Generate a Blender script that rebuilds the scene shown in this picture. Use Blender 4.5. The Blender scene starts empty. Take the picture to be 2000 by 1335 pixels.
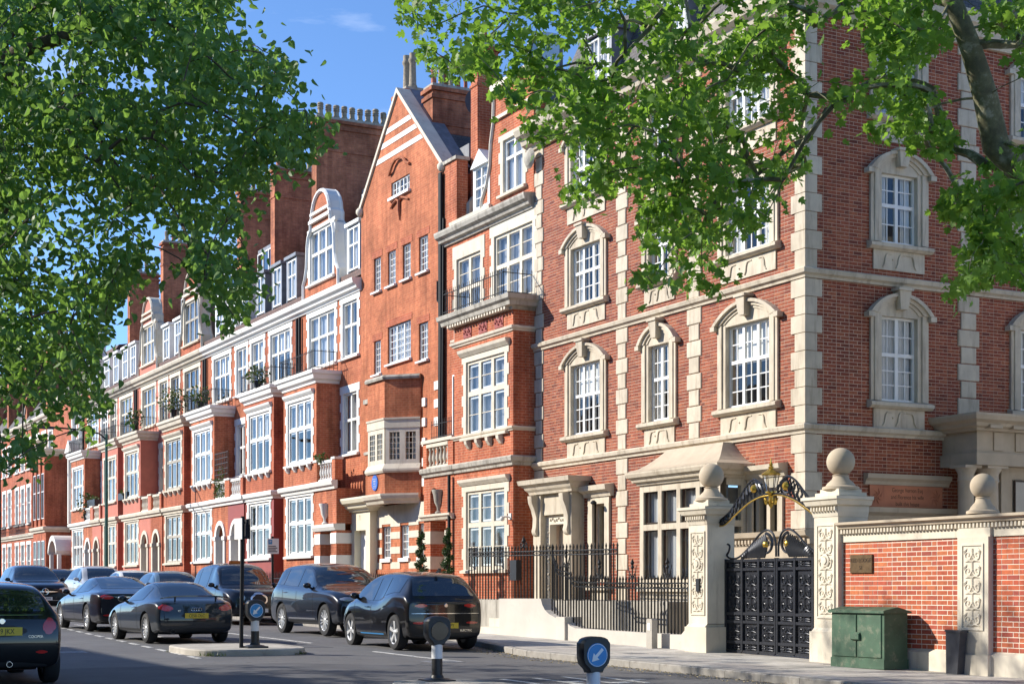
import bpy, bmesh, math, random
from mathutils import Vector, Matrix
from mathutils.bvhtree import BVHTree
R = random.Random(11)
PI = math.pi
# ---------------------------------------------------------------- camera, sky, sun
F, TH, HZ, ZC = 3100.0, math.atan(1620/3100.0), 1150.0, 1.4     # photo 2000 px wide
SN, CS = math.sin(TH), math.cos(TH)
scene = bpy.context.scene
COL = scene.collection
cam = bpy.data.cameras.new('camera'); camo = bpy.data.objects.new('camera', cam); COL.objects.link(camo)
cam.sensor_width = 36; cam.lens = F/2000*36; cam.shift_y = (HZ-667.5)/2000
cam.clip_start = .1; cam.clip_end = 3000
camo.location = (0, 0, ZC); camo.rotation_euler = (PI/2, 0, -TH)
scene.camera = camo
SUN = Vector((-.70, .525, .50)).normalized()                     # towards the sun
w = bpy.data.worlds.new('World'); scene.world = w; w.use_nodes = True
nt = w.node_tree; nt.nodes.clear()
sky = nt.nodes.new('ShaderNodeTexSky'); sky.sky_type = 'NISHITA'; sky.sun_disc = False
sky.sun_elevation = math.asin(SUN.z); sky.sun_rotation = math.atan2(SUN.x, SUN.y)
sky.air_density = 0.75; sky.dust_density = 0.0; sky.ozone_density = 6.5
bg = nt.nodes.new('ShaderNodeBackground'); bg.inputs[1].default_value = .13
wo = nt.nodes.new('ShaderNodeOutputWorld')
tcw = nt.nodes.new('ShaderNodeTexCoord'); mpw = nt.nodes.new('ShaderNodeMapping'); mpw.inputs['Scale'].default_value = (2.2, 2.2, 9.0); mpw.inputs['Rotation'].default_value = (.12, .2, .4)
nzw = nt.nodes.new('ShaderNodeTexNoise'); nzw.inputs['Scale'].default_value = 2.4; nzw.inputs['Detail'].default_value = 7; nzw.inputs['Roughness'].default_value = .6
crw = nt.nodes.new('ShaderNodeValToRGB'); crw.color_ramp.elements[0].position = .56; crw.color_ramp.elements[1].position = .86; crw.color_ramp.elements[1].color = (.42,.42,.42,1)
mxw = nt.nodes.new('ShaderNodeMix'); mxw.data_type = 'RGBA'; mxw.inputs[7].default_value = (7.0, 7.4, 7.8, 1)          # thin high cloud over the whole dome
nt.links.new(tcw.outputs['Generated'], mpw.inputs[0]); nt.links.new(mpw.outputs[0], nzw.inputs['Vector']); nt.links.new(nzw.outputs['Fac'], crw.inputs[0]); nt.links.new(crw.outputs[0], mxw.inputs[0]); nt.links.new(sky.outputs[0], mxw.inputs[6])
nt.links.new(mxw.outputs[2], bg.inputs[0]); nt.links.new(bg.outputs[0], wo.inputs[0])
sl = bpy.data.lights.new('sun', 'SUN'); sl.energy = 3.95; sl.angle = math.radians(.5); sl.color = (1, .93, .82)
so = bpy.data.objects.new('sun', sl); COL.objects.link(so); so.location = (-20, 20, 40)
so.rotation_euler = SUN.to_track_quat('Z', 'Y').to_euler()
vs = scene.view_settings; vs.view_transform = 'Standard'; vs.look = 'None'; vs.gamma = 1; vs.exposure = 0.9
vs.use_curve_mapping = False
scene.render.engine = 'CYCLES'
scene.cycles.max_bounces = 8; scene.cycles.transparent_max_bounces = 10; scene.cycles.caustics_reflective = False

def onX(D, px, py):                 # photo pixel -> point on the plane x = D
    p = (px-1000)/F; Y = D*(CS-p*SN)/(SN+p*CS); z = D*SN+Y*CS
    return Vector((D, Y, ZC+(HZ-py)*z/F))
def atdepth(px, py, z):             # photo pixel at a depth along the view axis
    x = (px-1000)/F*z
    return Vector((x*CS+z*SN, -x*SN+z*CS, ZC+(HZ-py)*z/F))
def gz(Y): return .012*(Y-15)       # the street rises gently away from the camera

# ---------------------------------------------------------------- mesh helpers
class MB:
    def __init__(s): s.v = []; s.f = []
    def add(s, vs, fs):
        o = len(s.v); s.v += [tuple(v) for v in vs]; s.f += [tuple(i+o for i in f) for f in fs]; return s
    def box(s, x0, x1, y0, y1, z0, z1):
        return s.add([(x0,y0,z0),(x1,y0,z0),(x1,y1,z0),(x0,y1,z0),(x0,y0,z1),(x1,y0,z1),(x1,y1,z1),(x0,y1,z1)],
              [(0,3,2,1),(4,5,6,7),(0,1,5,4),(1,2,6,5),(2,3,7,6),(3,0,4,7)])
    def cbox(s, x0, x1, y0, y1, z0, z1, c=.012):      # box whose front (-y) face is chamfered
        return s.add([(x0,y1,z0),(x1,y1,z0),(x1,y1,z1),(x0,y1,z1),(x0,y0+c,z0),(x1,y0+c,z0),(x1,y0+c,z1),(x0,y0+c,z1),
               (x0+c,y0,z0+c),(x1-c,y0,z0+c),(x1-c,y0,z1-c),(x0+c,y0,z1-c)],
              [(0,1,2,3)[::-1],(0,1,5,4),(1,2,6,5),(2,3,7,6),(3,0,4,7),(4,5,9,8),(5,6,10,9),(6,7,11,10),(7,4,8,11),(8,9,10,11)])
    def quad(s, a, b, c, d): return s.add([a,b,c,d],[(0,1,2,3)])
    def prism(s, poly, axis, a, b):
        n = len(poly)
        def P(u, v, t): return {'x':(t,u,v),'y':(u,t,v),'z':(u,v,t)}[axis]
        return s.add([P(u,v,a) for u,v in poly]+[P(u,v,b) for u,v in poly],
              [tuple(range(n)), tuple(range(2*n-1, n-1, -1))]+[(i,(i+1)%n,n+(i+1)%n,n+i) for i in range(n)])
    def strip(s, A, B, axis, a, b):                   # solid between two 2D curves A and B
        for i in range(len(A)-1): s.prism([A[i],A[i+1],B[i+1],B[i]], axis, a, b)
        return s
    def moulding(s, prof, x0, x1, m0=0, m1=0):        # profile (y,z) along x, mitred ends (m = +-1 follows -y)
        n = len(prof)
        return s.add([(x0+m0*y,y,z) for y,z in prof]+[(x1+m1*y,y,z) for y,z in prof],
              [tuple(range(n)), tuple(range(2*n-1,n-1,-1))]+[(i,(i+1)%n,n+(i+1)%n,n+i) for i in range(n)])
    def tube(s, pts, r, n=6):
        pts = [Vector(p) for p in pts]; m = len(pts); o = len(s.v)
        if not isinstance(r, (list, tuple)): r = [r]*m
        pn = None
        for i, p in enumerate(pts):
            d = (pts[min(i+1,m-1)]-pts[max(i-1,0)])
            d = d.normalized() if d.length > 1e-9 else Vector((0,0,1))
            if pn is None: a = d.orthogonal().normalized()
            else: a = (pn-d*pn.dot(d)); a = a.normalized() if a.length > 1e-6 else d.orthogonal().normalized()
            pn = a; b = d.cross(a)
            for k in range(n):
                t = 2*PI*k/n; s.v.append(tuple(p+(a*math.cos(t)+b*math.sin(t))*r[i]))
        for i in range(m-1):
            for k in range(n):
                s.f.append((o+i*n+k, o+i*n+(k+1)%n, o+(i+1)*n+(k+1)%n, o+(i+1)*n+k))
        s.f.append(tuple(o+k for k in range(n))[::-1]); s.f.append(tuple(o+(m-1)*n+k for k in range(n)))
        return s
    def lathe(s, prof, c=(0,0,0), n=16, axis='z', cap=True):    # prof: (radius, height)
        o = len(s.v); m = len(prof)
        for r, h in prof:
            for k in range(n):
                t = 2*PI*k/n; x, y = r*math.cos(t), r*math.sin(t)
                p = {'z':(x,y,h),'y':(x,h,y),'x':(h,x,y)}[axis]
                s.v.append((p[0]+c[0],p[1]+c[1],p[2]+c[2]))
        for i in range(m-1):
            for k in range(n): s.f.append((o+i*n+k,o+i*n+(k+1)%n,o+(i+1)*n+(k+1)%n,o+(i+1)*n+k))
        if cap: s.f.append(tuple(o+k for k in range(n))[::-1]); s.f.append(tuple(o+(m-1)*n+k for k in range(n)))
        return s
    def ball(s, c, r, n=20, sz=1.0):
        m = n//2
        return s.lathe([(max(r*math.sin(PI*i/m),.001), -r*sz*math.cos(PI*i/m)) for i in range(m+1)], c, n)
    def mesh(s, name, mat=None, smooth=False, fix=True, weld=False):
        me = bpy.data.meshes.new(name); me.from_pydata(s.v, [], s.f)
        if fix or weld:
            bm = bmesh.new(); bm.from_mesh(me)
            if weld: bmesh.ops.remove_doubles(bm, verts=bm.verts, dist=.0004)
            bmesh.ops.recalc_face_normals(bm, faces=bm.faces); bm.to_mesh(me); bm.free()
        if mat: me.materials.append(M[mat] if isinstance(mat, str) else mat)
        if smooth:
            me.shade_smooth(); me.set_sharp_from_angle(angle=math.radians(smooth if smooth > 1 else 42))
        me.update(); return me
    def pieces(s):                                   # loose pieces as separate builders
        par = list(range(len(s.v)))
        def fd(i):
            while par[i] != i: par[i] = par[par[i]]; i = par[i]
            return i
        for f in s.f:
            for j in f[1:]: par[fd(j)] = fd(f[0])
        out = {}
        for f in s.f: out.setdefault(fd(f[0]), []).append(f)
        for fs in out.values():
            ids = sorted({i for f in fs for i in f}); mp = {j: k for k, j in enumerate(ids)}; m = MB()
            m.v = [s.v[i] for i in ids]; m.f = [tuple(mp[i] for i in f) for f in fs]; yield m
    def build(s, name, mat, parent=None, loc=(0,0,0), rz=0, smooth=False, fix=True, weld=False, split=False, **kw):
        if split:
            for p in s.pieces(): o = p.build(name, mat, parent, loc, rz, smooth, fix, weld, **kw)
            return o
        return obj(name, s.mesh(name, mat, smooth, fix, weld), parent, loc, rz, **kw)
def obj(name, me, parent=None, loc=(0,0,0), rz=0, label=None, cat=None, group=None, kind=None):
    o = bpy.data.objects.new(name, me); COL.objects.link(o); o.location = loc; o.rotation_euler = (0,0,rz)
    if parent: o.parent = parent
    return tag(o, label, cat, group, kind)
def tag(o, label=None, cat=None, group=None, kind=None):
    if label: o['label'] = label
    if cat: o['category'] = cat
    if group: o['group'] = group
    if kind: o['kind'] = kind
    return o
def thing(name, label, cat, loc=(0,0,0), rz=0, group=None):
    return obj(name, None, None, loc, rz, label, cat, group)
def text(parent, body, size, mat, loc, rot, ext=.003, name='lettering', align='CENTER', sx=1.0):
    c = bpy.data.curves.new(name, 'FONT'); c.body = body; c.size = size; c.extrude = ext; c.align_x = align; c.align_y = 'CENTER'
    t = bpy.data.objects.new('tmp_text', c); COL.objects.link(t)
    bpy.context.view_layer.update()
    me = bpy.data.meshes.new_from_object(t.evaluated_get(bpy.context.evaluated_depsgraph_get()))
    bpy.data.objects.remove(t); me.name = name; me.materials.clear(); me.materials.append(M[mat])
    o = obj(name, me, parent, loc); o.rotation_euler = rot; o.scale = (sx, 1, 1); return o
def pchip(pts):
    xs = [p[0] for p in pts]; ys = [p[1] for p in pts]; n = len(xs)
    h = [xs[i+1]-xs[i] for i in range(n-1)]; d = [(ys[i+1]-ys[i])/h[i] for i in range(n-1)]
    m = [0.0]*n; m[0] = d[0]; m[-1] = d[-1]
    for i in range(1, n-1):
        if d[i-1]*d[i] > 0:
            w1 = 2*h[i]+h[i-1]; w2 = h[i]+2*h[i-1]; m[i] = (w1+w2)/(w1/d[i-1]+w2/d[i])
    def f(x):
        if x <= xs[0]: return ys[0]
        if x >= xs[-1]: return ys[-1]
        i = 0
        while x > xs[i+1]: i += 1
        t = (x-xs[i])/h[i]; t2 = t*t; t3 = t2*t
        return (2*t3-3*t2+1)*ys[i]+(t3-2*t2+t)*h[i]*m[i]+(-2*t3+3*t2)*ys[i+1]+(t3-t2)*h[i]*m[i+1]
    return f

def sm(pts, k=4):                                      # Catmull-Rom through the points
    P = [Vector(p) for p in pts]; out = []
    for i in range(len(P)-1):
        p0, p1, p2, p3 = P[max(i-1,0)], P[i], P[i+1], P[min(i+2,len(P)-1)]
        for j in range(k):
            t = j/k; out.append(tuple(.5*((2*p1)+(p2-p0)*t+(2*p0-5*p1+4*p2-p3)*t*t+(3*p1-p0-3*p2+p3)*t*t*t)))
    return out+[tuple(P[-1])]
# ---------------------------------------------------------------- materials
M = {}
class NT:
    def __init__(s, name):
        s.m = bpy.data.materials.new(name); s.m.use_nodes = True; s.t = s.m.node_tree
        s.p = s.t.nodes['Principled BSDF']; s.out = s.t.nodes['Material Output']; M[name] = s.m
        s.tc = None
    def n(s, kind, **kw):
        nd = s.t.nodes.new('ShaderNode'+kind)
        for k, v in kw.items():
            if k.startswith('i_'):
                key = k[2:]; key = int(key) if key.isdigit() else key.replace('_', ' ')
                nd.inputs[key].default_value = v
            else: setattr(nd, k, v)
        return nd
    def l(s, a, b): s.t.links.new(a, b)
    def co(s):
        if not s.tc: s.tc = s.n('TexCoord')
        return s.tc.outputs['Object']
    def noise(s, scale, detail=4, rough=.6, co=None):
        nd = s.n('TexNoise', i_Scale=scale, i_Detail=detail, i_Roughness=rough); s.l(co or s.co(), nd.inputs['Vector']); return nd.outputs['Fac']
    def ramp(s, fac, stops):
        nd = s.n('ValToRGB'); e = nd.color_ramp.elements
        while len(e) < len(stops): e.new(.5)
        for i, (p, c) in enumerate(stops):
            e[i].position = p; e[i].color = (*c, 1) if len(c) == 3 else c
        s.l(fac, nd.inputs[0]); return nd.outputs[0]
    def mix(s, fac, a, b, mode='MIX'):
        nd = s.n('Mix', data_type='RGBA', blend_type=mode)
        for inp, v in ((nd.inputs[0], fac), (nd.inputs[6], a), (nd.inputs[7], b)):
            if hasattr(v, 'is_linked') or hasattr(v, 'links'): s.l(v, inp)
            else: inp.default_value = (*v, 1) if isinstance(v, tuple) and len(v) == 3 else v
        return nd.outputs[2]
    def math(s, op, a, b=0.0):
        nd = s.n('Math', operation=op)
        for i, v in enumerate((a, b)):
            if hasattr(v, 'links'): s.l(v, nd.inputs[i])
            else: nd.inputs[i].default_value = v
        return nd.outputs[0]
    def bump(s, h, strength=.3, dist=.01):
        nd = s.n('Bump', i_Strength=strength, i_Distance=dist); s.l(h, nd.inputs['Height']); s.l(nd.outputs[0], s.p.inputs['Normal'])
def simple(name, c, rough=.6, metal=0, var=.12, vs=3.0, bump=0, bs=60, coat=0, spec=.5, dirt=None):
    t = NT(name); t.p.inputs['Roughness'].default_value = rough; t.p.inputs['Metallic'].default_value = metal
    t.p.inputs['Coat Weight'].default_value = coat; t.p.inputs['Coat Roughness'].default_value = .03
    t.p.inputs['Specular IOR Level'].default_value = spec
    lo = tuple(x*(1-var) for x in c); hi = tuple(min(x*(1+var), 1) for x in c)
    if var > 0:
        col = t.ramp(t.noise(vs, 5), [(.3, lo), (.7, hi)])
        if dirt: col = t.mix(t.ramp(t.noise(dirt[1], 6, .7), [(dirt[2], (0,0,0)), (dirt[2]+.18, (1,1,1))]), col, dirt[0])
        t.l(col, t.p.inputs['Base Color'])
    else: t.p.inputs['Base Color'].default_value = (*c, 1)
    if bump: t.bump(t.noise(bs, 3), bump, .01)
    return t
def brickmat(name, c1, c2, mortar, dark=.75, bw=.225, bh=.075):
    t = NT(name); sep = t.n('SeparateXYZ'); t.l(t.co(), sep.inputs[0])
    u = t.math('ADD', sep.outputs[0], sep.outputs[1]); cm = t.n('CombineXYZ'); t.l(u, cm.inputs[0]); t.l(sep.outputs[2], cm.inputs[1])
    b = t.n('TexBrick', offset=.5, i_Scale=1.0, i_Mortar_Size=.0055, i_Mortar_Smooth=.15, i_Bias=-.1, i_Brick_Width=bw, i_Row_Height=bh)
    b.inputs['Color1'].default_value = (*c1, 1); b.inputs['Color2'].default_value = (*c2, 1); b.inputs['Mortar'].default_value = (*mortar, 1)
    t.l(cm.outputs[0], b.inputs['Vector'])
    n1 = t.ramp(t.noise(.9, 6, .65), [(.35, (dark,)*3), (.62, (1.12,)*3)])
    n2 = t.ramp(t.noise(9, 4), [(.3, (.82,)*3), (.7, (1.1,)*3)])
    # soot streaks running down from ledges: noise stretched vertically
    mp = t.n('Mapping'); mp.inputs['Scale'].default_value = (2.2, 2.2, .22); t.l(t.co(), mp.inputs[0])
    n3 = t.ramp(t.noise(1.6, 5, .6, mp.outputs[0]), [(.36, (.62,.60,.60)), (.55, (1,1,1))])
    c = t.mix(1.0, b.outputs[0], n1, 'MULTIPLY'); c = t.mix(1.0, c, n2, 'MULTIPLY'); c = t.mix(.8, c, n3, 'MULTIPLY')
    t.l(c, t.p.inputs['Base Color']); t.p.inputs['Roughness'].default_value = .85; t.p.inputs['Specular IOR Level'].default_value = .2
    t.bump(t.math('SUBTRACT', 1.0, b.outputs[1]), .5, .008)
def brickgeo(name, cols):                              # for bricks that are real pieces: colour per brick
    t = NT(name); oi = t.n('ObjectInfo'); ge = t.n('NewGeometry')
    r = t.math('FRACT', t.math('ADD', oi.outputs['Random'], ge.outputs['Random Per Island']))
    k = len(cols)-1
    c = t.ramp(r, [(i/k, col) for i, col in enumerate(cols)])
    pos = ge.outputs['Position']
    n2 = t.ramp(t.noise(14, 4, .6, pos), [(.3, (.78,)*3), (.7, (1.12,)*3)]); c = t.mix(1.0, c, n2, 'MULTIPLY')
    n1 = t.ramp(t.noise(.8, 5, .6, pos), [(.32, (.82,)*3), (.62, (1.1,)*3)]); c = t.mix(1.0, c, n1, 'MULTIPLY')
    t.l(c, t.p.inputs['Base Color']); t.p.inputs['Roughness'].default_value = .8; t.p.inputs['Specular IOR Level'].default_value = .25
    t.bump(t.noise(90, 3, .6, pos), .25, .004)
def stonemat(name, c, var=.10, stain=(.34,.28,.21), amount=.62):
    t = NT(name); ge = t.n('NewGeometry'); oi = t.n('ObjectInfo'); pos = ge.outputs['Position']
    col = t.ramp(t.noise(2.2, 6, .6, pos), [(.3, tuple(x*(1-var) for x in c)), (.7, tuple(min(1,x*(1+var*.6)) for x in c))])
    mp = t.n('Mapping'); mp.inputs['Scale'].default_value = (3, 3, .5); t.l(pos, mp.inputs[0])
    st = t.ramp(t.noise(1.7, 6, .65, mp.outputs[0]), [(amount-.04, (0,0,0)), (amount+.16, (.75,.75,.75))])
    col = t.mix(st, col, stain)
    rv = t.ramp(oi.outputs['Random'], [(0, (.93,.92,.90)), (1, (1.03,1.03,1.03))]); col = t.mix(1.0, col, rv, 'MULTIPLY')
    t.l(col, t.p.inputs['Base Color']); t.p.inputs['Roughness'].default_value = .78; t.p.inputs['Specular IOR Level'].default_value = .25
    t.bump(t.noise(55, 4, .6, pos), .18, .006)

simple('mortar', (.60,.45,.34), .9, var=.15, vs=6)
simple('mortar_pale', (.78,.70,.58), .9, var=.12, vs=6)
brickgeo('brick_red', [(.20,.052,.033),(.28,.075,.042),(.34,.10,.052),(.25,.064,.038),(.38,.125,.064),(.16,.044,.031)])
brickgeo('brick_orange', [(.46,.115,.055),(.38,.085,.055),(.54,.17,.07),(.32,.075,.055),(.48,.13,.058),(.42,.088,.052)])
brickmat('bk_n1', (.54,.155,.072), (.43,.105,.052), (.62,.38,.25))
brickmat('bk_n2', (.56,.185,.085), (.47,.140,.065), (.54,.27,.16), .70)
brickmat('bk_a', (.54,.170,.080), (.45,.125,.062), (.56,.31,.20), .70)
brickmat('bk_b', (.50,.142,.070), (.41,.105,.056), (.50,.26,.17), .72)
brickmat('bk_c', (.51,.155,.082), (.43,.12,.068), (.52,.27,.18), .74)
brickmat('bk_dark', (.56,.205,.105), (.42,.140,.078), (.44,.23,.15), .55)
simple('paint_red', (.29,.055,.042), .6, var=.1, vs=2)
simple('paint_pink', (.50,.155,.098), .7, var=.12, vs=2)
stonemat('stone', (.60,.53,.42), .16, (.33,.27,.20), .54)
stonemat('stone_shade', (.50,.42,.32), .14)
stonemat('stone_pale', (.68,.62,.51), .13, (.38,.32,.25), .60)
stonemat('stone_white', (.78,.77,.73), .06, (.45,.40,.34), .70)
stonemat('stone_grey', (.46,.43,.37), .18, (.19,.17,.14), .50)
stonemat('terracotta', (.50,.20,.115), .16, (.30,.11,.07), .6)
simple('white', (.80,.80,.78), .45, var=.04, vs=5)
simple('cream', (.72,.66,.50), .5, var=.05)
simple('white_render', (.55,.51,.45), .8, var=.1, vs=1.2, dirt=((.42,.37,.30), 2.5, .60))
simple('interior', (.16,.145,.13), .9, var=0)
simple('curtain', (.78,.77,.74), .9, var=.06)
simple('net', (.62,.63,.65), .9, var=.1, vs=1.5)
simple('iron', (.012,.013,.015), .6, spec=.3, var=.2, vs=20, bump=.08, bs=90)
simple('gate_iron', (.030,.033,.042), .33, metal=.3, var=.2, vs=20, bump=.1, bs=80)
simple('gilt', (.62,.40,.07), .32, metal=.85, var=.25, vs=30)
simple('bronze', (.16,.105,.055), .42, metal=.7, var=.25, vs=15)
simple('bronze_dark', (.05,.032,.02), .5, metal=.5, var=.2)
simple('lead', (.20,.21,.23), .5, metal=.3, var=.25, vs=4)
simple('zinc', (.42,.46,.50), .45, metal=.5, var=.15, vs=3)
simple('green_trim', (.05,.14,.10), .5, var=.2)
simple('pot_clay', (.36,.11,.06), .8, var=.25, vs=9)
simple('pot_buff', (.30,.25,.18), .85, var=.35, vs=9)
simple('green_box', (.045,.100,.058), .6, var=.22, vs=4, bump=.1, bs=30, dirt=((.17,.19,.13), 6, .52))
simple('black_plastic', (.018,.019,.021), .45, var=.2, vs=12)
simple('grey_plastic', (.045,.048,.058), .5, var=.2, vs=8)
simple('sign_white', (.82,.82,.80), .35, var=.04)
simple('courtyard_paving', (.52,.46,.38), .9, var=.15, vs=1.5)
simple('debris', (.42,.33,.17), .9, var=.4, vs=9)
simple('sign_blue', (.015,.24,.56), .35, var=.05)
simple('plaque_blue', (.03,.12,.50), .35, var=.06)
simple('reflective', (.70,.72,.74), .3, var=.05)
simple('bark', (.11,.085,.06), .9, var=.4, vs=8, bump=.6, bs=18)
t = NT('bark_plane'); c = t.ramp(t.noise(2.6, 5, .7), [(.40, (.10,.095,.055)), (.52, (.16,.155,.085)), (.60, (.33,.32,.24))])
t.l(c, t.p.inputs['Base Color']); t.p.inputs['Roughness'].default_value = .85; t.bump(t.noise(14, 5), .4, .02)
def tilemat(name, a, b, row=.11):
    t = NT(name); sep = t.n('SeparateXYZ'); t.l(t.co(), sep.inputs[0]); u = t.math('ADD', sep.outputs[0], sep.outputs[1])
    cm = t.n('CombineXYZ'); t.l(u, cm.inputs[0]); t.l(sep.outputs[2], cm.inputs[1])
    br = t.n('TexBrick', offset=.5, i_Scale=1, i_Mortar_Size=.006, i_Brick_Width=.2, i_Row_Height=row)
    br.inputs['Color1'].default_value = (*a,1); br.inputs['Color2'].default_value = (*b,1); br.inputs['Mortar'].default_value = (*(x*.35 for x in a),1)
    t.l(cm.outputs[0], br.inputs['Vector'])
    c = t.mix(1.0, br.outputs[0], t.ramp(t.noise(1.5, 5), [(.3,(.7,)*3),(.7,(1.15,)*3)]), 'MULTIPLY')
    t.l(c, t.p.inputs['Base Color']); t.p.inputs['Roughness'].default_value = .7; t.bump(t.math('SUBTRACT',1.0,br.outputs[1]), .6, .02)
tilemat('slate', (.075,.070,.075), (.105,.095,.09)); tilemat('tile', (.15,.075,.055), (.11,.06,.045))
# window glass: mostly clear, mirror at a glance
t = NT('glass'); tr = t.n('BsdfTransparent'); tr.inputs[0].default_value = (.90,.92,.92,1); gl = t.n('BsdfGlossy'); gl.inputs['Roughness'].default_value = .015
gl.inputs[0].default_value = (.95,.97,1,1)
ge = t.n('NewGeometry'); dt = t.n('VectorMath', operation='DOT_PRODUCT'); t.l(ge.outputs['Normal'], dt.inputs[0]); t.l(ge.outputs['Incoming'], dt.inputs[1])
fr = t.math('ADD', .06, t.math('MULTIPLY', .94, t.math('POWER', t.math('SUBTRACT', 1.0, t.math('ABSOLUTE', dt.outputs['Value'])), 5.0)))   # same reflectance from both sides of the pane
mx = t.n('MixShader'); t.l(fr, mx.inputs[0]); t.l(tr.outputs[0], mx.inputs[1]); t.l(gl.outputs[0], mx.inputs[2])
nb = t.n('Bump', i_Strength=.05, i_Distance=.02); t.l(t.noise(2.0, 2), nb.inputs['Height']); t.l(nb.outputs[0], gl.inputs['Normal'])
t.l(mx.outputs[0], t.out.inputs[0])
# asphalt
t = NT('asphalt'); n1 = t.noise(.35, 6, .6); n2 = t.noise(60, 3, .7); n3 = t.noise(2.2, 6, .7)
c = t.ramp(n1, [(.3, (.098,.097,.100)), (.7, (.140,.137,.135))]); c = t.mix(1.0, c, t.ramp(n2, [(.25,(.65,)*3),(.75,(1.35,)*3)]), 'MULTIPLY')
c = t.mix(1.0, c, t.ramp(n3, [(.3,(.86,)*3),(.7,(1.12,)*3)]), 'MULTIPLY')
vo = t.n('TexVoronoi', feature='DISTANCE_TO_EDGE', i_Scale=.33); mpv = t.n('Vector Math'.replace(' ','') , operation='ADD')
nv = t.n('TexNoise', i_Scale=1.2, i_Detail=5.0); t.l(t.co(), nv.inputs['Vector']); t.l(t.co(), mpv.inputs[0]); t.l(nv.outputs['Color'], mpv.inputs[1]); t.l(mpv.outputs[0], vo.inputs['Vector'])
c = t.mix(t.ramp(vo.outputs[0], [(.0,(.5,)*3),(.006,(0,0,0))]), c, (.02,.02,.02))
t.l(c, t.p.inputs['Base Color']); t.p.inputs['Roughness'].default_value = .78; t.bump(n2, .5, .008)
simple('darker_tarmac', (.082,.082,.088), .85, var=.25, vs=1.2, bump=.4, bs=70, dirt=((.12,.12,.12), 40, .58))
# paving flags
t = NT('paving'); oi = t.n('ObjectInfo'); ge = t.n('NewGeometry'); pos = ge.outputs['Position']
r = t.math('FRACT', t.math('ADD', oi.outputs['Random'], ge.outputs['Random Per Island']))
c = t.ramp(r, [(0,(.40,.37,.33)),(.4,(.48,.45,.40)),(.7,(.44,.40,.36)),(1,(.54,.51,.46))])
c = t.mix(1.0, c, t.ramp(t.noise(3, 6, .65, pos), [(.3,(.72,)*3),(.65,(1.08,)*3)]), 'MULTIPLY')
c = t.mix(1.0, c, t.ramp(t.noise(40, 3, .65, pos), [(.3,(.85,)*3),(.65,(1.08,)*3)]), 'MULTIPLY')
t.l(c, t.p.inputs['Base Color']); t.p.inputs['Roughness'].default_value = .85; t.bump(t.noise(50,4,.6,pos), .2, .006)
simple('joint', (.12,.105,.085), .95, var=.2)
simple('kerb', (.30,.28,.25), .8, var=.2, vs=5, bump=.2, bs=50, dirt=((.14,.12,.10), 3, .55))
simple('concrete', (.42,.39,.34), .85, var=.18, vs=2, bump=.2, bs=50, dirt=((.22,.19,.15), 3, .56))
t = simple('road_paint', (.55,.55,.53), .7, var=.1, dirt=((.11,.11,.11), 9, .47))
simple('moss', (.10,.14,.03), .95, var=.4, vs=20)
simple('ground_earth', (.13,.12,.10), .95, var=.2)
# leaves
def leafmat(name, cols, trans, tw=.35):
    t = NT(name); ge = t.n('NewGeometry'); c = t.ramp(ge.outputs['Random Per Island'], [(i/(len(cols)-1), k) for i, k in enumerate(cols)])
    t.l(c, t.p.inputs['Base Color']); t.p.inputs['Roughness'].default_value = .5; t.p.inputs['Specular IOR Level'].default_value = .35
    tl = t.n('BsdfTranslucent'); tl.inputs[0].default_value = (*trans, 1); mx = t.n('MixShader', i_0=tw)
    t.l(t.p.outputs[0], mx.inputs[1]); t.l(tl.outputs[0], mx.inputs[2]); t.l(mx.outputs[0], t.out.inputs[0])
leafmat('leaf_lime', [(.060,.125,.030),(.095,.20,.05),(.13,.26,.075),(.075,.155,.038),(.18,.31,.12)], (.30,.52,.08), .38)
leafmat('leaf_plane', [(.075,.160,.022),(.105,.215,.032),(.14,.26,.040),(.06,.13,.02),(.17,.28,.05)], (.32,.56,.06), .42)
leafmat('leaf_box', [(.020,.050,.014),(.035,.080,.02),(.05,.10,.025)], (.05,.10,.02), .2)
leafmat('leaf_pot', [(.035,.070,.018),(.06,.11,.03),(.09,.12,.04),(.14,.12,.05)], (.10,.15,.03), .25)
# car paints
def paint(name, c, metal=0.0, rough=.28):
    t = NT(name); t.p.inputs['Base Color'].default_value = (*c,1); t.p.inputs['Metallic'].default_value = metal
    t.p.inputs['Roughness'].default_value = rough; t.p.inputs['Coat Weight'].default_value = 1; t.p.inputs['Coat Roughness'].default_value = .0
    t.p.inputs['Coat IOR'].default_value = 1.5; t.p.inputs['Specular IOR Level'].default_value = .15
for nm, c in dict(p_black=(.006,.006,.007), p_slate=(.020,.026,.033), p_night=(.008,.009,.014), p_plum=(.010,.008,.012),
                  p_navy=(.010,.013,.022), p_silver=(.42,.45,.48), p_white=(.70,.70,.68), p_blue=(.10,.16,.22), p_taxi=(.010,.012,.018)).items(): paint(nm, c)
t = NT('car_glass'); t.p.inputs['Base Color'].default_value = (.012,.016,.018,1); t.p.inputs['Roughness'].default_value = .02
t.p.inputs['IOR'].default_value = 2.1; t.p.inputs['Specular IOR Level'].default_value = .6
simple('tyre', (.014,.014,.015), .8, var=.2, vs=20)
simple('alloy', (.62,.63,.64), .35, metal=.35, var=.08)
simple('alloy_dark', (.03,.03,.033), .35, metal=.5, var=.1)
simple('chrome', (.75,.76,.78), .12, metal=1, var=0)
simple('black_gloss', (.006,.006,.007), .12, var=0, coat=.5)
simple('trim_black', (.012,.012,.013), .5, var=0)
simple('arch_black', (.004,.004,.004), .9, var=0)
simple('lamp_red', (.62,.022,.016), .12, var=0, coat=1)
simple('lamp_clear', (.45,.47,.50), .08, metal=.6, var=0, coat=1)
simple('lamp_orange', (.55,.16,.02), .2, var=0)
simple('plate_yellow', (.80,.56,.03), .4, var=0)
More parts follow.
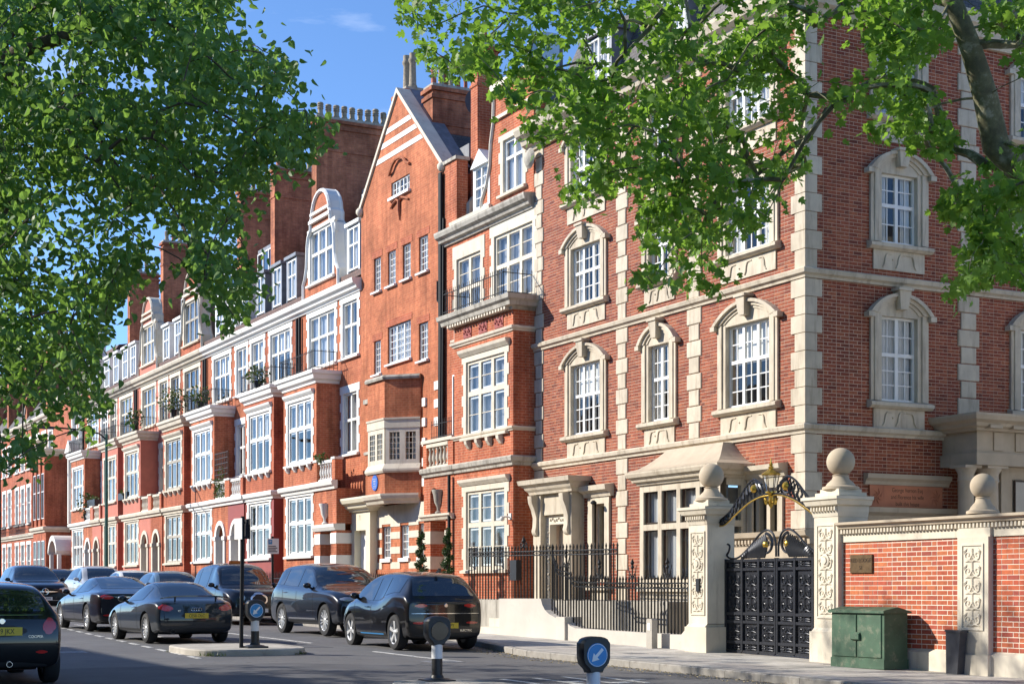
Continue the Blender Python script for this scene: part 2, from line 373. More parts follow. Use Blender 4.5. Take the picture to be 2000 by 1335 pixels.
simple('plate_white', (.80,.80,.78), .4, var=0)
simple('ink', (.012,.012,.014), .6, var=0)
simple('blue_trim', (.03,.20,.45), .3, var=0)
# ---------------------------------------------------------------- ground, road, pavements
def slopebox(mb, x0, x1, y0, y1, h0, h1):              # a box that follows the street's slope
    v = []
    for h in (h0, h1):
        for x, y in ((x0,y0),(x1,y0),(x1,y1),(x0,y1)): v.append((x, y, gz(y)+h))
    return mb.add(v, [(0,3,2,1),(4,5,6,7),(0,1,5,4),(1,2,6,5),(2,3,7,6),(3,0,4,7)])
def slopepoly(mb, poly, h0, h1):
    n = len(poly)
    return mb.add([(x,y,gz(y)+h0) for x,y in poly]+[(x,y,gz(y)+h1) for x,y in poly],
                  [tuple(range(n))[::-1], tuple(range(n,2*n))]+[(i,(i+1)%n,n+(i+1)%n,n+i) for i in range(n)])
mb = MB(); mb.quad(*[(x,y,gz(y)-.05) for x,y in ((-900,-300),(900,-300),(900,1200),(-900,1200))]); mb.build('ground', 'ground_earth', kind='structure', fix=False)
mb = MB(); ys = [-60+10*i for i in range(39)]
for a, b in zip(ys, ys[1:]): mb.quad(*[(x,y,gz(y)) for x,y in ((1.5,a),(16.8,a),(16.8,b),(1.5,b))])
road = mb.build('road', 'asphalt', kind='structure', fix=False)
mb = MB(); slopepoly(mb, [(2.0,14.0),(11.4,14.0),(12.0,21.3),(11.5,23.4),(10.9,24.5),(9.2,26.0),(2.0,25.7)], -.01, .0035); mb.build('darker_tarmac', 'darker_tarmac', kind='structure')  # darker stretch of road surface across the near foreground
mb = MB(); slopebox(mb, 10.9, 12.0, 31, 44, -.01, .0035); mb.build('darker_tarmac', 'darker_tarmac', kind='structure')
# kerb line: straight, then stepping back past the crossing
KX = [(14.0,-40),(14.0,26.3),(14.2,27.2),(14.95,30.2),(15.6,32.6),(15.95,34.2),(15.95,180)]
def kx(y):
    for (xa,ya),(xb,yb) in zip(KX, KX[1:]):
        if y <= yb: return xa+(xb-xa)*(y-ya)/(yb-ya)
    return KX[-1][0]
mb = MB()
slopepoly(mb, [(x+.14,y) for x,y in KX]+[(19.5,180),(19.5,26.5),(17.3,26.0),(17.3,-40)], -.1, .108)
pave = mb.build('pavement', 'joint', kind='structure')
mb = MB(); slopebox(mb, -12, 1.9, -40, 180, -.1, .115); mb.build('pavement', 'concrete', kind='structure')
# paving flags, each a piece, in courses across the pavement
flag = {}
def slab(x0, x1, y0, y1):
    k = (round(x1-x0, 2), round(y1-y0, 2))
    if k not in flag:
        m = MB(); c = .006; a, b = k[0]/2-.005, k[1]/2-.005
        m.add([(-a,-b,-.03),(a,-b,-.03),(a,b,-.03),(-a,b,-.03),(-a,-b,.002),(a,-b,.002),(a,b,.002),(-a,b,.002),(-a+c,-b+c,.007),(a-c,-b+c,.007),(a-c,b-c,.007),(-a+c,b-c,.007)],
              [(0,1,5,4),(1,2,6,5),(2,3,7,6),(3,0,4,7),(4,5,9,8),(5,6,10,9),(6,7,11,10),(7,4,8,11),(8,9,10,11)])
        flag[k] = m.mesh('paving_slab', 'paving', fix=False)
    yc = (y0+y1)/2
    o = obj('paving_slab', flag[k], pave, ((x0+x1)/2, yc, gz(yc)+.108+R.uniform(-.002,.004)))
    o.rotation_euler = (math.atan(.012)+R.uniform(-.003,.003), R.uniform(-.004,.004), 0)
rowy = 10.0; i = 0
while rowy < 45:
    d = (.6, .75, .6, .9)[i % 4]; x = kx(rowy+d/2)+.16+(.45 if i % 2 else 0); x0 = kx(rowy+d/2)+.16
    if i % 2: slab(x0, x, rowy, rowy+d)
    lim = 17.6 if rowy > 20 else 16.8
    while x < lim:
        wd = (.9, .75, .6)[(i*3+int(x*7)) % 3]; slab(x, x+wd, rowy, rowy+d); x += wd
    rowy += d; i += 1
# kerb stones
kst = {}
y = 8.0
while y < 60:
    ln = .91; xa, xb = kx(y), kx(y+ln); ang = math.atan2(xa-xb, ln)
    if 'k' not in kst:
        m = MB(); m.prism([(0,-.1),(0,.108),(.018,.125),(.15,.125),(.15,-.1)], 'y', -.45, .45); kst['k'] = m.mesh('kerb_stone', 'kerb')
    o = obj('kerb_stone', kst['k'], pave, (xa/2+xb/2, y+ln/2, gz(y+ln/2))); o.rotation_euler = (math.atan(.012), 0, ang); y += ln
mb = MB(); slopepoly(mb, [(15.95,60),(16.1,60),(16.1,180),(15.95,180)], -.1, .125); slopepoly(mb, [(1.75,-40),(1.9,-40),(1.9,180),(1.75,180)], -.1, .125)
mb.build('kerb', 'kerb', kind='structure')
mb = MB(); slopepoly(mb, [(17.3,-40),(17.3,26.0),(19.5,26.5),(19.5,180),(45,180),(45,-40)], -.1, .104); mb.build('courtyard', 'courtyard_paving', kind='structure')
# litter of dry leaves and grit along the gutter
mb = MB()
for _ in range(1500):
    y = R.uniform(14,31); x = kx(y)-R.random()**2*.55-.01; s = R.uniform(.008,.03); a = R.uniform(0,6.3); z = gz(y)+.006
    mb.add([(x+s*math.cos(a),y+s*math.sin(a),z),(x-s*.5*math.sin(a),y+s*.5*math.cos(a),z+R.uniform(0,.012)),(x-s*math.cos(a),y-s*math.sin(a),z),(x+s*.5*math.sin(a),y-s*.5*math.cos(a),z+R.uniform(0,.012))],[(0,1,2,3)])
mb.build('gutter_litter', 'debris', label='dry leaf litter lying along the kerb of the crossing', cat='leaf litter', kind='stuff', fix=False)
def cover(x, y, w, l, mat, off, lab, grp=None):
    t = thing('manhole_cover', lab, 'manhole cover', (x,y,gz(y)+off)); t.rotation_euler = (math.atan(.012),0,R.uniform(-.03,.03))
    m = MB(); m.box(-w/2,w/2,-l/2,l/2,-.02,.004); m.build('frame', mat, t); m = MB()
    for i in range(5):
        for j in range(5): m.box(-w*.4+i*w*.17,-w*.4+i*w*.17+w*.11,-l*.4+j*l*.17,-l*.4+j*l*.17+l*.11,.004,.008)
    m.build('tread', mat, t, kind='stuff')
cover(11.9,25.4,.6,.6,'lead',.0,'square iron manhole cover in the road near the pavement build out'); cover(6.6,31.0,.6,.6,'lead',.0,'square iron manhole cover in the road left of the parked coupe'); cover(15.4,24.6,.5,.35,'lead',.112,'small iron cover set in the pavement before the gate')
# painted markings
mb = MB()
for k in range(26):
    y = 27.9+k*1.42; x = 8.32+.058*(y-30); slopepoly(mb, [(x,y),(x+.10,y),(x+.10+.05,y+.85),(x+.05,y+.85)], -.004, .005)
slopebox(mb, 12.1, 12.2, 25.2, 29.2, -.004, .005); slopebox(mb, 12.25, 12.33, 33, 46, -.004, .005)
for k in range(14): slopebox(mb, 10.05, 10.15, 33+k*4, 34.6+k*4, -.004, .005)
# worn lettering on the carriageway
for k, (dx, dy) in enumerate(((0,0),(.55,0),(1.1,.1),(1.6,0))):
    slopebox(mb, 10.7+dx, 10.8+dx, 19.4+dy, 20.9+dy, -.004, .0055)
    slopebox(mb, 10.82+dx, 11.05+dx, 19.4+dy+.5*(k % 2), 19.6+dy+.5*(k % 2), -.004, .0055)
mb.build('road_marking', 'road_paint', kind='structure')
# traffic islands
def island(cx, cy, hw, hl, lab, moss, dz=0):
    t = thing('traffic_island', lab, 'traffic island', (cx, cy, gz(cy)+dz))
    pts = []
    for k in range(40):
        a = 2*PI*k/40; ca, sa = math.cos(a), math.sin(a)
        pts.append((hw*math.copysign(abs(ca)**.55, ca), hl*math.copysign(abs(sa)**.55, sa)))
    m = MB(); n = len(pts)
    for (x0,y0),(x1,y1) in zip(pts, pts[1:]+pts[:1]):
        q = .93
        m.add([(x0,y0,-.1+.012*y0),(x1,y1,-.1+.012*y1),(x1,y1,.10+.012*y1),(x0,y0,.10+.012*y0),(x1*.985,y1*.985,.125+.012*y1),(x0*.985,y0*.985,.125+.012*y0),(x1*.9,y1*q,.125+.012*y1),(x0*.9,y0*q,.125+.012*y0)],
              [(0,1,2,3),(3,2,4,5),(5,4,6,7)])
    m.build('kerb', 'concrete', t, weld=True)
    m = MB(); m.add([(x*.9,y*.93,.121+.012*y) for x,y in pts], [tuple(range(n))]); m.build('surface', 'concrete', t, fix=False)
    if moss:
        m = MB()
        for _ in range(260):
            a = R.uniform(PI, 2*PI) if R.random() < .8 else R.uniform(0, 2*PI)
            ca, sa = math.cos(a), math.sin(a); x = (hw+.02+R.random()**2*.05)*math.copysign(abs(ca)**.55, ca); y = (hl+.02+R.random()**2*.05)*math.copysign(abs(sa)**.55, sa)
            if math.sin(a*5)+R.uniform(-.6,.6) < .3: continue
            h = R.uniform(.03,.10); b = R.uniform(0, 6.3); wv = R.uniform(.006,.014)
            m.add([(x-wv*math.cos(b),y-wv*math.sin(b),0),(x+wv*math.cos(b),y+wv*math.sin(b),0),(x+R.uniform(-.04,.04),y+R.uniform(-.04,.04),h)], [(0,1,2)])
        m.build('weeds', 'leaf_pot', t, fix=False, kind='stuff')
    return t
island(9.5, 29.7, 1.15, 1.35, 'low concrete traffic island with weeds along its kerb, carrying the sign post', True)
island(9.35, 17.45, .85, 3.2, 'long concrete traffic island with a black backed bollard at its far end', False, -.075)

# ---------------------------------------------------------------- windows and walls
def wallpanel(mb, x0, x1, z0, z1, y=0, ops=(), depth=.2):
    xs = sorted({x0,x1,*[v for o in ops for v in o[:2] if x0 < v < x1]}); zs = sorted({z0,z1,*[v for o in ops for v in o[2:4] if z0 < v < z1]})
    for xa, xb in zip(xs, xs[1:]):
        for za, zb in zip(zs, zs[1:]):
            cx, cz = (xa+xb)/2, (za+zb)/2
            if any(o[0] < cx < o[1] and o[2] < cz < o[3] for o in ops): continue
            mb.quad((xa,y,za),(xb,y,za),(xb,y,zb),(xa,y,zb))
    reveals(mb, y, ops, depth)
def reveals(mb, y, ops, depth):
    for a, b, c, d in [o[:4] for o in ops]:
        e = y+depth
        mb.quad((a,y,c),(a,e,c),(a,e,d),(a,y,d)); mb.quad((b,y,c),(b,y,d),(b,e,d),(b,e,c))
        mb.quad((a,y,d),(a,e,d),(b,e,d),(b,y,d)); mb.quad((a,y,c),(b,y,c),(b,e,c),(a,e,c))
def wallprofile(mb, pts, z0, y=0, ops=(), depth=.2, thick=0):   # wall under an outline pts [(x,z)...]
    def zt(x):
        for (xa,za),(xb,zb) in zip(pts, pts[1:]):
            if xa <= x <= xb and xb > xa: return za+(zb-za)*(x-xa)/(xb-xa)
        return pts[-1][1]
    xs = sorted({p[0] for p in pts}|{v for o in ops for v in o[:2]}); xs = [x for x in xs if pts[0][0]-1e-6 <= x <= pts[-1][0]+1e-6]
    for xa, xb in zip(xs, xs[1:]):
        if xb-xa < 1e-5: continue
        cx = (xa+xb)/2; seg = sorted((o[2],o[3]) for o in ops if o[0] < cx < o[1]); lo = z0
        e = 1e-5; ta, tb = zt(xa+e), zt(xb-e)
        for c, d in seg:
            mb.quad((xa,y,lo),(xb,y,lo),(xb,y,c),(xa,y,c)); lo = d
        mb.quad((xa,y,lo),(xb,y,lo),(xb,y,tb),(xa,y,ta))
        if thick:
            mb.quad((xa,y+thick,z0),(xb,y+thick,z0),(xb,y+thick,tb),(xa,y+thick,ta)); mb.quad((xa,y,ta),(xb,y,tb),(xb,y+thick,tb),(xa,y+thick,ta))
    if thick:
        for x, z in (pts[0], pts[-1]): mb.quad((x,y,z0),(x,y,z),(x,y+thick,z),(x,y+thick,z0))
    reveals(mb, y, ops, depth)
CACHE = {}
def cached(key, fn):
    if key not in CACHE: CACHE[key] = fn()
    return CACHE[key]
def frame_mesh(w, h, cols, rows, mull, bar, ft, rec, mat, dp=.06):
    m = MB(); cw = (w-2*ft-(cols-1)*mull)/cols
    vx = []; x = -w/2
    for c in range(cols+1):
        t = ft if c in (0, cols) else mull; m.box(x, x+t, rec, rec+dp, 0, h); x += t
        if c < cols: vx.append((x, x+cw)); x += cw
    hi = h-2*ft; tr = mull*.9; z = ft; cells = []
    tot = hi-(len(rows)-1)*tr
    for a, b in vx: m.box(a, b, rec+.002, rec+dp, 0, ft); m.box(a, b, rec+.002, rec+dp, h-ft, h)
    for ri, (fr_, nx, ny) in enumerate(rows):
        rh = tot*fr_
        for a, b in vx:
            for k in range(1, nx): xx = a+(b-a)*k/nx; m.box(xx-bar/2, xx+bar/2, rec+.014, rec+.045, z, z+rh)
            for k in range(1, ny): zz = z+rh*k/ny; m.box(a, b, rec+.016, rec+.045, zz-bar/2, zz+bar/2)
            for i in range(nx):
                for j in range(ny): cells.append((a+(b-a)*(i+.5)/nx, z+rh*(j+.5)/ny, (b-a)/nx, rh/ny))
            if ri < len(rows)-1: m.box(a, b, rec+.002, rec+dp, z+rh, z+rh+tr)
        z += rh+tr
    return m.mesh('window', mat), cells
def window(par, x, z, w, h, cols=2, rows=((1,1,1),), y=0, rz=0, frame='white', ft=.05, mull=.06, bar=.022, rec=.10, curtain='net', glass='glass', name='window', dp=.06, room=True, infl=.02):
    me, cells = cached(('f',round(w,2),round(h,2),cols,rows,mull,bar,ft,rec,frame,dp), lambda: frame_mesh(w,h,cols,rows,mull,bar,ft,rec,frame,dp))
    o = obj(name, me, par, (x,y,z), rz)
    for cx, cz, pw, ph in cells:
        pm = cached(('p',round(pw,3),round(ph,3),glass), lambda: MB().quad((-pw/2,0,-ph/2),(pw/2,0,-ph/2),(pw/2,0,ph/2),(-pw/2,0,ph/2)).mesh('pane', glass, fix=False))
        p = obj('pane', pm, o, (cx, rec+.03, cz)); p.rotation_euler = (R.uniform(-.006,.006), 0, R.uniform(-.006,.006))
    def ibox():
        a, b, c, d = -w/2-infl, w/2+infl, -infl, h+infl; f, g = rec+dp-.005, rec+.75
        return MB().add([(a,f,c),(b,f,c),(b,f,d),(a,f,d),(a,g,c),(b,g,c),(b,g,d),(a,g,d)],[(4,5,6,7),(0,1,5,4),(1,2,6,5),(2,3,7,6),(3,0,4,7)]).mesh('room', 'interior', fix=False)
    if room: obj('room', cached(('i',round(w,2),round(h,2),rec,dp,infl), ibox), o)
    if curtain:
        def cur():
            m = MB(); sp = [(-w/2, w/2, h-.01)] if curtain == 'net' else ([(-w/2,-w/2+w*.30,h-.01),(w/2-w*.30,w/2,h-.01)] if curtain == 'drape' else [(-w/2,w/2,0)])
            if curtain == 'blind': m.quad((-w/2,0,h*.52),(w/2,0,h*.52),(w/2,0,h),(-w/2,0,h))
            else:
                for a, b, hh in sp:
                    n = max(8, int((b-a)/.035)); prev = None
                    for k in range(n+1):
                        t = a+(b-a)*k/n; yy = .022*math.sin(k*1.9)+.012*math.sin(k*.7)
                        if prev: m.quad((prev[0],prev[1],.01),(t,yy,.01),(t,yy,hh),(prev[0],prev[1],hh))
                        prev = (t, yy)
            return m.mesh('curtain', 'net' if curtain == 'net' else 'curtain', fix=False, smooth=True)
        obj('curtain', cached(('c',round(w,2),round(h,2),curtain), cur), o, (0, rec+dp+.06, 0))
    return o
def tooth_surround(par, w, h, mat='stone_white', lint=.24, jam=.16, tooth=.10, pr=.02, sill=True, bh=.30):
    def mk():
        m = MB(); z = 0; i = 0
        while z < h-.01:
            z1 = min(z+bh, h); e = jam+(tooth if i % 2 else 0)
            m.box(-w/2-e, -w/2+.004, -pr, .10, z, z1); m.box(w/2-.004, w/2+e, -pr, .10, z, z1); z = z1; i += 1
        m.box(-w/2-jam-tooth, w/2+jam+tooth, -pr-.003, .10, h-.004, h+lint)
        if sill: m.prism([(.1,-.10),(-pr-.09,-.10),(-pr-.10,-.03),(.0,.005),(.1,.005)], 'x', -w/2-jam-.06, w/2+jam+.06)
        return m.mesh('surround', mat)
    return obj('surround', cached(('ts',round(w,2),round(h,2),mat,lint,jam,tooth,pr,sill,bh), mk), par)
def arc(cx, zs, half, rise, n=12):                      # segmental arch through (cx+-half, zs) with crown rise
    r = (half*half+rise*rise)/(2*rise); a0 = math.asin(half/r)
    return [(cx+r*math.sin(-a0+2*a0*k/n), zs+rise-r+r*math.cos(-a0+2*a0*k/n)) for k in range(n+1)]
CORN = [(.05,0),(-.05,0),(-.07,.06),(-.14,.10),(-.16,.18),(-.24,.24),(-.27,.34),(-.27,.40),(.05,.44)]
STRG = [(.03,0),(-.05,0),(-.06,.05),(-.12,.09),(-.14,.17),(-.10,.20),(.03,.21)]
def scaled(prof, sy=1.0, sz=1.0, z=0): return [(a*sy, b*sz+z) for a, b in prof]
def moulding(par, name, mat, prof, x0, x1, m0=0, m1=0, loc=(0,0,0), rz=0):
    return MB().moulding(prof, x0, x1, m0, m1).build(name, mat, par, loc, rz)
def wrapmould(par, name, mat, prof, path, loc=(0,0,0)):   # moulding round a plan path [(x,y)...], outward = right-hand side of travel
    m = MB(); n = len(path); P = [Vector(p) for p in path]; rings = []
    for i in range(n):
        def nrm(a, b): d = (b-a).normalized(); return Vector((d.y, -d.x))
        ns = [nrm(P[j], P[j+1]) for j in (i-1, i) if 0 <= j and j+1 < n]
        b = ns[0] if len(ns) == 1 else (ns[0]+ns[1]).normalized()/max(.3, ((ns[0]+ns[1]).normalized()).dot(ns[0]))
        rings.append([(P[i].x-b.x*y, P[i].y-b.y*y, z) for y, z in prof])
    k = len(prof); o = 0
    m.add([v for r in rings for v in r], [tuple(range(k)), tuple(range((n-1)*k, n*k))[::-1]]+[(i*k+j, i*k+(j+1)%k, (i+1)*k+(j+1)%k, (i+1)*k+j) for i in range(n-1) for j in range(k)])
    return m.build(name, mat, par, loc)
def iron_railing(mb, pts, z, h, step=.12, r=.008, spike=True):     # joined balcony railing along a plan path
    for (xa,ya),(xb,yb) in zip(pts, pts[1:]):
        L = math.hypot(xb-xa, yb-ya); n = max(1, int(L/step))
        for k in range(n+1):
            t = k/n; x, y = xa+(xb-xa)*t, ya+(yb-ya)*t; mb.tube([(x,y,z),(x,y,z+h)], r, 4)
            if spike: mb.tube([(x,y,z+h),(x,y,z+h+.07)], [r*1.6,.001], 4)
        for zz in (z+.08, z+h-.08): mb.box(min(xa,xb)-.012, max(xa,xb)+.012, min(ya,yb)-.012, max(ya,yb)+.012, zz, zz+.02)
def pot_mesh(kind):
    m = MB()
    if kind == 0: m.lathe([(.11,0),(.12,.05),(.10,.08),(.09,.5),(.12,.55),(.12,.62),(.08,.62)], n=10)
    elif kind == 1: m.lathe([(.13,0),(.13,.1),(.10,.15),(.10,.3),(.13,.33),(.10,.37),(.13,.41),(.10,.45),(.13,.49),(.10,.55),(.07,.56)], n=10)
    else: m.lathe([(.15,0),(.17,.1),(.13,.18),(.11,.9),(.15,.98),(.15,1.05),(.12,1.1),(.12,1.25),(.08,1.25)], n=12)
    return m.mesh('chimney_pot', 'pot_clay' if kind == 0 else 'pot_buff', smooth=True)
def chimney(par, x0, x1, y0, y1, z0, z1, pots, mat='bk_dark'):      # pots: [(x,y,kind,scale)]
    m = MB(); m.box(x0, x1, y0, y1, z0, z1-.42); m.box(x0-.05, x1+.05, y0-.05, y1+.05, z1-.42, z1-.30); m.box(x0+.01, x1-.01, y0+.01, y1-.01, z1-.30, z1-.18)
    m.box(x0-.07, x1+.07, y0-.07, y1+.07, z1-.18, z1-.06); m.box(x0-.03, x1+.03, y0-.03, y1+.03, z1-1.25, z1-1.17)
    c = m.build('chimney', mat, par)
    MB().box(x0, x1, y0, y1, z1-.06, z1+.05).build('chimney_cap', 'stone_grey', c)
    for x, y, k, s in pots:
        p = obj('chimney_pot', cached(('pot',k), lambda: pot_mesh(k)), c, (x,y,z1+.04), R.uniform(0,3)); p.scale = (s,s,s*R.uniform(.93,1.07))
    return c
def foliage(mb, c, rad, n, size, rng=R, droop=.3):      # leafy tuft of small folded leaves
    for _ in range(n):
        d = Vector((rng.gauss(0,1), rng.gauss(0,1), rng.gauss(0,1))).normalized()*rng.random()**.45
        p = Vector((c[0]+d.x*rad[0], c[1]+d.y*rad[1], c[2]+d.z*rad[2])); leaf(mb, p, d, size*rng.uniform(.6,1.2), rng, droop)
def leaf(mb, p, d, s, rng, droop=.3):
    u = Vector((d.x+rng.uniform(-.7,.7), d.y+rng.uniform(-.7,.7), d.z*.5-droop+rng.uniform(-.5,.5)))
    u = u.normalized() if u.length > .01 else Vector((0,0,-1)); v = u.cross(Vector((rng.uniform(-1,1), rng.uniform(-1,1), rng.uniform(.2,1)))).normalized(); nn = u.cross(v)*.12*s
    a = p; b = p+u*s
    mb.add([a, a+u*s*.35+v*s*.40+nn, b, a+u*s*.35-v*s*.40+nn, a+u*s*.72+v*s*.25+nn*.7, a+u*s*.72-v*s*.25+nn*.7], [(0,1,4,2),(0,2,5,3)])
# ---------------------------------------------------------------- the corner house in dark red brick and stone
def flemish(x0, x1, z0, z1, ops=()):
    out = []; row = 0; z = z0
    while z < z1-.02:
        zb = min(z+.064, z1); x = x0-(.16875 if row % 2 else .05); k = 0
        while x < x1:
            L = .214 if k % 2 == 0 else .1015; a, b = max(x, x0), min(x+L, x1)
            if b-a > .03:
                cx, cz = (a+b)/2, (z+zb)/2
                if not any(o[0] < cx < o[1] and o[2] < cz < o[3] for o in ops): out.append((a, b, z, zb))
            x += L+.011; k += 1
        z += .075; row += 1
    return out
def brick_objs(par, bricks, mat, loc, rz, pr, name='brick'):
    for a, b, c, d in bricks:
        me = cached(('bk',round(b-a,3),round(d-c,3),mat,pr), lambda: MB().cbox(-(b-a)/2,(b-a)/2,-pr,.02,-(d-c)/2,(d-c)/2,.003).mesh('brick', mat, fix=False))
        x, z = (a+b)/2, (c+d)/2
        v = Matrix.Rotation(rz, 3, 'Z') @ Vector((x, R.uniform(-.0015,.0015), z))
        obj(name, me, par, Vector(loc)+v, rz)
def brick_stuff(par, bricks, mat, loc, rz, pr):
    m = MB()
    for a, b, c, d in bricks:
        p = -pr+R.uniform(-.0015,.0015); o = len(m.v)
        m.v += [(a,p,c),(b,p,c),(b,p,d),(a,p,d),(a,.012,c),(b,.012,c),(b,.012,d),(a,.012,d)]
        m.f += [(o,o+1,o+2,o+3),(o,o+4,o+5,o+1),(o+1,o+5,o+6,o+2),(o+2,o+6,o+7,o+3),(o+3,o+7,o+4,o)]
    return m.build('brickwork', mat, par, loc, rz, fix=False, kind='stuff')
RX, RY0, RY1 = 20.46, 26.13, 37.80
RW, RD = RY1-RY0, 9.5
rh = thing('corner_house', 'corner house of dark red brick with cream stone quoins and arched window hoods', 'house', (RX, RY1, 0), -PI/2)
WC = [(RY1-35.04, 1.50, 3), (RY1-31.60, .90, 2), (RY1-28.09, 1.60, 3)]
ROWS = [(5.38, 7.18), (8.73, 10.20), (11.45, 12.85)]
SC = [(2.47, 1.00, 2), (6.45, 1.00, 2)]                 # windows of the side wall, from the corner
ops = [(c-wd/2, c+wd/2, a, b) for c, wd, _ in WC for a, b in ROWS]
sops = [(c-wd/2, c+wd/2, a, b) for c, wd, _ in SC for a, b in ROWS]
bx0, bx1 = RY1-31.36, RY1-28.13                         # bay on the ground floor
lops = [(bx0+.1, bx1-.1, 1.2, 4.0), (1.18, 2.06, .4, 3.35), (3.15, 3.75, 1.6, 3.55), (RY1-27.90, RY1-27.0, 2.05, 3.55)]
mb = MB(); wallpanel(mb, 0, RW, -.3, 13.4, 0, ops+lops, .25); mb.build('wall', 'mortar', rh)
mb = MB(); wallpanel(mb, 0, RD, -.3, 13.4, 0, sops+[(1.6,3.6,1.0,2.9)], .25); mb.build('wall', 'mortar', rh, (RW,0,0), PI/2)
ex_ = lambda L: [(o[0]-.13,o[1]+.13,o[2]-.05,o[3]+.05) for o in L]
fb = flemish(.0, RW-.3, .3, 13.4, ex_(ops+lops)); sb = flemish(.3, RD, .3, 13.4, ex_(sops))
near = sorted((b for b in sb if 3.9 < b[2] < 9), key=lambda b: (b[0]-.3)+abs(b[2]-6)*.9)[:300]; ns = set(near)
brick_objs(rh, near, 'brick_red', (RW,0,0), PI/2, .004)
brick_stuff(rh, fb, 'brick_red', (0,0,0), 0, .004); brick_stuff(rh, [b for b in sb if b not in ns], 'brick_red', (RW,0,0), PI/2, .004)
def rh_surround(wd, h, apron, key):
    m = MB(); hw = wd/2
    for s in (-1, 1):
        for i, (e0, e1, p) in enumerate(((-.005,.10,.05),(.10,.20,.085),(.20,.29,.06))):
            a, b = sorted((s*(hw+e0), s*(hw+e1))); m.box(a, b, -p, .12, .004, h+.05)
    m.prism([(.12,-.16),(-.10,-.16),(-.17,-.11),(-.17,-.04),(-.02,.006),(.12,.006)], 'x', -hw-.36, hw+.36)
    m.box(-hw-.20, hw+.20, -.035, .02, -.16-apron, -.16)
    # segmental head: tympanum, then three stepped arch bands
    A = arc(0, h+.05, hw+.02, .24); m.strip([(x,h-.005) for x,_ in A], A, 'y', -.045, .10)
    for half0, rise0, half1, rise1, p in ((hw+.02,.24,hw+.13,.30,.07),(hw+.13,.30,hw+.25,.37,.11),(hw+.25,.37,hw+.37,.44,.17)):
        m.strip(arc(0,h+.05,half0,rise0), arc(0,h+.05,half1,rise1), 'y', -p, .02)
    for s in (-1, 1):
        a, b = sorted((s*(hw+.27), s*(hw+.43))); m.box(a, b, -.165, .02, h-.06, h+.045)
    # keystone with a scrolled foot
    m.add([(-.10,-.20,h+.14),(.10,-.20,h+.14),(.10,.02,h+.14),(-.10,.02,h+.14),(-.16,-.24,h+key),(.16,-.24,h+key),(.16,.02,h+key),(-.16,.02,h+key)],
          [(0,3,2,1),(4,5,6,7),(0,1,5,4),(1,2,6,5),(2,3,7,6),(3,0,4,7)])
    m.box(-.20, .20, -.27, .02, h+key+.002, h+key+.06)
    # carved scrolls on the apron
    zc = -.16-apron/2
    for s in (-1, 0, 1):
        x = s*hw*.72; dv = 1 if s <= 0 else -1
        m.tube(sm([(x+dv*.16,-.036,zc+.13),(x+dv*.02,-.046,zc+.12),(x-dv*.03,-.05,zc+.03),(x-dv*.05,-.05,zc-.08),(x-dv*.10,-.044,zc-.15)]), .018, 5)
    m.ball((-hw*.36,-.04,zc+.02), .022, 8)
    return m.mesh('surround', 'stone')
for cset, loc, rz in ((WC, (0,0,0), 0), (SC, (RW,0,0), PI/2)):
    for c, wd, n in cset:
        for ri, (a, b) in enumerate(ROWS):
            h = b-a; v = Matrix.Rotation(rz, 3, 'Z') @ Vector((c, 0, a))
            rows = ((.56, 2, 3 if ri == 0 else 2), (.44, 2, 2))
            wo_ = window(rh, 0, 0, wd, h, n, rows, curtain=R.choice(('drape','net','drape','blind')), frame='white', rec=.06, ft=.055, mull=.085)
            wo_.location = Vector(loc)+v; wo_.rotation_euler = (0,0,rz)
            obj('surround', cached(('rhs',wd,round(h,2),ri == 0), lambda: rh_surround(wd, h, .42, .53 if ri == 0 else .46)), wo_)
# quoins
qz = .3; i = 0
gaps = [(4.60,4.83),(7.80,8.03)]
qlist = []
for lo, hi in ((.3,4.60),(4.82,7.80),(8.02,13.4)):
    n = round((hi-lo)/.375); d = (hi-lo)/n
    for k in range(n): qlist.append((lo+k*d, lo+(k+1)*d, (n-1-k) % 2 == 0))
for a, b, big in qlist:
    e = .44 if big else .31; zc = (a+b)/2; d = b-a-.016
    me = cached(('q',big,round(d,3)), lambda: MB().box(-e,.032,-.032,e-.03,-d/2,d/2).mesh('quoin', 'stone')); obj('quoin', me, rh, (RW,0,zc))
    for xc, full in ((.25, .5), (RY1-33.29, .54), (RY1-30.15, .58)):
        ww = full if big else full-.17
        if b < 4.0 and bx0-.4 < xc < bx1+.4: continue
        me = cached(('qf',round(ww,2),round(d,3)), lambda: MB().cbox(-ww/2,ww/2,-.034,.02,-d/2,d/2,.014).mesh('quoin', 'stone')); obj('quoin', me, rh, (xc,0,zc))
    for yc in (4.44,):
        ww = .62 if big else .44
        me = cached(('qf',round(ww,2),round(d,3)), lambda: MB().cbox(-ww/2,ww/2,-.034,.02,-d/2,d/2,.014).mesh('quoin', 'stone')); obj('quoin', me, rh, (RW,yc,zc), PI/2)
for zz in (4.61, 7.81):
    moulding(rh, 'string_course', 'stone', scaled(STRG,1,1,zz), 0, RW, 0, -1); moulding(rh, 'string_course', 'stone', scaled(STRG,1,1,zz), 0, RD, 1, 0, (RW,0,0), PI/2)
C2 = scaled(CORN, 1.9, 1.5, 13.25)
moulding(rh, 'cornice', 'stone', C2, -.3, RW, 0, -1); moulding(rh, 'cornice', 'stone', C2, 0, RD, 1, 0, (RW,0,0), PI/2)
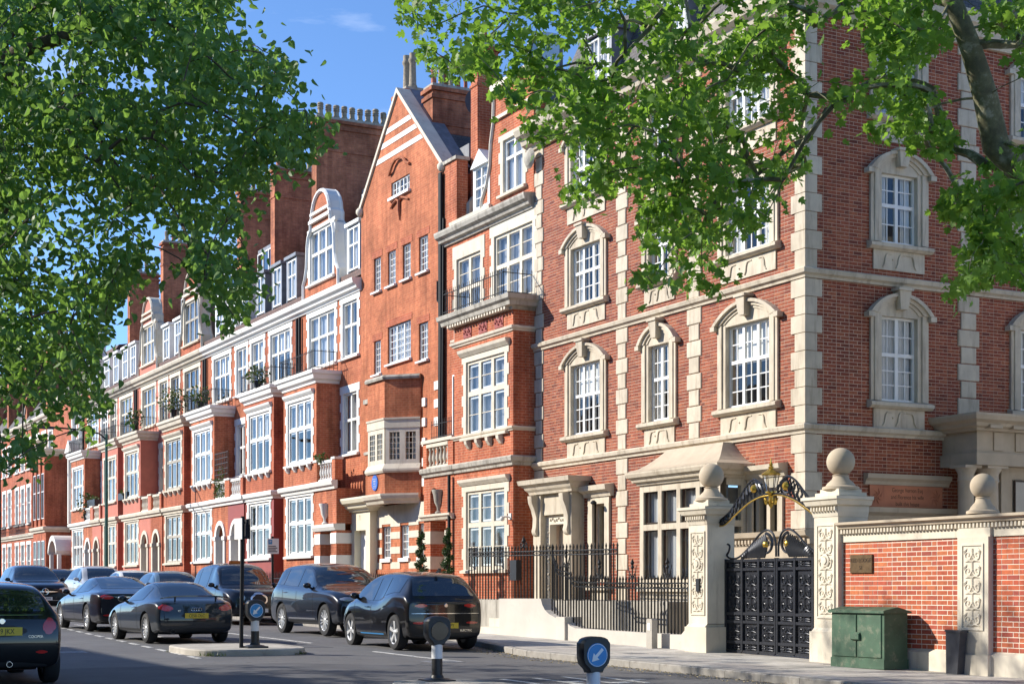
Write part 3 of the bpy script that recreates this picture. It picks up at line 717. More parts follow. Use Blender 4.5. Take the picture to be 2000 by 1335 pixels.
# mansard with lead dormers
mb = MB(); z0, z1 = 13.9, 16.4
mb.add([(0,.25,z0),(RW-.25,.25,z0),(RW-1.4,1.4,z1),(0,1.4,z1),(RW-.25,RD,z0),(RW-1.4,RD,z1)], [(0,1,2,3),(1,4,5,2)]); mb.add([(0,1.4,z1),(RW-1.4,1.4,z1),(RW-1.4,RD,z1),(0,RD,z1)], [(0,1,2,3)])
roof = mb.build('roof', 'slate', rh, fix=False)
for c, wd, n in WC:
    m = MB(); m.box(c-.65, c-.5, .35, 1.5, 14.0, 15.6); m.box(c+.5, c+.65, .35, 1.5, 14.0, 15.6); m.box(c-.75, c+.75, .25, 1.6, 15.6, 15.75); m.box(c-.5,c+.5,.9,1.4,14,15.6); m.build('dormer', 'lead', roof)
    window(rh, c, 14.15, 1.0, 1.4, 2, ((1,2,3),), y=.30, rec=.05, curtain='net', name='dormer_window')
# ---- ground-floor bay with a swept stone roof
pr = .72
b = MB(); S2 = 'stone'
by0 = -pr
b.box(bx0, bx1, by0, 0, -.3, 1.35); bb = b.build('bay_base', S2, rh)
b = MB()
for xa, xb in ((bx0+.15, bx0+1.5), (bx0+1.75, bx1-.2)): b.box(xa, xb, by0-.025, by0, .45, 1.05)
b.box(bx0-.06, bx1+.06, by0-.07, .0, 1.35, 1.47); b.build('bay_panel', S2, bb)
bwid = bx1-bx0
bay = window(rh, (bx0+bx1)/2, 1.47, bwid, 2.33, 4, ((.60,1,1),(.40,1,1)), y=by0, frame='stone', ft=.16, mull=.15, rec=.0, curtain='net', name='bay_window', dp=.16, infl=-.19)
for s, x in ((1, bx1), (-1, bx0)):
    wdw = window(rh, x, 1.47, pr-.02, 2.33, 1, ((.60,1,1),(.40,1,1)), y=-pr/2, rz=s*PI/2, frame='stone', ft=.15, mull=.15, rec=.0, curtain=None, name='bay_side_window', dp=.14, room=False)
m = MB()
for k in range(4):
    cw = (bwid-.32-.45)/4; xa = bx0+.16+k*(cw+.15)
    for za, zb in ((1.63, 2.77), (2.90, 3.66)):
        for q in ((xa,xa+.035,za,zb),(xa+cw-.035,xa+cw,za,zb)): m.box(q[0],q[1],by0+.06,by0+.11,q[2],q[3])
        m.box(xa+.035,xa+cw-.035,by0+.062,by0+.11,za,za+.04); m.box(xa+.035,xa+cw-.035,by0+.062,by0+.11,zb-.04,zb)
m.build('casement', 'bronze_dark', rh, split=True)
wrapmould(rh, 'bay_cornice', S2, scaled(CORN,.95,.75,3.80), [(bx0,0),(bx0,-pr),(bx1,-pr),(bx1,0)])
# swept roof of the bay
m = MB(); xa, xb, e = bx0-.26, bx1+.26, pr+.26; rings = []
for t in range(7):
    q = t/6; z = 4.10+.52*q; inn = .70*(q**.62)
    rings.append([(xa+inn*1.1, 0, z), (xa+inn*1.1, -e+inn, z), (xb-inn*1.1, -e+inn, z), (xb-inn*1.1, 0, z)])
for A, B in zip(rings, rings[1:]):
    for j in range(3): m.quad(A[j], A[j+1], B[j+1], B[j])
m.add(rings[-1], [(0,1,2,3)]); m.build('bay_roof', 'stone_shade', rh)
m = MB()
for zz in (4.16, 4.32, 4.46): m.box(bx1+.02, bx1+.30-(zz-4.16)*.8, -.62+(zz-4.16)*.8, 0.0, zz, zz+.14)
# ---- window beside the bay, with its own little cornice
sw = window(rh, RY1-27.45, 2.05, .90, 1.5, 2, ((1,1,1),), frame='stone', ft=.12, mull=.12, rec=.05, curtain=None, dp=.12)
m = MB(); m.box(-.62,-.45,-.06,.05,-.1,1.5); m.box(.45,.62,-.06,.05,-.1,1.5); m.box(-.62,.62,-.055,.05,1.5,1.72); m.prism([(.05,1.72),(-.08,1.72),(-.12,1.82),(-.24,1.88),(-.26,1.98),(.05,2.02)],'x',-.74,.74); m.box(-.7,.7,-.12,.05,-.22,-.1)
m.box(-.62,-.45,-.03,.05,-1.9,-.22); m.box(.45,.62,-.03,.05,-1.9,-.22); m.box(-.45,.45,-.02,.05,-1.9,-.22); m.build('surround', 'stone', sw)
# ---- stone door-case with consoles and cornice
dc = 1.62; dpj = .62
m = MB(); m.box(dc-1.02, dc-.62, -.38, 0, .4, 3.95); m.box(dc+.62, dc+1.02, -.38, 0, .4, 3.95); m.box(dc-.62, dc+.62, -.30, 0, 3.35, 3.95)
door = m.build('doorcase', 'stone', rh)
m = MB()
for x in (dc-.53, dc+.53): m.box(x-.09, x+.09, -.20, 0, .4, 3.35)
m.box(dc-.44, dc+.44, -.20, 0, 3.10, 3.35); m.build('carved_frame', 'stone_pale', door)
m = MB()
for x in (dc-.53, dc+.53):
    for k in range(26):
        z = .6+k*.10; m.ball((x+.035*math.sin(k*1.7), -.205, z), .032, 6)
for k in range(8): m.ball((dc-.38+k*.108, -.205, 3.22+.03*math.sin(k*2)), .042, 6)
m.build('carving', 'stone_pale', door, kind='stuff')
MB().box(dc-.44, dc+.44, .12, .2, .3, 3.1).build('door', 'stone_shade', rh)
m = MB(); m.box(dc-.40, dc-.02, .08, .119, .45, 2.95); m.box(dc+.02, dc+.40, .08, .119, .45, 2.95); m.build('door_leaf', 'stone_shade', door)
m = MB()
for s in (-.84, .84):
    pts = [(-.39,2.80),(-.45,2.84),(-.48,2.93),(-.45,3.05),(-.44,3.28),(-.50,3.50),(-.58,3.68),(-.60,3.86),(-.37,3.895),(-.37,2.80)]
    m.prism(pts, 'x', dc+s-.10, dc+s+.10)
m.build('console', 'stone', door, smooth=50, split=True)
wrapmould(door, 'canopy', 'stone', [(.3,3.90),(-.14,3.90),(-.16,3.96),(-.22,4.02),(-.26,4.10),(-.36,4.16),(-.39,4.28),(.3,4.32)], [(dc-1.0,0),(dc-1.0,-.30),(dc+1.0,-.30),(dc+1.0,0)])
# ---- narrow window beside the door
nw = window(rh, 3.45, 1.6, .60, 1.95, 1, ((1,1,1),), frame='stone', ft=.06, rec=.10, curtain=None, dp=.1)
m = MB(); m.box(-.52,-.30,-.07,.05,-.1,1.95); m.box(.30,.52,-.07,.05,-.1,1.95); m.box(-.52,.52,-.065,.05,1.95,2.12); m.prism([(.05,2.12),(-.1,2.12),(-.14,2.22),(-.26,2.28),(-.28,2.40),(.05,2.45)],'x',-.66,.66); m.box(-.6,.6,-.13,.05,-.22,-.1); m.box(-.45,.45,-.03,.05,-1.3,-.22); m.build('surround','stone',nw)
# security camera and relief tablet on the side wall
tb = MB().box(1.66, 3.66, -.05, .02, 3.13, 3.60).build('relief_tablet', 'terracotta', rh, (RW,0,0), PI/2)
moulding(rh, 'tablet_cornice', 'stone_shade', [(.02,3.605),(-.06,3.605),(-.08,3.68),(-.15,3.74),(-.16,3.83),(.02,3.85)], 1.52, 3.84, 0, 0, (RW,0,0), PI/2)
moulding(rh, 'tablet_ledge', 'stone_shade', [(.02,2.86),(-.08,2.86),(-.12,2.95),(-.24,3.02),(-.26,3.12),(.02,3.125)], 1.2, 3.95, 0, 0, (RW,0,0), PI/2)
for k, ln in enumerate(('George Vernon Esq', 'and Florence his wife', 'built this house')):
    o = text(tb, ln, .125, 'bronze_dark', (2.68, -.0505, 3.50-k*.145), (PI/2,0,0), .0008, sx=.85)
m = MB()
for sx in (1.86, 3.46):
    for k in range(7):
        a = k*.9; m.tube([(sx,-.05,3.36),(sx+.08*math.cos(a),-.062,3.36+.09*math.sin(a)),(sx+.15*math.cos(a+.5),-.055,3.36+.17*math.sin(a+.5))], [.014,.012,.006], 5)
m.build('carved_spray', 'terracotta', tb, kind='stuff')
m = MB(); m.box(1.35, 3.75, -.03, .03, 1.0, 2.86); m.build('stone_panel', 'stone_shade', rh, (RW,0,0), PI/2)
for k in range(3): window(rh, RW+.031, 1.3, .42, 1.42, 1, ((1,1,1),), y=1.85+k*.70, rz=PI/2, frame='stone_shade', ft=.03, rec=-.05, curtain=None, dp=.04, glass='car_glass')
m = MB(); m.tube([(RW+.02,4.62,3.58),(RW+.16,4.62,3.58)], .03, 8); m.box(RW+.10,RW+.2,4.5,4.86,3.54,3.66); m.build('security_camera', 'zinc', rh)
m = MB(); m.lathe([(.05,0),(.08,.02),(.08,.05),(.03,.10)], (3.62,-.30,3.52), 10); m.build('bracket_lamp', 'iron', rh)
m = MB(); m.lathe([(.0,0),(.10,.02),(.20,.06),(.27,.12),(.28,.13)], (.1,-.35,13.0), 18, 'y'); m.build('satellite_dish', 'stone_grey', rh)
# ---- columned stone porch at the side
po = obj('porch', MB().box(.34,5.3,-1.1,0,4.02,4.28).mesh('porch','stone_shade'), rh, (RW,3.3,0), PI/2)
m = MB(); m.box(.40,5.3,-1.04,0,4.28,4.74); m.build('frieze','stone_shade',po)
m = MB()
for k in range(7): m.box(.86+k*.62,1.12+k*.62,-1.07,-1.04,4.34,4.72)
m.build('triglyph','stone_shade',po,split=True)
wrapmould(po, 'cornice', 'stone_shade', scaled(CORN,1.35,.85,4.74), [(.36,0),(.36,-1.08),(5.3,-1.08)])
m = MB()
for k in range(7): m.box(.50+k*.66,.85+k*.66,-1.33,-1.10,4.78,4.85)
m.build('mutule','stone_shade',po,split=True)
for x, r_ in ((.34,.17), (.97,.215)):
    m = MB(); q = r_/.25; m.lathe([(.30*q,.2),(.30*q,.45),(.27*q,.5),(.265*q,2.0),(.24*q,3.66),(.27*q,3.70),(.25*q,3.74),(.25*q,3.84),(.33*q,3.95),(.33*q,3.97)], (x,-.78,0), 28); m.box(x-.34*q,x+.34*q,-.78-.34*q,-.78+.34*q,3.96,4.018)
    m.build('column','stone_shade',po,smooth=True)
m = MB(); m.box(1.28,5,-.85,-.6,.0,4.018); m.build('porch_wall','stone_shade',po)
for z in (1.0, 2.1, 3.0): window(rh, RW+.851, z, .46, .74, 1, ((1,1,1),), y=3.3+1.85, rz=PI/2, frame='bronze_dark', ft=.03, rec=-.05, curtain=None, dp=.04, glass='car_glass')
# ---------------------------------------------------------------- the terrace
def pipe(par, pts, r=.05): return MB().tube(pts, r, 8).build('drainpipe', 'iron', par, smooth=True)
def balustrade(par, x0, x1, y, z, h=.75, mat='stone_white', n=7):
    MB().box(x0, x1, y-.09, y+.09, z+h-.10, z+h).build('balustrade_rail', mat, par); MB().box(x0, x1, y-.08, y+.08, z, z+.08).build('balustrade_base', mat, par)
    me = cached(('bal',round(h,2),mat), lambda: MB().lathe([(.055,.08),(.055,.13),(.03,.16),(.07,.30),(.06,.38),(.03,h-.2),(.055,h-.16),(.055,h-.10)], n=8).mesh('baluster', mat, smooth=True))
    for k in range(n): obj('baluster', me, par, (x0+(x1-x0)*(k+.5)/n, y, z))
def urn(par, x, y, z, s=1.0, mat='stone_white'):
    o = MB().lathe([(.10,0),(.10,.04),(.05,.08),(.05,.16),(.12,.30),(.15,.50),(.19,.60),(.19,.64),(.14,.62)], n=14).build('urn', mat, par, (x,y,z), smooth=True); o.scale = (s,s,s); return o
def archfront(mb, x0, x1, z0, z1, y, cx, hw, zs, rise, th=.25):     # wall with one arched opening
    mb.box(x0, cx-hw, y, y+th, z0, z1); mb.box(cx+hw, x1, y, y+th, z0, z1)
    A = arc(cx, zs, hw, rise, 14); mb.strip(A, [(x,z1) for x,_ in A], 'y', y, y+th)
def plant_tuft(par_label, cat, loc, rad, n, size, pot, group=None, name='potted_plant', mat='leaf_pot'):
    t = thing(name, par_label, cat, loc, 0, group)
    m = MB(); foliage(m, (0,0,pot+rad[2]*.8), rad, n, size); m.build('foliage', mat, t, fix=False)
    if pot: MB().lathe([(.10,0),(.15,pot),(.16,pot+.02),(.12,pot+.02)], n=12).build('pot', 'black_plastic', t, smooth=True)
    return t

# ---- N1: brick bay house beside the corner house
Y1, W1 = 43.6, 5.78
h1 = thing('bay_house', 'brick house with stone mullioned bay and dentilled balcony, joined to the corner house', 'house', (20.45, Y1, 0), -PI/2)
B, ST = 'bk_n1', 'stone_pale'
bx = (2.1, 5.78); yb = -.65
wops = [(.92,2.53,8.85,11.20),(3.38,5.70,9.40,11.40)]
m = MB(); wallpanel(m, 0, W1, -.3, 12.3, 0, wops); m.build('wall', B, h1)
bops = [(2.9,5.3,1.95,4.17),(2.9,5.3,5.72,7.85)]
m = MB(); wallpanel(m, bx[0], bx[1], -.3, 8.95, yb, bops); m.quad((bx[1],yb,-.3),(bx[1],0,-.3),(bx[1],0,8.95),(bx[1],yb,8.95)); m.quad((bx[0],yb,-.3),(bx[0],0,-.3),(bx[0],0,8.95),(bx[0],yb,8.95)); m.build('bay', B, h1)
for z0, z1 in ((1.95,4.17),(5.72,7.85)):
    o = window(h1, 4.1, z0, 2.4, z1-z0, 3, ((.58,1,2),(.42,1,2)), y=yb, frame=ST, ft=.09, mull=.15, rec=.03, bar=.02, curtain='net', dp=.15)
    tooth_surround(o, 2.4, z1-z0, 'stone_pale', .16); m = MB()
    cw = (2.4-.18-.30)/3; hi = z1-z0-.18-.135
    for k in range(3):
        xa = -1.2+.09+k*(cw+.15)
        for za, zb in ((.09,.09+hi*.58),(.09+hi*.58+.135,z1-z0-.09)):
            for q in ((xa+.02,xa+.06),(xa+cw-.06,xa+cw-.02)): m.box(q[0],q[1],.08,.13,za+.02,zb-.02)
            m.box(xa+.06,xa+cw-.06,.082,.13,za+.02,za+.07); m.box(xa+.06,xa+cw-.06,.082,.13,zb-.07,zb-.02)
    m.build('sash', 'white', o)
    moulding(o, 'lintel_cornice', ST, [(.02,z1-z0+.16),(-.05,z1-z0+.16),(-.14,z1-z0+.26),(-.16,z1-z0+.34),(.02,z1-z0+.36)], -1.5, 1.5)
m = MB()
for k in range(4): m.prism([(0,0),(-.16,0),(-.14,-.10),(-.05,-.22),(0,-.24)], 'x', 3.05+k*.66, 3.20+k*.66)
m.build('bracket', ST, h1, (0,yb,5.60), split=True)
wrapmould(h1, 'string_course', 'stone_grey', scaled(STRG,1.2,1.3,4.74), [(0,-.66),(2.1,-.66),(bx[0],yb),(bx[1],yb),(bx[1],0)])
wrapmould(h1, 'string_course', ST, scaled(STRG,.7,.6,5.68), [(bx[0],0),(bx[0],yb),(bx[1],yb),(bx[1],0)]); wrapmould(h1, 'string_course', ST, scaled(STRG,.8,.7,8.36), [(bx[0],0),(bx[0],yb),(bx[1],yb),(bx[1],0)])
m = MB()
for k in range(3):
    m.box(2.75+k*.98,3.25+k*.98,yb-.02,yb,8.55,8.83)
    for q in range(9): m.ball((2.80+k*.98+q*.05, yb-.025, 8.69+.07*math.sin(q*1.3)), .035, 6)
m.build('carved_panel', 'paint_red', h1, kind='stuff')
wrapmould(h1, 'balcony', 'stone_grey', [(.6,8.93),(-.06,8.93),(-.08,9.0),(-.22,9.02),(-.24,9.12),(-.32,9.18),(-.34,9.30),(.6,9.31)], [(bx[0]-.2,0),(bx[0]-.2,yb),(bx[1]+.0,yb),(bx[1]+.0,0)])
m = MB()
for k in range(22): m.box(2.02+k*.17, 2.11+k*.17, yb-.20, yb-.02, 8.93, 9.018)
m.build('dentil_course', ST, h1, kind='stuff')
m = MB(); iron_railing(m, [(1.9,-.05),(1.9,-.9),(5.70,-.9),(5.70,-.05)], 9.31, .68, .13, .009); m.build('balcony_railing', 'iron', h1, fix=False)
o = window(h1, 1.725, 8.85, 1.61, 2.35, 2, ((.62,1,2),(.38,1,2)), frame=ST, ft=.09, mull=.14, rec=.04, dp=.14); tooth_surround(o, 1.61, 2.35, ST, .40)
o = window(h1, 4.54, 9.40, 2.32, 2.0, 3, ((.56,1,2),(.44,1,2)), frame=ST, ft=.09, mull=.14, rec=.04, dp=.14); tooth_surround(o, 2.32, 2.0, ST, .36)
moulding(h1, 'cornice', 'stone_grey', scaled(CORN,1.25,1.0,11.72), 0, W1)
MB().moulding([(0,12.26),(-.08,12.26),(-.10,12.36),(0,12.38)], .55, 3.2).build('parapet_coping', ST, h1)
# shaped gable over the cornice
gp = [(2.55,12.15),(2.62,12.6),(2.95,13.0),(3.15,13.5),(3.20,14.1),(3.35,14.6),(3.40,15.5),(5.70,15.5),(5.70,12.15)][:-1]
gops = [(3.9,5.1,12.5,14.0)]
m = MB(); wallprofile(m, gp, 12.15, .02, gops, .2, .35); m.build('gable', B, h1)
m = MB(); m.tube([(x-.03,.0,z) for x, z in gp[:-1]], .06, 6); m.box(3.3,5.75,-.12,.45,15.5,15.68); m.box(3.3,5.75,-.06,.0,14.66,14.76); m.build('gable_coping', ST, h1)
o = window(h1, 4.5, 12.5, 1.2, 1.5, 2, ((.68,1,1),(.32,1,1)), y=.02, frame='white', ft=.08, mull=.09, rec=.06); tooth_surround(o, 1.2, 1.5, ST, .16)
m = MB(); m.add([(0,.3,12.2),(3.4,.3,12.2),(3.4,1.6,15.2),(0,1.6,15.2)],[(0,1,2,3)]); m.add([(0,1.6,15.2),(5.7,1.6,15.2),(5.7,7,16.6),(0,7,16.6)],[(0,1,2,3)]); m.quad((0,.3,12.2),(0,1.6,15.2),(0,7,16.6),(0,7,12.2)); m.box(0,5.7,1.5,1.6,12.2,15.2); rf = m.build('roof', 'tile', h1, fix=False)
m = MB(); m.box(2.05,3.05,-.02,.9,12.38,12.42); m.prism([(1.98,13.62),(3.12,13.62),(2.55,14.1)], 'y', -.08, 1.0); m.box(2.02,2.10,.0,.9,12.42,13.6); m.box(3.0,3.08,.0,.9,12.42,13.6); m.build('dormer', 'white', h1)
window(h1, 2.55, 12.42, .9, 1.2, 2, ((.5,1,2),(.5,1,2)), y=-.01, frame='white', ft=.06, mull=.06, rec=.02)
chimney(h1, .95, 1.4, .45, 1.15, 12.2, 17.6, [(1.17,.8,0,.9)], 'bk_n1')
m = MB(); m.prism([(.3,12.3),(.62,12.3),(1.0,13.4),(1.0,13.9),(.3,12.9)], 'x', .95, 1.15); m.build('parapet_scroll', 'stone_grey', h1)
MB().box(.05,.95,-.02,.35,12.2,14.2).build('parapet_pier', B, h1); MB().box(0,1.0,-.08,.4,14.2,14.3).build('pier_coping', 'stone_grey', h1)
MB().box(3.6,4.4,1.0,1.55,15.2,17.1).build('roof_light', 'zinc', h1)
window(h1, 4.0, 15.7, .7, 1.3, 1, ((1,1,1),), y=.99, frame='white', rec=-.06, dp=.05, glass='car_glass', curtain=None)
# entrance porch with urn niche and balustrade
ex = (.0, 2.1); ye = -.66
m = MB(); archfront(m, ex[0], ex[1], 3.62, 4.74, ye, .72, .26, 4.25, .16); wp = m.build('porch', 'bk_n1', h1)
m = MB(); m.box(.98,1.04,ye,ye+.25,3.62,4.3); m.box(.0,.47,ye,0,-.3,3.45); m.box(1.55,2.1,ye,0,-.3,3.45); m.box(0,2.1,ye+.25,0,3.6,4.74); m.build('porch_pier', 'bk_n1', h1, split=True)
m = MB()
for z in (1.25, 2.0, 2.75):
    m.box(-.03,.50,ye-.02,.0,z,z+.38); m.box(1.5,1.84,ye-.02,-.02,z,z+.38)
m.build('stone_band', 'stone_pale', h1, split=True)
moulding(h1, 'porch_cornice', 'stone_pale', [(.3,3.45),(-.06,3.45),(-.10,3.52),(-.16,3.56),(-.17,3.62),(.3,3.63)], -.05, 2.1, 0, 0, (0,ye,0))
MB().box(.22,1.55,-.06,-.02,.6,3.45).build('door', 'paint_red', h1); urn(h1, 1.1, ye-.02, 3.63, 1.1, 'stone_grey')
balustrade(h1, .25, 1.75, ye+.05, 4.98, .74, 'stone_pale', 6); m = MB(); m.box(0,.25,ye-.03,ye+.2,4.98,5.75); m.box(1.75,2.1,ye-.03,ye+.2,4.98,5.75); m.build('balustrade_pier', 'bk_n1', h1, split=True)
MB().box(-.05,2.1,ye-.08,ye+.25,5.75,5.85).build('pier_coping', 'stone_pale', h1)
m = MB(); iron_railing(m, [(.2,-.5),(1.6,-.5)], 5.85, .55, .11); m.build('terrace_railing', 'iron', h1, fix=False)
window(h1, 1.1, 5.8, .8, 2.0, 2, ((1,1,1),), y=0, frame='white', rec=-.05, dp=.05, glass='car_glass', curtain=None)
pipe(h1, [(.02,-.10,14.0),(.02,-.10,8.8),(.02,-.12,5.9)], .055); pipe(h1, [(1.98,-.76,4.7),(1.98,-.76,.6)], .05); pipe(h1, [(.12,-.06,12.6),(.12,-.1,6)], .04)
m = MB(); m.tube([(5.62,yb-.02,3.35),(5.62,yb-.22,3.35)], .025, 6); m.ball((5.62,yb-.25,3.30), .07, 10); m.box(5.55,5.7,yb-.03,yb,3.28,3.45); m.build('security_camera', 'stone_white', h1)

# ---- N2: tall gabled house with a canted oriel
Y2, W2 = 50.2, 6.6
h2 = thing('gabled_house', 'tall plain brick house with steep pointed gable and canted stone oriel', 'house', (20.45, Y2, 0), -PI/2)
B = 'bk_n2'
rw = [(1.12,1.71,11.3,12.4),(2.29,2.95,11.3,12.4),(3.51,4.14,11.3,12.4),(4.76,5.46,11.3,12.4),(1.12,1.71,8.55,9.65),(2.29,4.14,8.75,9.95),(4.76,5.46,8.55,9.7),(2.58,4.05,14.10,14.60)]
gr = [(2.02,2.74,2.40,3.45),(3.50,4.20,2.40,3.45),(4.95,5.45,2.40,3.45),(.25,1.25,.5,3.37)]
out = [(0,14.25),(3.14,17.3),(6.55,14.25)]
m = MB(); wallprofile(m, out, -.3, 0, rw+gr, .2, .4); m.build('wall', B, h2)
for i, (a, b, c, d) in enumerate(rw[:7]):
    n = 3 if b-a > 1 else 1
    o = window(h2, (a+b)/2, c, b-a, d-c, n, ((1,2 if n == 3 else 3,5),), frame='white', ft=.055, mull=.07, bar=.018, rec=.06, curtain='net' if i in (1,5) else 'drape')
    MB().prism([(.06,-.09),(-.10,-.09),(-.11,-.03),(.0,.0),(.06,0)], 'x', -(b-a)/2-.08, (b-a)/2+.08).build('sill', 'white', o)
    MB().box(-(b-a)/2-.12,(b-a)/2+.12,-.012,.05,d-c+.0,d-c+.22).build('lintel', 'bk_b', o)
o = window(h2, 3.315, 14.10, 1.47, .50, 5, ((1,1,2),), frame='white', ft=.045, mull=.04, bar=.018, rec=.05, curtain='drape')
MB().box(-.82,.82,-.10,.05,-.09,0).build('sill', 'white', o)
MB().tube([(-.82,-.05,.78),(-.62,-.09,.86),(-.45,-.09,1.02),(-.2,-.09,1.13),(.2,-.09,1.13),(.45,-.09,1.02),(.62,-.09,.86),(.82,-.05,.78)], .05, 6).build('brick_hood', 'bk_dark', o)
m = MB(); m.tube([(-.7,-.03,-.32),(-.45,-.05,-.22),(-.2,-.05,-.16),(0,-.05,-.24),(.2,-.05,-.16),(.45,-.05,-.22),(.7,-.03,-.32)], .04, 5); m.tube([(0,-.05,-.2),(0,-.06,-.5),(0,-.03,-.85)], [.06,.05,.02], 5); m.build('brick_drop', 'bk_dark', o)
m = MB()
for z0, z1 in ((15.45,15.62),(15.88,16.05),(16.28,16.45)):
    f = lambda z: (17.3-z)/(17.3-14.25)
    m.add([(3.14-3.0*f(z0),-.014,z0),(3.14+3.25*f(z0),-.014,z0),(3.14+3.25*f(z1),-.014,z1),(3.14-3.0*f(z1),-.014,z1)],[(0,1,2,3)])
m.build('stone_band', 'stone_white', h2, fix=False, split=True)
m = MB()
for xe in (0, 6.55):
    for (ya, yb2, lift, mat_) in ((-.07,.42,.0,0),):
        dx = -.12 if xe == 0 else .12
        m.add([(xe+dx,ya,14.12),(xe+dx,yb2,14.12),(3.14,yb2,17.40),(3.14,ya,17.40),(xe+dx,ya,14.30),(xe+dx,yb2,14.30),(3.14,yb2,17.56),(3.14,ya,17.56)],[(0,1,2,3),(4,5,6,7),(0,3,7,4),(1,2,6,5),(0,4,5,1),(3,2,6,7)])
m.build('gable_coping', 'stone_pale', h2)
m = MB(); m.add([(6.5,.42,14.32),(6.5,.95,14.32),(3.14,.95,17.58),(3.14,.42,17.58)],[(0,1,2,3)]); m.build('lead_flashing', 'lead', h2, fix=False)
m = MB()
for xe in (0, 6.55): m.ball((xe,-.03,14.2), .16, 10)
m.build('kneeler', 'stone_pale', h2, smooth=True, split=True)
m = MB(); m.quad((-.0,.4,14.05),(3.14,.4,17.2),(3.14,8,17.2),(0,8,14.05)); m.quad((6.55,.4,14.05),(3.14,.4,17.2),(3.14,8,17.2),(6.55,8,14.05)); m.build('roof', 'slate', h2, fix=False)
m = MB(); m.quad((6.55,0,0),(6.55,8,0),(6.55,8,14.1),(6.55,0,14.1)); m.quad((0,0,0),(0,8,0),(0,8,14.1),(0,0,14.1)); m.build('party_wall', B, h2, fix=False)
MB().box(5.7,6.5,.9,2.6,14.6,15.05).build('roof_light', 'lead', h2)
chimney(h2, 1.75, 2.75, .45, 1.15, 14, 17.75, [(2.0,.8,2,.95),(2.5,.8,2,.92)], 'bk_dark')
chimney(h2, 3.9, 4.6, .55, 2.05, 14, 17.35, [(4.25,.75,0,.9),(4.25,1.02,2,.72),(4.0,1.2,0,1.7),(4.25,1.35,2,.62),(4.25,1.62,0,.7),(4.25,1.88,0,.65)], 'bk_dark')
m = MB(); m.lathe([(0.02,0),(.18,.03),(.34,.10),(.42,.17),(.43,.18)], (6.1,1.3,16.4), 18, 'x'); m.tube([(6.1,1.3,16.4),(6.1,1.3,14.2)], .03, 6); m.build('satellite_dish', 'grey_plastic', h2)
pipe(h2, [(6.50,-.08,14.0),(6.50,-.08,8.8),(6.50,-.10,5.2)], .06); m = MB(); m.tube([(6.2,-.03,10.8),(6.25,-.05,10.2),(6.5,-.05,10.0)], .03, 6); m.build('overflow_pipe', 'iron', h2)
# oriel: plan, brick above and below, stone window band between
PL = [(1.90,0),(1.90,-.06),(2.75,-.90),(4.15,-.90),(5.02,-.06),(5.02,0)]
def planwall(mb, path, z0, z1):
    for (xa,ya),(xb,yb_) in zip(path, path[1:]): mb.quad((xa,ya,z0),(xb,yb_,z0),(xb,yb_,z1),(xa,ya,z1))
m = MB(); planwall(m, PL, 4.40, 5.12); planwall(m, PL, 6.78, 7.98); planwall(m, PL[:2], 5.12, 6.78); planwall(m, PL[4:], 5.12, 6.78); m.add([(x,y,7.98) for x,y in PL],[tuple(range(6))]); ori = m.build('oriel', B, h2, weld=True)
wrapmould(ori, 'oriel_coping', 'stone_grey', [(.2,7.98),(-.08,7.98),(-.10,8.05),(-.06,8.12),(.2,8.14)], PL[1:-1])
wrapmould(ori, 'oriel_cornice', 'stone_pale', [(.25,4.10),(-.02,4.10),(-.06,4.18),(-.14,4.24),(-.18,4.34),(-.18,4.40),(.25,4.42)], PL[1:-1])
wrapmould(ori, 'oriel_sill', 'stone_pale', [(.25,5.06),(-.05,5.06),(-.09,5.12),(-.09,5.18),(.0,5.34),(.25,5.34)], PL[1:-1]); wrapmould(ori, 'oriel_head', 'stone_pale', [(.25,6.46),(-.02,6.46),(-.02,6.70),(-.05,6.73),(-.05,6.78),(.25,6.79)], PL[1:-1])
def face_window(par, p, q, z, h, n, ft, mull):
    dx, dy = q[0]-p[0], q[1]-p[1]; L = math.hypot(dx, dy)
    return window(par, (p[0]+q[0])/2, z, L-.06, h, n, ((1,3,5),), y=(p[1]+q[1])/2, rz=math.atan2(dy, dx), frame='stone_pale', ft=ft, mull=mull, rec=.0, bar=.018, curtain='drape', dp=.2)
face_window(h2, PL[1], PL[2], 5.34, 1.12, 2, .13, .12); face_window(h2, PL[2], PL[3], 5.34, 1.12, 2, .15, .16); face_window(h2, PL[3], PL[4], 5.34, 1.12, 2, .13, .20)
m = MB()
for k in range(5): m.box(5.12,5.36,-.06,.0,4.6+k*.62,4.86+k*.62)
for k in range(3): m.box(5.95,6.25,-.03,.0,6.4+k*.55,6.66+k*.55)
for k in range(6): m.box(.62,.95,-.02,0,4.7+k*.5,4.95+k*.5)
m.build('stone_block', 'stone_white', h2, split=True)
m = MB(); m.box(.60,.97,-.10,-.022,4.4,7.6); m.build('pier', B, h2); m = MB(); m.box(.55,1.02,-.16,-.022,4.3,4.5); m.box(.55,1.02,-.14,-.022,5.9,6.0); m.box(.55,1.02,-.16,-.022,7.6,7.75); m.build('pier_cap','stone_grey',h2, split=True)
pq = MB().lathe([(.001,0),(.245,0),(.245,-.03),(.22,-.034),(.001,-.034)], n=26, axis='y').build('blue_plaque', 'plaque_blue', ori, (3.40,-.90,4.78), 0)
for k, (s, zz, sz) in enumerate((('LONDON COUNTY',.12,.038),('ERNEST',.05,.07),('ARTIST',-.03,.06),('1850-1902',-.10,.05),('LIVED HERE',-.155,.042))):
    o = text(ori, s, sz, 'sign_white', (3.40,-.936,4.78+zz), (PI/2,0,0), .001, 'plaque_lettering')
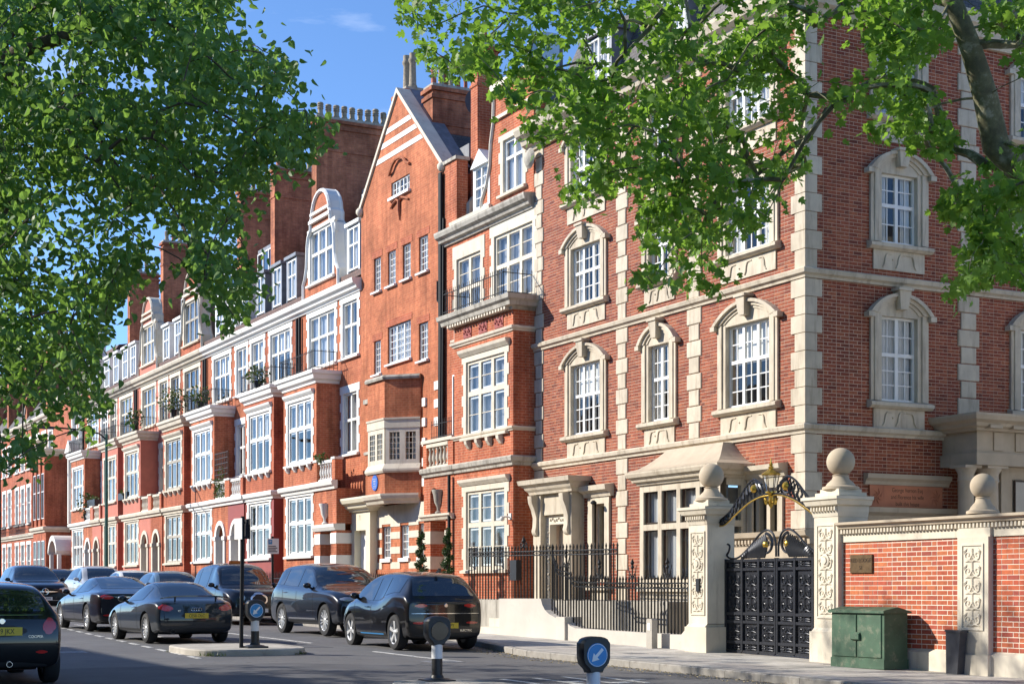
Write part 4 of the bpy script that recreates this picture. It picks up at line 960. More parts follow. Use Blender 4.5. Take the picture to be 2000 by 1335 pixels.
# ground floor of N2
m = MB(); m.box(1.5,5.6,-.10,0,3.52,4.12); m.build('frieze', 'stone_pale', h2)
m = MB(); wallpanel(m, 1.6, 5.6, 1.9, 3.52, -.08, [(a,b,c,d) for a,b,c,d in gr[:3]], .12); m.box(1.5,5.7,-.14,0,1.9,2.05); m.build('ashlar', B, h2)
m = MB()
for z in (2.06, 2.55, 3.03, 3.42):
    for xa, xb in ((1.6,2.02),(2.74,3.5),(4.2,4.95),(5.45,5.6)): m.box(xa, xb, -.10, -.08, z, z+(.22 if z < 3.4 else .10))
m.build('stone_band', 'stone_pale', h2, split=True)
for a, b, c, d in gr[:3]:
    o = window(h2, (a+b)/2, c, b-a, d-c, 1, ((1,3,4),), y=-.08, frame='white', ft=.05, bar=.022, rec=.07, curtain='net'); MB().box(-(b-a)/2-.06,(b-a)/2+.06,-.07,.05,-.12,0).build('sill','stone_white',o)
m = MB(); m.box(-.1,.25,-.35,0,.3,4.12); m.box(1.25,1.62,-.35,0,.3,4.12); m.box(.25,1.25,-.35,0,3.37,4.12); m.build('doorcase', 'cream', h2)
MB().box(.25,1.25,-.12,-.06,.4,3.37).build('door', 'white', h2); m = MB(); m.box(.38,1.12,-.14,-.121,.7,1.7); m.box(.38,1.12,-.14,-.121,1.9,3.0); m.build('door_panel','white',h2, split=True)
wrapmould(h2, 'door_cornice', 'cream', scaled(CORN,1.6,1.1,4.0), [(-.1,0),(-.1,-.36),(1.66,-.36),(1.66,0)])
text(h2, '71', .26, 'stone_grey', (.75,-.3525,3.78), (PI/2,0,0), .001, 'house_number')

# ---- the long row of paired bay houses
def dutch(c, hw, z0, top):
    L = [(-hw,z0),(-hw,z0+.55),(-hw*.90,z0+.75),(-hw*.80,z0+1.15),(-hw*.76,z0+1.9),(-hw*.70,z0+2.25),(-hw*.56,z0+2.45),(-hw*.56,z0+2.75)]
    a = [(x+c, z) for x, z in L]; k = arc(c, z0+2.75, hw*.50, top-z0-2.75, 10)
    return a+k+[(2*c-x, z) for x, z in reversed(a)]
def terrace(Yf, W, far, lab, bk, st, gpaint=None, roof='gable', second=((2.4,3),(1.35,2)), det=2, arch=True, rail=True, frame2=None, chim=None, dormer_mat='white'):
    """far=True: bay at the far (left) end, entrance at the near (right) end"""
    h = thing('terrace_house', lab, 'house', (20.45, Yf, 0), -PI/2)
    X = (lambda x: x) if far else (lambda x: W-x)
    def rng(a, b): a, b = X(a), X(b); return (min(a,b), max(a,b))
    bxa, bxb = rng(.55, 3.95); yb = -.85; ea, eb = rng(3.95, W)
    wz = (2.60, 4.72), (5.90, 8.15)
    fm = frame2 or st
    c1 = X(2.25); c2 = X(4.98)
    s1, s2 = second
    wops = [(c1-s1[0]/2,c1+s1[0]/2,9.45,11.35),(c2-s2[0]/2,c2+s2[0]/2,9.45,11.35),(c2-.65,c2+.65,6.1,8.2)]
    m = MB(); wallpanel(m, 0, W, -.3, 12.1, 0, wops); m.build('wall', bk, h)
    cb = (bxa+bxb)/2; ww = 2.45
    def bay(z0, z1, ops, mat):
        m = MB(); wallpanel(m, bxa, bxb, z0, z1, yb, ops)
        for x in (bxa, bxb): m.quad((x,yb,z0),(x,0,z0),(x,0,z1),(x,yb,z1))
        m.build('bay', mat, h)
    bay(-.3, 4.82, [(cb-ww/2,cb+ww/2,*wz[0])], gpaint or bk); bay(5.0, 8.62, [(cb-ww/2,cb+ww/2,*wz[1])], bk)
    rows = ((.56,1,1),(.44,1,1))
    for i, (a, b) in enumerate(wz):
        o = window(h, cb, a, ww, b-a, 3, rows, y=yb, frame=fm, ft=.10, mull=.13, rec=.03, curtain=R.choice(('net','net','drape','blind')), dp=.12); tooth_surround(o, ww, b-a, st, .12)
        if det > 1:
            moulding(o, 'lintel_cornice', st, [(.02,b-a+.12),(-.05,b-a+.12),(-.12,b-a+.2),(-.14,b-a+.28),(.02,b-a+.30)], -1.5, 1.5)
            m = MB(); cw = (ww-.2-.26)/3; hi = b-a-.2-.117
            for k in range(3):
                xa = -ww/2+.1+k*(cw+.13)
                for za, zb in ((.1,.1+hi*.56),(.1+hi*.56+.117,b-a-.1)):
                    m.box(xa,xa+.05,.075,.11,za,zb); m.box(xa+cw-.05,xa+cw,.075,.11,za,zb); m.box(xa+.05,xa+cw-.05,.077,.11,za,za+.06); m.box(xa+.05,xa+cw-.05,.077,.11,zb-.06,zb)
            m.build('sash', 'white', o)
    if det > 1:
        m = MB()
        for k in range(4): m.prism([(0,0),(-.15,0),(-.13,-.10),(-.05,-.20),(0,-.22)], 'x', cb-1.2+k*.75, cb-1.05+k*.75)
        m.build('bracket', st, h, (0,yb,5.82), split=True)
    wrapmould(h, 'string_course', st, scaled(STRG,1.4,1.5,4.80), [(ea if not far else bxa, -.9 if not far else 0)]+([(bxa,-.9)] if not far else [])+[(bxa,yb),(bxb,yb)]+([(bxb,-.9),(eb,-.9)] if far else [(bxb,0)]))
    wrapmould(h, 'balcony_slab', st, [(.8,8.60),(-.04,8.60),(-.06,8.68),(-.16,8.74),(-.20,8.88),(-.26,8.92),(-.26,9.04),(.8,9.05)], [(bxa,0),(bxa,yb),(bxb,yb),(bxb,0)])
    if rail:
        m = MB(); iron_railing(m, [(bxa-.1,-.1),(bxa-.1,yb-.12),(bxb+.1,yb-.12),(bxb+.1,-.1)], 9.05, .72, .14, .011, False); m.build('balcony_railing', 'iron', h, fix=False)
    for c, (wd, n) in ((c1, s1), (c2, s2)):
        o = window(h, c, 9.45, wd, 1.90, n, ((.58,1,1),(.42,1,1)), frame=fm, ft=.08, mull=.10, rec=.05, curtain=R.choice(('net','net','drape','blind')), dp=.1); tooth_surround(o, wd, 1.90, st, .30)
    o = window(h, c2, 6.1, 1.3, 2.1, 2, ((.56,1,1),(.44,1,1)), frame=fm, ft=.08, mull=.10, rec=.05, curtain='net', dp=.1); tooth_surround(o, 1.3, 2.1, st, .26)
    moulding(h, 'cornice', st if det > 1 else 'stone_grey', scaled(CORN,1.3,1.05,11.55), -.02, W+.02)
    # entrance
    if arch:
        m = MB(); archfront(m, ea, eb, -.3, 4.82, -.9, (ea+eb)/2, .52, 3.55, .50, .25); m.box(ea+.001,eb-.001,-.65,-.003,4.4,4.82); m.build('porch', gpaint or bk, h)
        m = MB(); cc = (ea+eb)/2; m.strip(arc(cc,3.55,.50,.48,14), arc(cc,3.55,.70,.66,14), 'y', -.95, -.8); m.box(cc-.72,cc-.50,-.96,-.6,.6,3.55); m.box(cc+.50,cc+.72,-.96,-.6,.6,3.55); m.box(cc-.78,cc-.44,-1.0,-.6,3.40,3.56); m.box(cc+.44,cc+.78,-1.0,-.6,3.40,3.56); m.build('porch_arch', st, h)
        MB().box(cc-.52,cc+.52,-.12,-.004,.5,4.1).build('door', 'black_plastic' if R.random() < .5 else 'white', h)
    else:
        cc = (ea+eb)/2
        m = MB(); m.box(ea,ea+.52,-.9,0,-.3,3.4); m.box(eb-.52,eb,-.9,0,-.3,3.4); archfront(m, ea, eb, 3.62, 4.82, -.9, cc, .27, 4.2, .18); m.box(cc-.05,cc+.05,-.9,-.6,3.62,4.3); m.box(ea,eb,-.65,-.003,3.62,4.82); m.build('porch', bk, h)
        m = MB()
        for z in (1.45,2.2,2.95):
            for q in ((ea-.01,ea+.53),(eb-.53,eb+.01)): m.box(q[0],q[1],-.92,-.01,z,z+.36)
        m.build('stone_band','stone_white',h, split=True); moulding(h,'porch_cornice','stone_white',[(.3,3.4),(-.05,3.4),(-.12,3.52),(-.13,3.62),(.3,3.63)],ea-.04,eb+.04,0,0,(0,-.9,0))
        MB().box(ea+.52,eb-.52,-.2,-.14,.4,3.4).build('door','black_plastic',h); urn(h, cc, -.92, 3.63, 1.1)
    balustrade(h, ea+.3, eb-.3, -.82, 5.10, .72, st, 6)
    m = MB(); m.box(ea,ea+.3,-.95,-.68,5.10,5.80); m.box(eb-.3,eb,-.95,-.68,5.10,5.80); m.build('balustrade_pier', bk, h, split=True); m = MB(); m.box(ea-.02,ea+.33,-.98,-.65,5.80,5.88); m.box(eb-.33,eb+.02,-.98,-.65,5.80,5.88); m.build('pier_coping', st, h, split=True)
    # roof
    m = MB(); m.quad((0,.35,12.0),(W,.35,12.0),(W,1.5,14.6),(0,1.5,14.6)); m.quad((0,1.5,14.6),(W,1.5,14.6),(W,6,16.4),(0,6,16.4)); m.quad((0,.35,12),(0,1.5,14.6),(0,6,16.4),(0,6,12)); m.quad((W,.35,12),(W,1.5,14.6),(W,6,16.4),(W,6,12)); m.quad((0,6,16.4),(W,6,16.4),(W,10,12),(0,10,12))
    m.box(0,W,.0,.34,12.0,12.32); rf = m.build('roof', 'tile', h, fix=False)
    if roof == 'gable':
        g = dutch(c1, 1.78, 12.05, 15.75)
        m = MB(); wallprofile(m, g, 12.05, -.02, [(c1-1.15,c1+1.15,12.55,14.45)], .2, .45); m.build('gable', bk, h)
        m = MB(); m.tube([(x,-.05,z+.02) for x,z in g], .075, 6); m.tube([(x,.40,z+.02) for x,z in g], .075, 6)
        for (xa,za),(xb,zb) in zip(g, g[1:]): m.quad((xa,-.05,za+.09),(xb,-.05,zb+.09),(xb,.42,zb+.09),(xa,.42,za+.09))
        m.box(c1-1.05,c1+1.05,-.14,-.03,14.72,14.84); m.box(c1-.95,c1+.95,-.12,-.03,15.0,15.10); m.build('gable_coping', st, h, fix=False)
        o = window(h, c1, 12.55, 2.3, 1.90, 3, ((.56,1,1),(.44,1,1)), y=-.02, frame=fm, ft=.09, mull=.12, rec=.04, curtain='net', dp=.12); tooth_surround(o, 2.3, 1.9, st, .12)
        dl = [c2]
    else: dl = [c1-.75, c1+.95, c2]
    for c in dl:
        m = MB(); m.box(c-.58,c-.48,.12,1.4,12.3,14.0); m.box(c+.48,c+.58,.12,1.4,12.3,14.0); m.box(c-.66,c+.66,.04,1.5,14.0,14.12); m.build('dormer', dormer_mat, rf)
        window(h, c, 12.45, .96, 1.5, 2, ((.6,1,1),(.4,1,1)), y=.10, frame='white', ft=.07, mull=.07, rec=.03, curtain='net', name='dormer_window')
    if roof != 'gable' or det > 1:
        m = MB(); c = X(2.6); m.box(c-1.2,c+1.2,1.9,3.5,14.7,16.2); m.build('upper_dormer', 'lead', rf)
        window(h, c, 14.95, 2.2, 1.05, 3, ((1,1,1),), y=1.90, frame='white', ft=.05, mull=.07, rec=-.06, dp=.05, glass='car_glass', curtain=None)
    if chim:
        x0, x1, y0, y1, z1, pots = chim
        n = pots; chimney(h, x0, x1, y0, y1, 11.8, z1, [((x0+x1)/2, y0+.25+(y1-y0-.5)*k/max(1,n-1), (0 if k < 2 and R.random() < .6 else 1), R.uniform(.9,1.1)) for k in range(n)], 'bk_dark')
    pipe(h, [(X(.15),-.08,11.5),(X(.15),-.08,5.2),(X(.15),-.12,.6)], .06)
    return h
terrace(56.2, 6.0, True, 'orange brick bay house with white curved gable and urn over its banded porch', 'bk_a', 'stone_white', None, 'gable', ((2.6,3),(1.35,2)), 2, False, True, None, (.0,.5,.45,3.5,19.0,9))
terrace(62.2, 6.0, False, 'bay house with red painted ground floor and green trimmed roof dormers', 'bk_b', 'stone_white', 'paint_red', 'mansard', ((2.3,3),(1.5,2)), 2, True, True, None, (.0,.5,.9,3.4,18.6,7), 'lead')
terrace(68.2, 6.0, True, 'orange brick bay house with white windows, trellis on its porch roof', 'bk_a', 'stone_white', None, 'mansard', ((2.3,3),(1.35,2)), 2, True, True, None, (.0,.5,1.4,4,19.1,6))
terrace(74.2, 6.0, False, 'bay house with brownish stone window frames and a bushy plant on its balcony', 'bk_b', 'stone_pale', None, 'gable', ((2.3,3),(1.35,2)), 2, True, True, 'stone_grey', None)
terrace(80.2, 6.0, True, 'salmon painted bay house with pale scrolled gable', 'paint_pink', 'stone_pale', 'paint_pink', 'gable', ((2.4,3),(1.35,2)), 2, True, True, None, (.0,.5,1.2,3.4,19.1,6))
terrace(86.2, 6.0, False, 'dull red painted bay house with grey stone cornices, behind the tall lamp post', 'paint_pink', 'stone_pale', 'paint_pink', 'mansard', ((2.4,3),(1.35,2)), 1, True, True, None, (.0,.5,1.0,2.6,18.6,4))
terrace(92.2, 6.0, True, 'orange brick bay house with black planter box on its porch balustrade', 'bk_a', 'stone_white', None, 'gable', ((2.4,3),(1.35,2)), 1, True, True, None, None)
# ---- N10: porticoed red house
h = thing('portico_house', 'red brick house with white pedimented first floor window and curved porch hood', 'house', (20.45, 100.2, 0), -PI/2)
m = MB(); wallpanel(m, 0, 8.0, -.3, 13, 0, [(4.9,6.0,5.9,8.6),(6.6,7.7,5.9,8.6),(4.9,6.0,9.6,11.6),(6.6,7.7,9.6,11.6)]); m.build('wall', 'bk_c', h)
m = MB(); m.box(.4,4.2,-1.4,0,-.3,9.6); m.build('bay', 'bk_b', h)
for z in (1.6, 5.6):
    for k in range(3): window(h, 1.1+k*1.2, z, .85, 2.7, 1, ((.6,2,1),(.4,2,1)), y=-1.4, frame='white', rec=-.05, dp=.06, curtain=None, glass='car_glass')
m = MB()
for k in range(4): m.box(.42+k*1.22,.62+k*1.22,-1.5,-1.4,5.2,9.2); 
m.build('pilaster', 'bk_b', h, split=True)
wrapmould(h, 'string_course', 'stone_pale', scaled(STRG,1.6,1.6,4.8), [(.4,0),(.4,-1.4),(4.2,-1.4),(4.2,0)]); wrapmould(h, 'bay_cornice', 'stone_pale', scaled(CORN,1.2,1,9.3), [(.4,0),(.4,-1.4),(4.2,-1.4),(4.2,0)])
balustrade(h, .5, 4.1, -1.3, 9.74, .8, 'stone_pale', 12); moulding(h, 'cornice', 'stone_pale', scaled(CORN,1.3,1,12.6), 0, 8)
for a, b, c, d in ((4.9,6.0,5.9,8.6),(6.6,7.7,5.9,8.6),(4.9,6.0,9.6,11.6),(6.6,7.7,9.6,11.6)):
    o = window(h, (a+b)/2, c, b-a, d-c, 2, ((.6,1,2),(.4,1,1)), frame='white', curtain='net'); tooth_surround(o, b-a, d-c, 'stone_white', .2)
m = MB(); m.box(6.35,6.6,-.6,0,5.2,9.0); m.box(7.7,7.95,-.6,0,5.2,9.0); m.box(6.3,8.0,-.66,0,9.0,9.3); m.prism([(6.2,9.3),(8.1,9.3),(7.15,10.0)], 'y', -.75, 0); m.build('pediment', 'stone_white', h)
m = MB(); m.strip(arc(6.9,3.4,1.1,.8,12), arc(6.9,3.6,1.2,.9,12), 'y', -1.6, 0); m.box(5.75,5.95,-1.5,-1.3,.4,3.45); m.box(7.85,8.05,-1.5,-1.3,.4,3.45); m.build('porch_hood', 'stone_white', h); MB().box(6.3,7.5,-.1,-.002,.4,3.3).build('door','black_plastic',h)
m = MB(); m.quad((0,.3,13),(8,.3,13),(8,2,15.6),(0,2,15.6)); m.quad((0,2,15.6),(8,2,15.6),(8,8,16.5),(0,8,16.5)); m.quad((8,.3,13),(8,2,15.6),(8,8,16.5),(8,8,13)); m.build('roof', 'tile', h, fix=False)
# ---- farthest houses
for k, (Yf, lab, bk) in enumerate(((107.2,'plain brick house with white sash windows past the porticoed house','bk_a'),(114.2,'far brick house with small iron window balconies','bk_c'),(121.2,'last but one brick house up the street, half behind leaves','bk_b'),(128.2,'last brick house up the street, seen behind the dark post','bk_a'))):
    h = thing('street_house', lab, 'house', (20.45, Yf, 0), -PI/2)
    cols = (1.4, 3.5, 5.6); lv = ((1.8,2.6),(5.8,2.4),(9.4,1.9))
    m = MB(); wallpanel(m, 0, 7, -.3, 12.5, 0, [(c-.55,c+.55,z,z+hh) for c in cols for z, hh in lv]); m.build('wall', bk, h)
    for c in cols:
        for z, hh in lv: o = window(h, c, z, 1.1, hh, 2, ((.58,1,1),(.42,1,1)), frame='stone_white', curtain='net', rec=.05); tooth_surround(o, 1.1, hh, 'stone_white', .22)
    moulding(h, 'string_course', 'stone_pale', scaled(STRG,1.8,1.6,4.8), 0, 7); moulding(h, 'cornice', 'stone_pale', scaled(CORN,1.5,1.1,12), 0, 7)
    m = MB(); iron_railing(m, [(.6,-.4),(6.4,-.4)], 5.1, .7, .2, .015, False); m.build('balcony_railing','iron',h,fix=False)
    m = MB(); m.quad((0,.3,12.5),(7,.3,12.5),(7,2.2,15.3),(0,2.2,15.3)); m.quad((0,2.2,15.3),(7,2.2,15.3),(7,8,16.5),(0,8,16.5)); m.build('roof','slate',h,fix=False)
    chimney(h, .0, .6, .8, 3, 12, 18, [(.3,1.1,1,1),(.3,1.6,0,1),(.3,2.1,1,1),(.3,2.6,1,1)])
# ---------------------------------------------------------------- boundary wall, piers, gate, railings
def spiral(c, r, turns, n, y, ph=0, dirn=1, shrink=.85):
    return [(c[0]+r*(1-shrink*k/n)*math.cos(ph+dirn*turns*2*PI*k/n), y, c[1]+r*(1-shrink*k/n)*math.sin(ph+dirn*turns*2*PI*k/n)) for k in range(n+1)]
def arabesque(m, w, h, y, r=.012, boss=False):       # carved vine of paired scrolls filling w x h (origin bottom centre)
    n = max(2, round(h/(w*.62))); d = h/n
    m.tube([(0,y,.02),(0,y-.004,h-.02)], r*.9, 5)
    for k in range(n):
        z = d*(k+.5)
        for s in (-1, 1):
            m.tube(spiral((s*w*.25, z), min(w*.21, d*.42), 1.25, 10, y, PI if s > 0 else 0, s, .8), [r*(1.25-.06*q) for q in range(11)], 5)
            m.tube([(0,y,z-d*.40),(s*w*.16,y-.008,z-d*.30),(s*w*.40,y,z-d*.42)], [r,r*1.6,r*.4], 5)
            m.tube([(s*w*.44,y,z+d*.05),(s*w*.40,y-.008,z+d*.25),(s*w*.30,y,z+d*.42)], [r*.5,r*1.5,r*.4], 5)
        m.ball((0,y,z+d*.02), r*2.1, 6)
    if boss: m.lathe([(.001,0),(w*.26,0),(w*.28,-.02),(w*.20,-.03),(w*.17,-.015),(.06,-.045),(.001,-.05)], (0,y,h*.62), 16, 'y')
def dentils(par, x0, x1, y, z, mat, name='dentil', step=.075, h=.07, p=.04):
    me = cached(('den',step,h,p,mat), lambda: MB().cbox(-step*.29,step*.29,-p,.005,0,h,.006).mesh('dentil', mat))
    n = int((x1-x0)/step)
    for k in range(n): obj(name, me, par, (x0+(x1-x0)*(k+.5)/n, y, z))
WX = 16.9
gw = thing('garden_wall', 'low orange brick garden wall with carved stone pilaster and dentilled coping', 'wall', (WX, 20.6, 0), -PI/2)
xp = [(2.75,3.38),(6.6,7.2)]
MB().box(0,9.5,.0,.35,-.1,2.17).build('wall_core', 'mortar_pale', gw)
MB().box(-.02,9.5,-.07,.30,-.1,.44).build('plinth', 'stone_pale', gw); MB().prism([(.0,.44),(-.07,.44),(-.02,.475),(.0,.48)], 'x', -.02, 9.5).build('plinth_weathering', 'stone_pale', gw)
bl = flemish(.02, 2.75, .49, 2.16); bl2 = flemish(3.38, 4.35, .49, 2.16); bl3 = flemish(4.35, 6.6, .49, 2.16)
bl = sorted(bl, key=lambda b: -b[0])
brick_objs(gw, bl[:230]+[b for b in bl2][:70], 'brick_orange', (0,0,0), 0, .004); brick_stuff(gw, bl[230:]+bl2[70:]+bl3, 'brick_orange', (0,0,0), 0, .004)
MB().box(0,9.5,-.03,.36,2.17,2.30).build('frieze', 'stone_pale', gw)
MB().prism([(.38,2.30),(-.035,2.30),(-.045,2.375),(-.10,2.385),(-.12,2.43),(-.17,2.45),(-.17,2.49),(.38,2.52)], 'x', 0, 9.5).build('coping', 'stone_shade', gw)
dentils(gw, .02, 4.6, -.044, 2.302, 'stone_pale')
def ball_finial(par, x, y, z, r, mat='stone_shade', name='ball_finial'):
    o = MB().lathe([(r*1.3,0),(r*1.3,.04),(r*1.05,.06),(r*.95,.10),(r*.62,.17),(r*.55,.22),(r*.6,.24),(r*.5,.25)], (x,y,z), 4 if False else 20).build(name+'_base', mat, par, smooth=30)
    b = MB().ball((x,y,z+.24+r*.94), r, 36).build(name, mat, par, smooth=True); return b
for a, b in xp:
    m = MB(); m.box(a,b,-.10,.0,.44,2.17); m.box(a-.03,b+.03,-.14,.0,-.1,.44); m.box(a-.01,b+.01,-.075,.0,2.17,2.30); pl = m.build('pilaster', 'stone_pale', gw)
    m = MB(); m.box(a+.10,b-.10,-.1005,-.09,.82,2.05)
    for q in ((a+.09,a+.115,.80,2.07),(b-.115,b-.09,.80,2.07)): m.box(q[0],q[1],-.118,-.099,q[2],q[3])
    m.box(a+.115,b-.115,-.118,-.099,2.04,2.07); m.box(a+.115,b-.115,-.118,-.099,.80,.83); m.build('panel_frame', 'stone_pale', pl)
    m = MB(); arabesque(m, b-a-.26, 1.18, -.103, .014); m.build('carved_panel', 'stone_pale', pl, ((a+b)/2,0,.84), kind='stuff', fix=False, smooth=True)
    ball_finial(gw, (a+b)/2, .10, 2.51, .185)
np_ = MB().cbox(.22,.76,-.035,-.006,1.66,1.96,.008).build('name_plate', 'bronze', gw)
text(np_, 'RED LODGE', .092, 'bronze_dark', (.49,-.037,1.865), (PI/2,0,0), .002); text(np_, '51', .085, 'bronze_dark', (.49,-.037,1.745), (PI/2,0,0), .002)
def pier(Ya, Yb, lab, mat):
    c = (Ya+Yb)/2; w = abs(Ya-Yb); t = thing('gate_pier', lab, 'gate pier', (16.80, c, 0), -PI/2, 'stone gate piers')
    hw = w/2; g = gz(c)+.05
    m = MB(); m.box(-hw,hw,0,w,.75,2.60); sh = m.build('shaft', mat, t)
    m = MB(); m.box(-hw-.05,hw+.05,-.06,w+.05,g-.15,.70); m.prism([(-.06,.70),(w+.05,.70),(w,.76),(0,.76)], 'x', -hw, hw); m.build('plinth', mat, t, split=True)
    wrapmould(t, 'cornice', mat, [(.3,2.60),(-.01,2.60),(-.03,2.68),(-.035,2.77),(-.10,2.79),(-.13,2.86),(-.16,2.88),(-.16,2.93),(.3,2.95)], [(-hw,w),(-hw,0),(hw,0),(hw,w)])
    dentils(t, -hw-.03, hw+.03, -.03, 2.69, mat, 'dentil', .068, .068, .045)
    m = MB(); m.box(-.21,.21,-.0051,.004,.95,2.45)
    for q in ((-.235,-.21),(.21,.235)): m.box(q[0],q[1],-.02,.004,.92,2.48)
    m.box(-.21,.21,-.02,.004,2.45,2.48); m.box(-.21,.21,-.02,.004,.92,.95); m.build('panel_frame', mat, sh)
    m = MB(); arabesque(m, .38, 1.46, -.008, .015, True); m.build('carved_panel', mat, sh, (0,0,.97), kind='stuff', fix=False, smooth=True)
    MB().box(-hw+.0,hw-.0,.02,w-.02,2.945,3.0).build('cap', mat, t); m = MB(); m.box(-.24,.24,w/2-.24,w/2+.24,3.0,3.06); m.build('ball_pedestal', mat, t)
    ball_finial(t, 0, w/2, 3.06, .235, 'stone_shade')
    return t
lp = pier(24.96, 24.35, 'carved stone gate pier with ball finial and black entry phone', 'stone_pale')
MB().box(.0,.10,-.05,-.0,1.36,1.60).build('entry_phone', 'black_plastic', lp)
pier(21.22, 20.60, 'carved stone gate pier with ball finial standing against the garden wall', 'stone_pale')
# iron gates
GY0, GY1, GX = 24.35, 21.22, 17.22
gt = thing('iron_gate', 'tall black wrought iron double gate with scrolled panels and crest', 'gate', (GX, GY0, 0), -PI/2)
GW = GY0-GY1; zb = gz(23)+.16
def relief(w, h):
    m = MB(); arabesque(m, w*.86, h*.92, -.006, .009); return m.mesh('scroll_panel', 'gate_iron', fix=False, smooth=True)
for li in range(2):
    x0 = .03+li*(GW/2-.01); x1 = x0+GW/2-.05
    lf = MB().box(x0,x1,.01,.03,zb,1.95).build('gate_leaf', 'gate_iron', gt)
    zs = [zb, zb+.17, .80, .95, 1.76, 1.92]
    m = MB(); cols = [x0+(x1-x0)*k/3 for k in range(4)]
    for k, x in enumerate(cols): m.box(x-.028, x+.028, -.035, .0095, zb, 1.96)
    m.build('stile', 'gate_iron', lf, split=True); m = MB()
    for z in zs:
        for a, b in zip(cols, cols[1:]): m.box(a+.028, b-.028, -.03, .0095, z-.02, z+.03)
    m.build('rail', 'gate_iron', lf, split=True)
    for a, b in zip(cols, cols[1:]):
        for za, zb2 in zip(zs, zs[1:]):
            w_, h_ = b-a-.07, zb2-za-.07
            if h_ < .05: continue
            me = cached(('rel',round(w_,2),round(h_,2)), lambda: relief(w_, h_)); obj('scroll_panel', me, lf, ((a+b)/2, .0, za+.045), kind='stuff')
    # crest of the leaf: swept bar rising to the middle, scroll and gilt rosette
    s = 1 if li == 0 else -1; xe = x0 if li == 0 else x1; xm = x1 if li == 0 else x0; L = x1-x0
    m = MB(); m.tube(sm([(xe+s*.02,0,2.24),(xe+s*.09,0,2.20),(xe+s*.06,0,2.10),(xe+s*.0,0,2.03),(xe+s*.12,0,1.97),(xe+s*.38,0,1.99),(xe+s*.70,0,2.16),(xe+s*1.0,0,2.38),(xe+s*1.22,0,2.46),(xe+s*1.40,0,2.40),(xe+s*1.49,0,2.22),(xe+s*1.50,0,1.98)]), .02, 7)
    m.tube(spiral((xe+s*1.22,2.20), .20, 1.6, 40, -.01, PI/2, -s), [.030-.0005*k for k in range(41)], 6)
    m.tube(spiral((xe+s*.86,2.08), .085, 1.4, 24, -.01, 0, s), [.018-.0003*k for k in range(25)], 5)
    for k in range(15):
        q = k/14; x = xe+s*(.48+.68*q); z = 1.97; zz = 2.04+.36*q**.8
        m.tube(sm([(x,-.01,z),(x+s*.08,-.03,(z+zz)/2),(x+s*.02,-.01,zz)]), [.022,.028,.034,.036,.034,.03,.026,.018,.008], 5)
    m.build('crest', 'gate_iron', lf, fix=False, smooth=True)
    m = MB(); m.lathe([(.001,-.05),(.03,-.05),(.06,-.03),(.075,-.0),(.001,.0)], (xe+s*1.22,-.02,2.20), 10, 'y')
    m.build('rosette', 'gilt', lf, smooth=True)
# overthrow arch with lantern
ov = thing('gate_overthrow', 'black and gilt wrought iron arch with lantern spanning the gate piers', 'arch', (17.08, GY0, 0), -PI/2)
lo = [(.02,2.60),(.20,2.62),(.55,2.80),(.90,2.97),(1.25,3.07),(1.56,3.09)]; up = [(.02,2.68),(.28,2.80),(.60,3.05),(.85,3.27),(1.08,3.37),(1.30,3.27)]
for s in (0, 1):
    fx = (lambda x: x) if s == 0 else (lambda x: GW-x)
    m = MB(); m.tube(sm([(fx(x),0,z) for x, z in up]), .022, 6); m.tube(sm([(fx(x),0,z) for x, z in lo]), .02, 6)
    m.tube(spiral((fx(1.10),3.20), .14, 1.5, 36, -.01, 0, 1 if s == 0 else -1), [.03-.0005*k for k in range(37)], 6)
    for k in range(13):
        q = k/12; i = min(int(q*4.4), 4); t_ = q*4.4-i
        a = (lo[i][0]+(lo[i+1][0]-lo[i][0])*t_, lo[i][1]+(lo[i+1][1]-lo[i][1])*t_); b = (up[i][0]+(up[i+1][0]-up[i][0])*t_, up[i][1]+(up[i+1][1]-up[i][1])*t_)
        m.tube([(fx(a[0]),0,a[1]+.01),(fx((a[0]+b[0])/2+.05),-.03,(a[1]+b[1])/2),(fx(b[0]),0,b[1]-.01)], [.014,.032,.01], 5)
        m.tube([(fx(b[0]),0,b[1]),(fx((a[0]+b[0])/2-.05),.02,(a[1]+b[1])/2),(fx(a[0]),0,a[1])], [.01,.022,.01], 5)
    m.build('scroll_arm', 'gate_iron', ov, fix=False, smooth=True)
    MB().tube(sm([(fx(x),-.015,z-.028) for x, z in lo]), .013, 5).build('gilt_edge', 'gilt', ov, smooth=True)
    MB().lathe([(.001,-.06),(.03,-.06),(.065,-.03),(.08,.0),(.001,.0)], (fx(1.10),-.03,3.20), 10, 'y').build('rosette', 'gilt', ov, smooth=True)
lx = GW/2
lt = MB().lathe([(.165,0),(.175,.02),(.12,.055),(.07,.085),(.04,.11),(.05,.14),(.025,.165),(.038,.19),(.016,.22),(.01,.27),(.002,.31)], (lx,0,3.42), 8).build('lantern', 'gilt', ov)
m = MB()
for k in range(6):
    a = 2*PI*k/6; m.tube([(lx+.085*math.cos(a),.085*math.sin(a),3.12),(lx+.145*math.cos(a),.145*math.sin(a),3.42)], .008, 5)
m.build('glazing_bar', 'bronze', lt, split=True)
m = MB()
for k in range(6):
    a, b = 2*PI*k/6, 2*PI*(k+1)/6; m.quad((lx+.085*math.cos(a),.085*math.sin(a),3.12),(lx+.085*math.cos(b),.085*math.sin(b),3.12),(lx+.145*math.cos(b),.145*math.sin(b),3.42),(lx+.145*math.cos(a),.145*math.sin(a),3.42))
m.build('lantern_pane', 'glass', lt, split=True, fix=False)
m = MB(); m.lathe([(.10,.20),(.10,.23),(.05,.18),(.04,.1),(.06,.02),(.02,-.05),(.005,-.08)], (lx,0,2.90), 10)
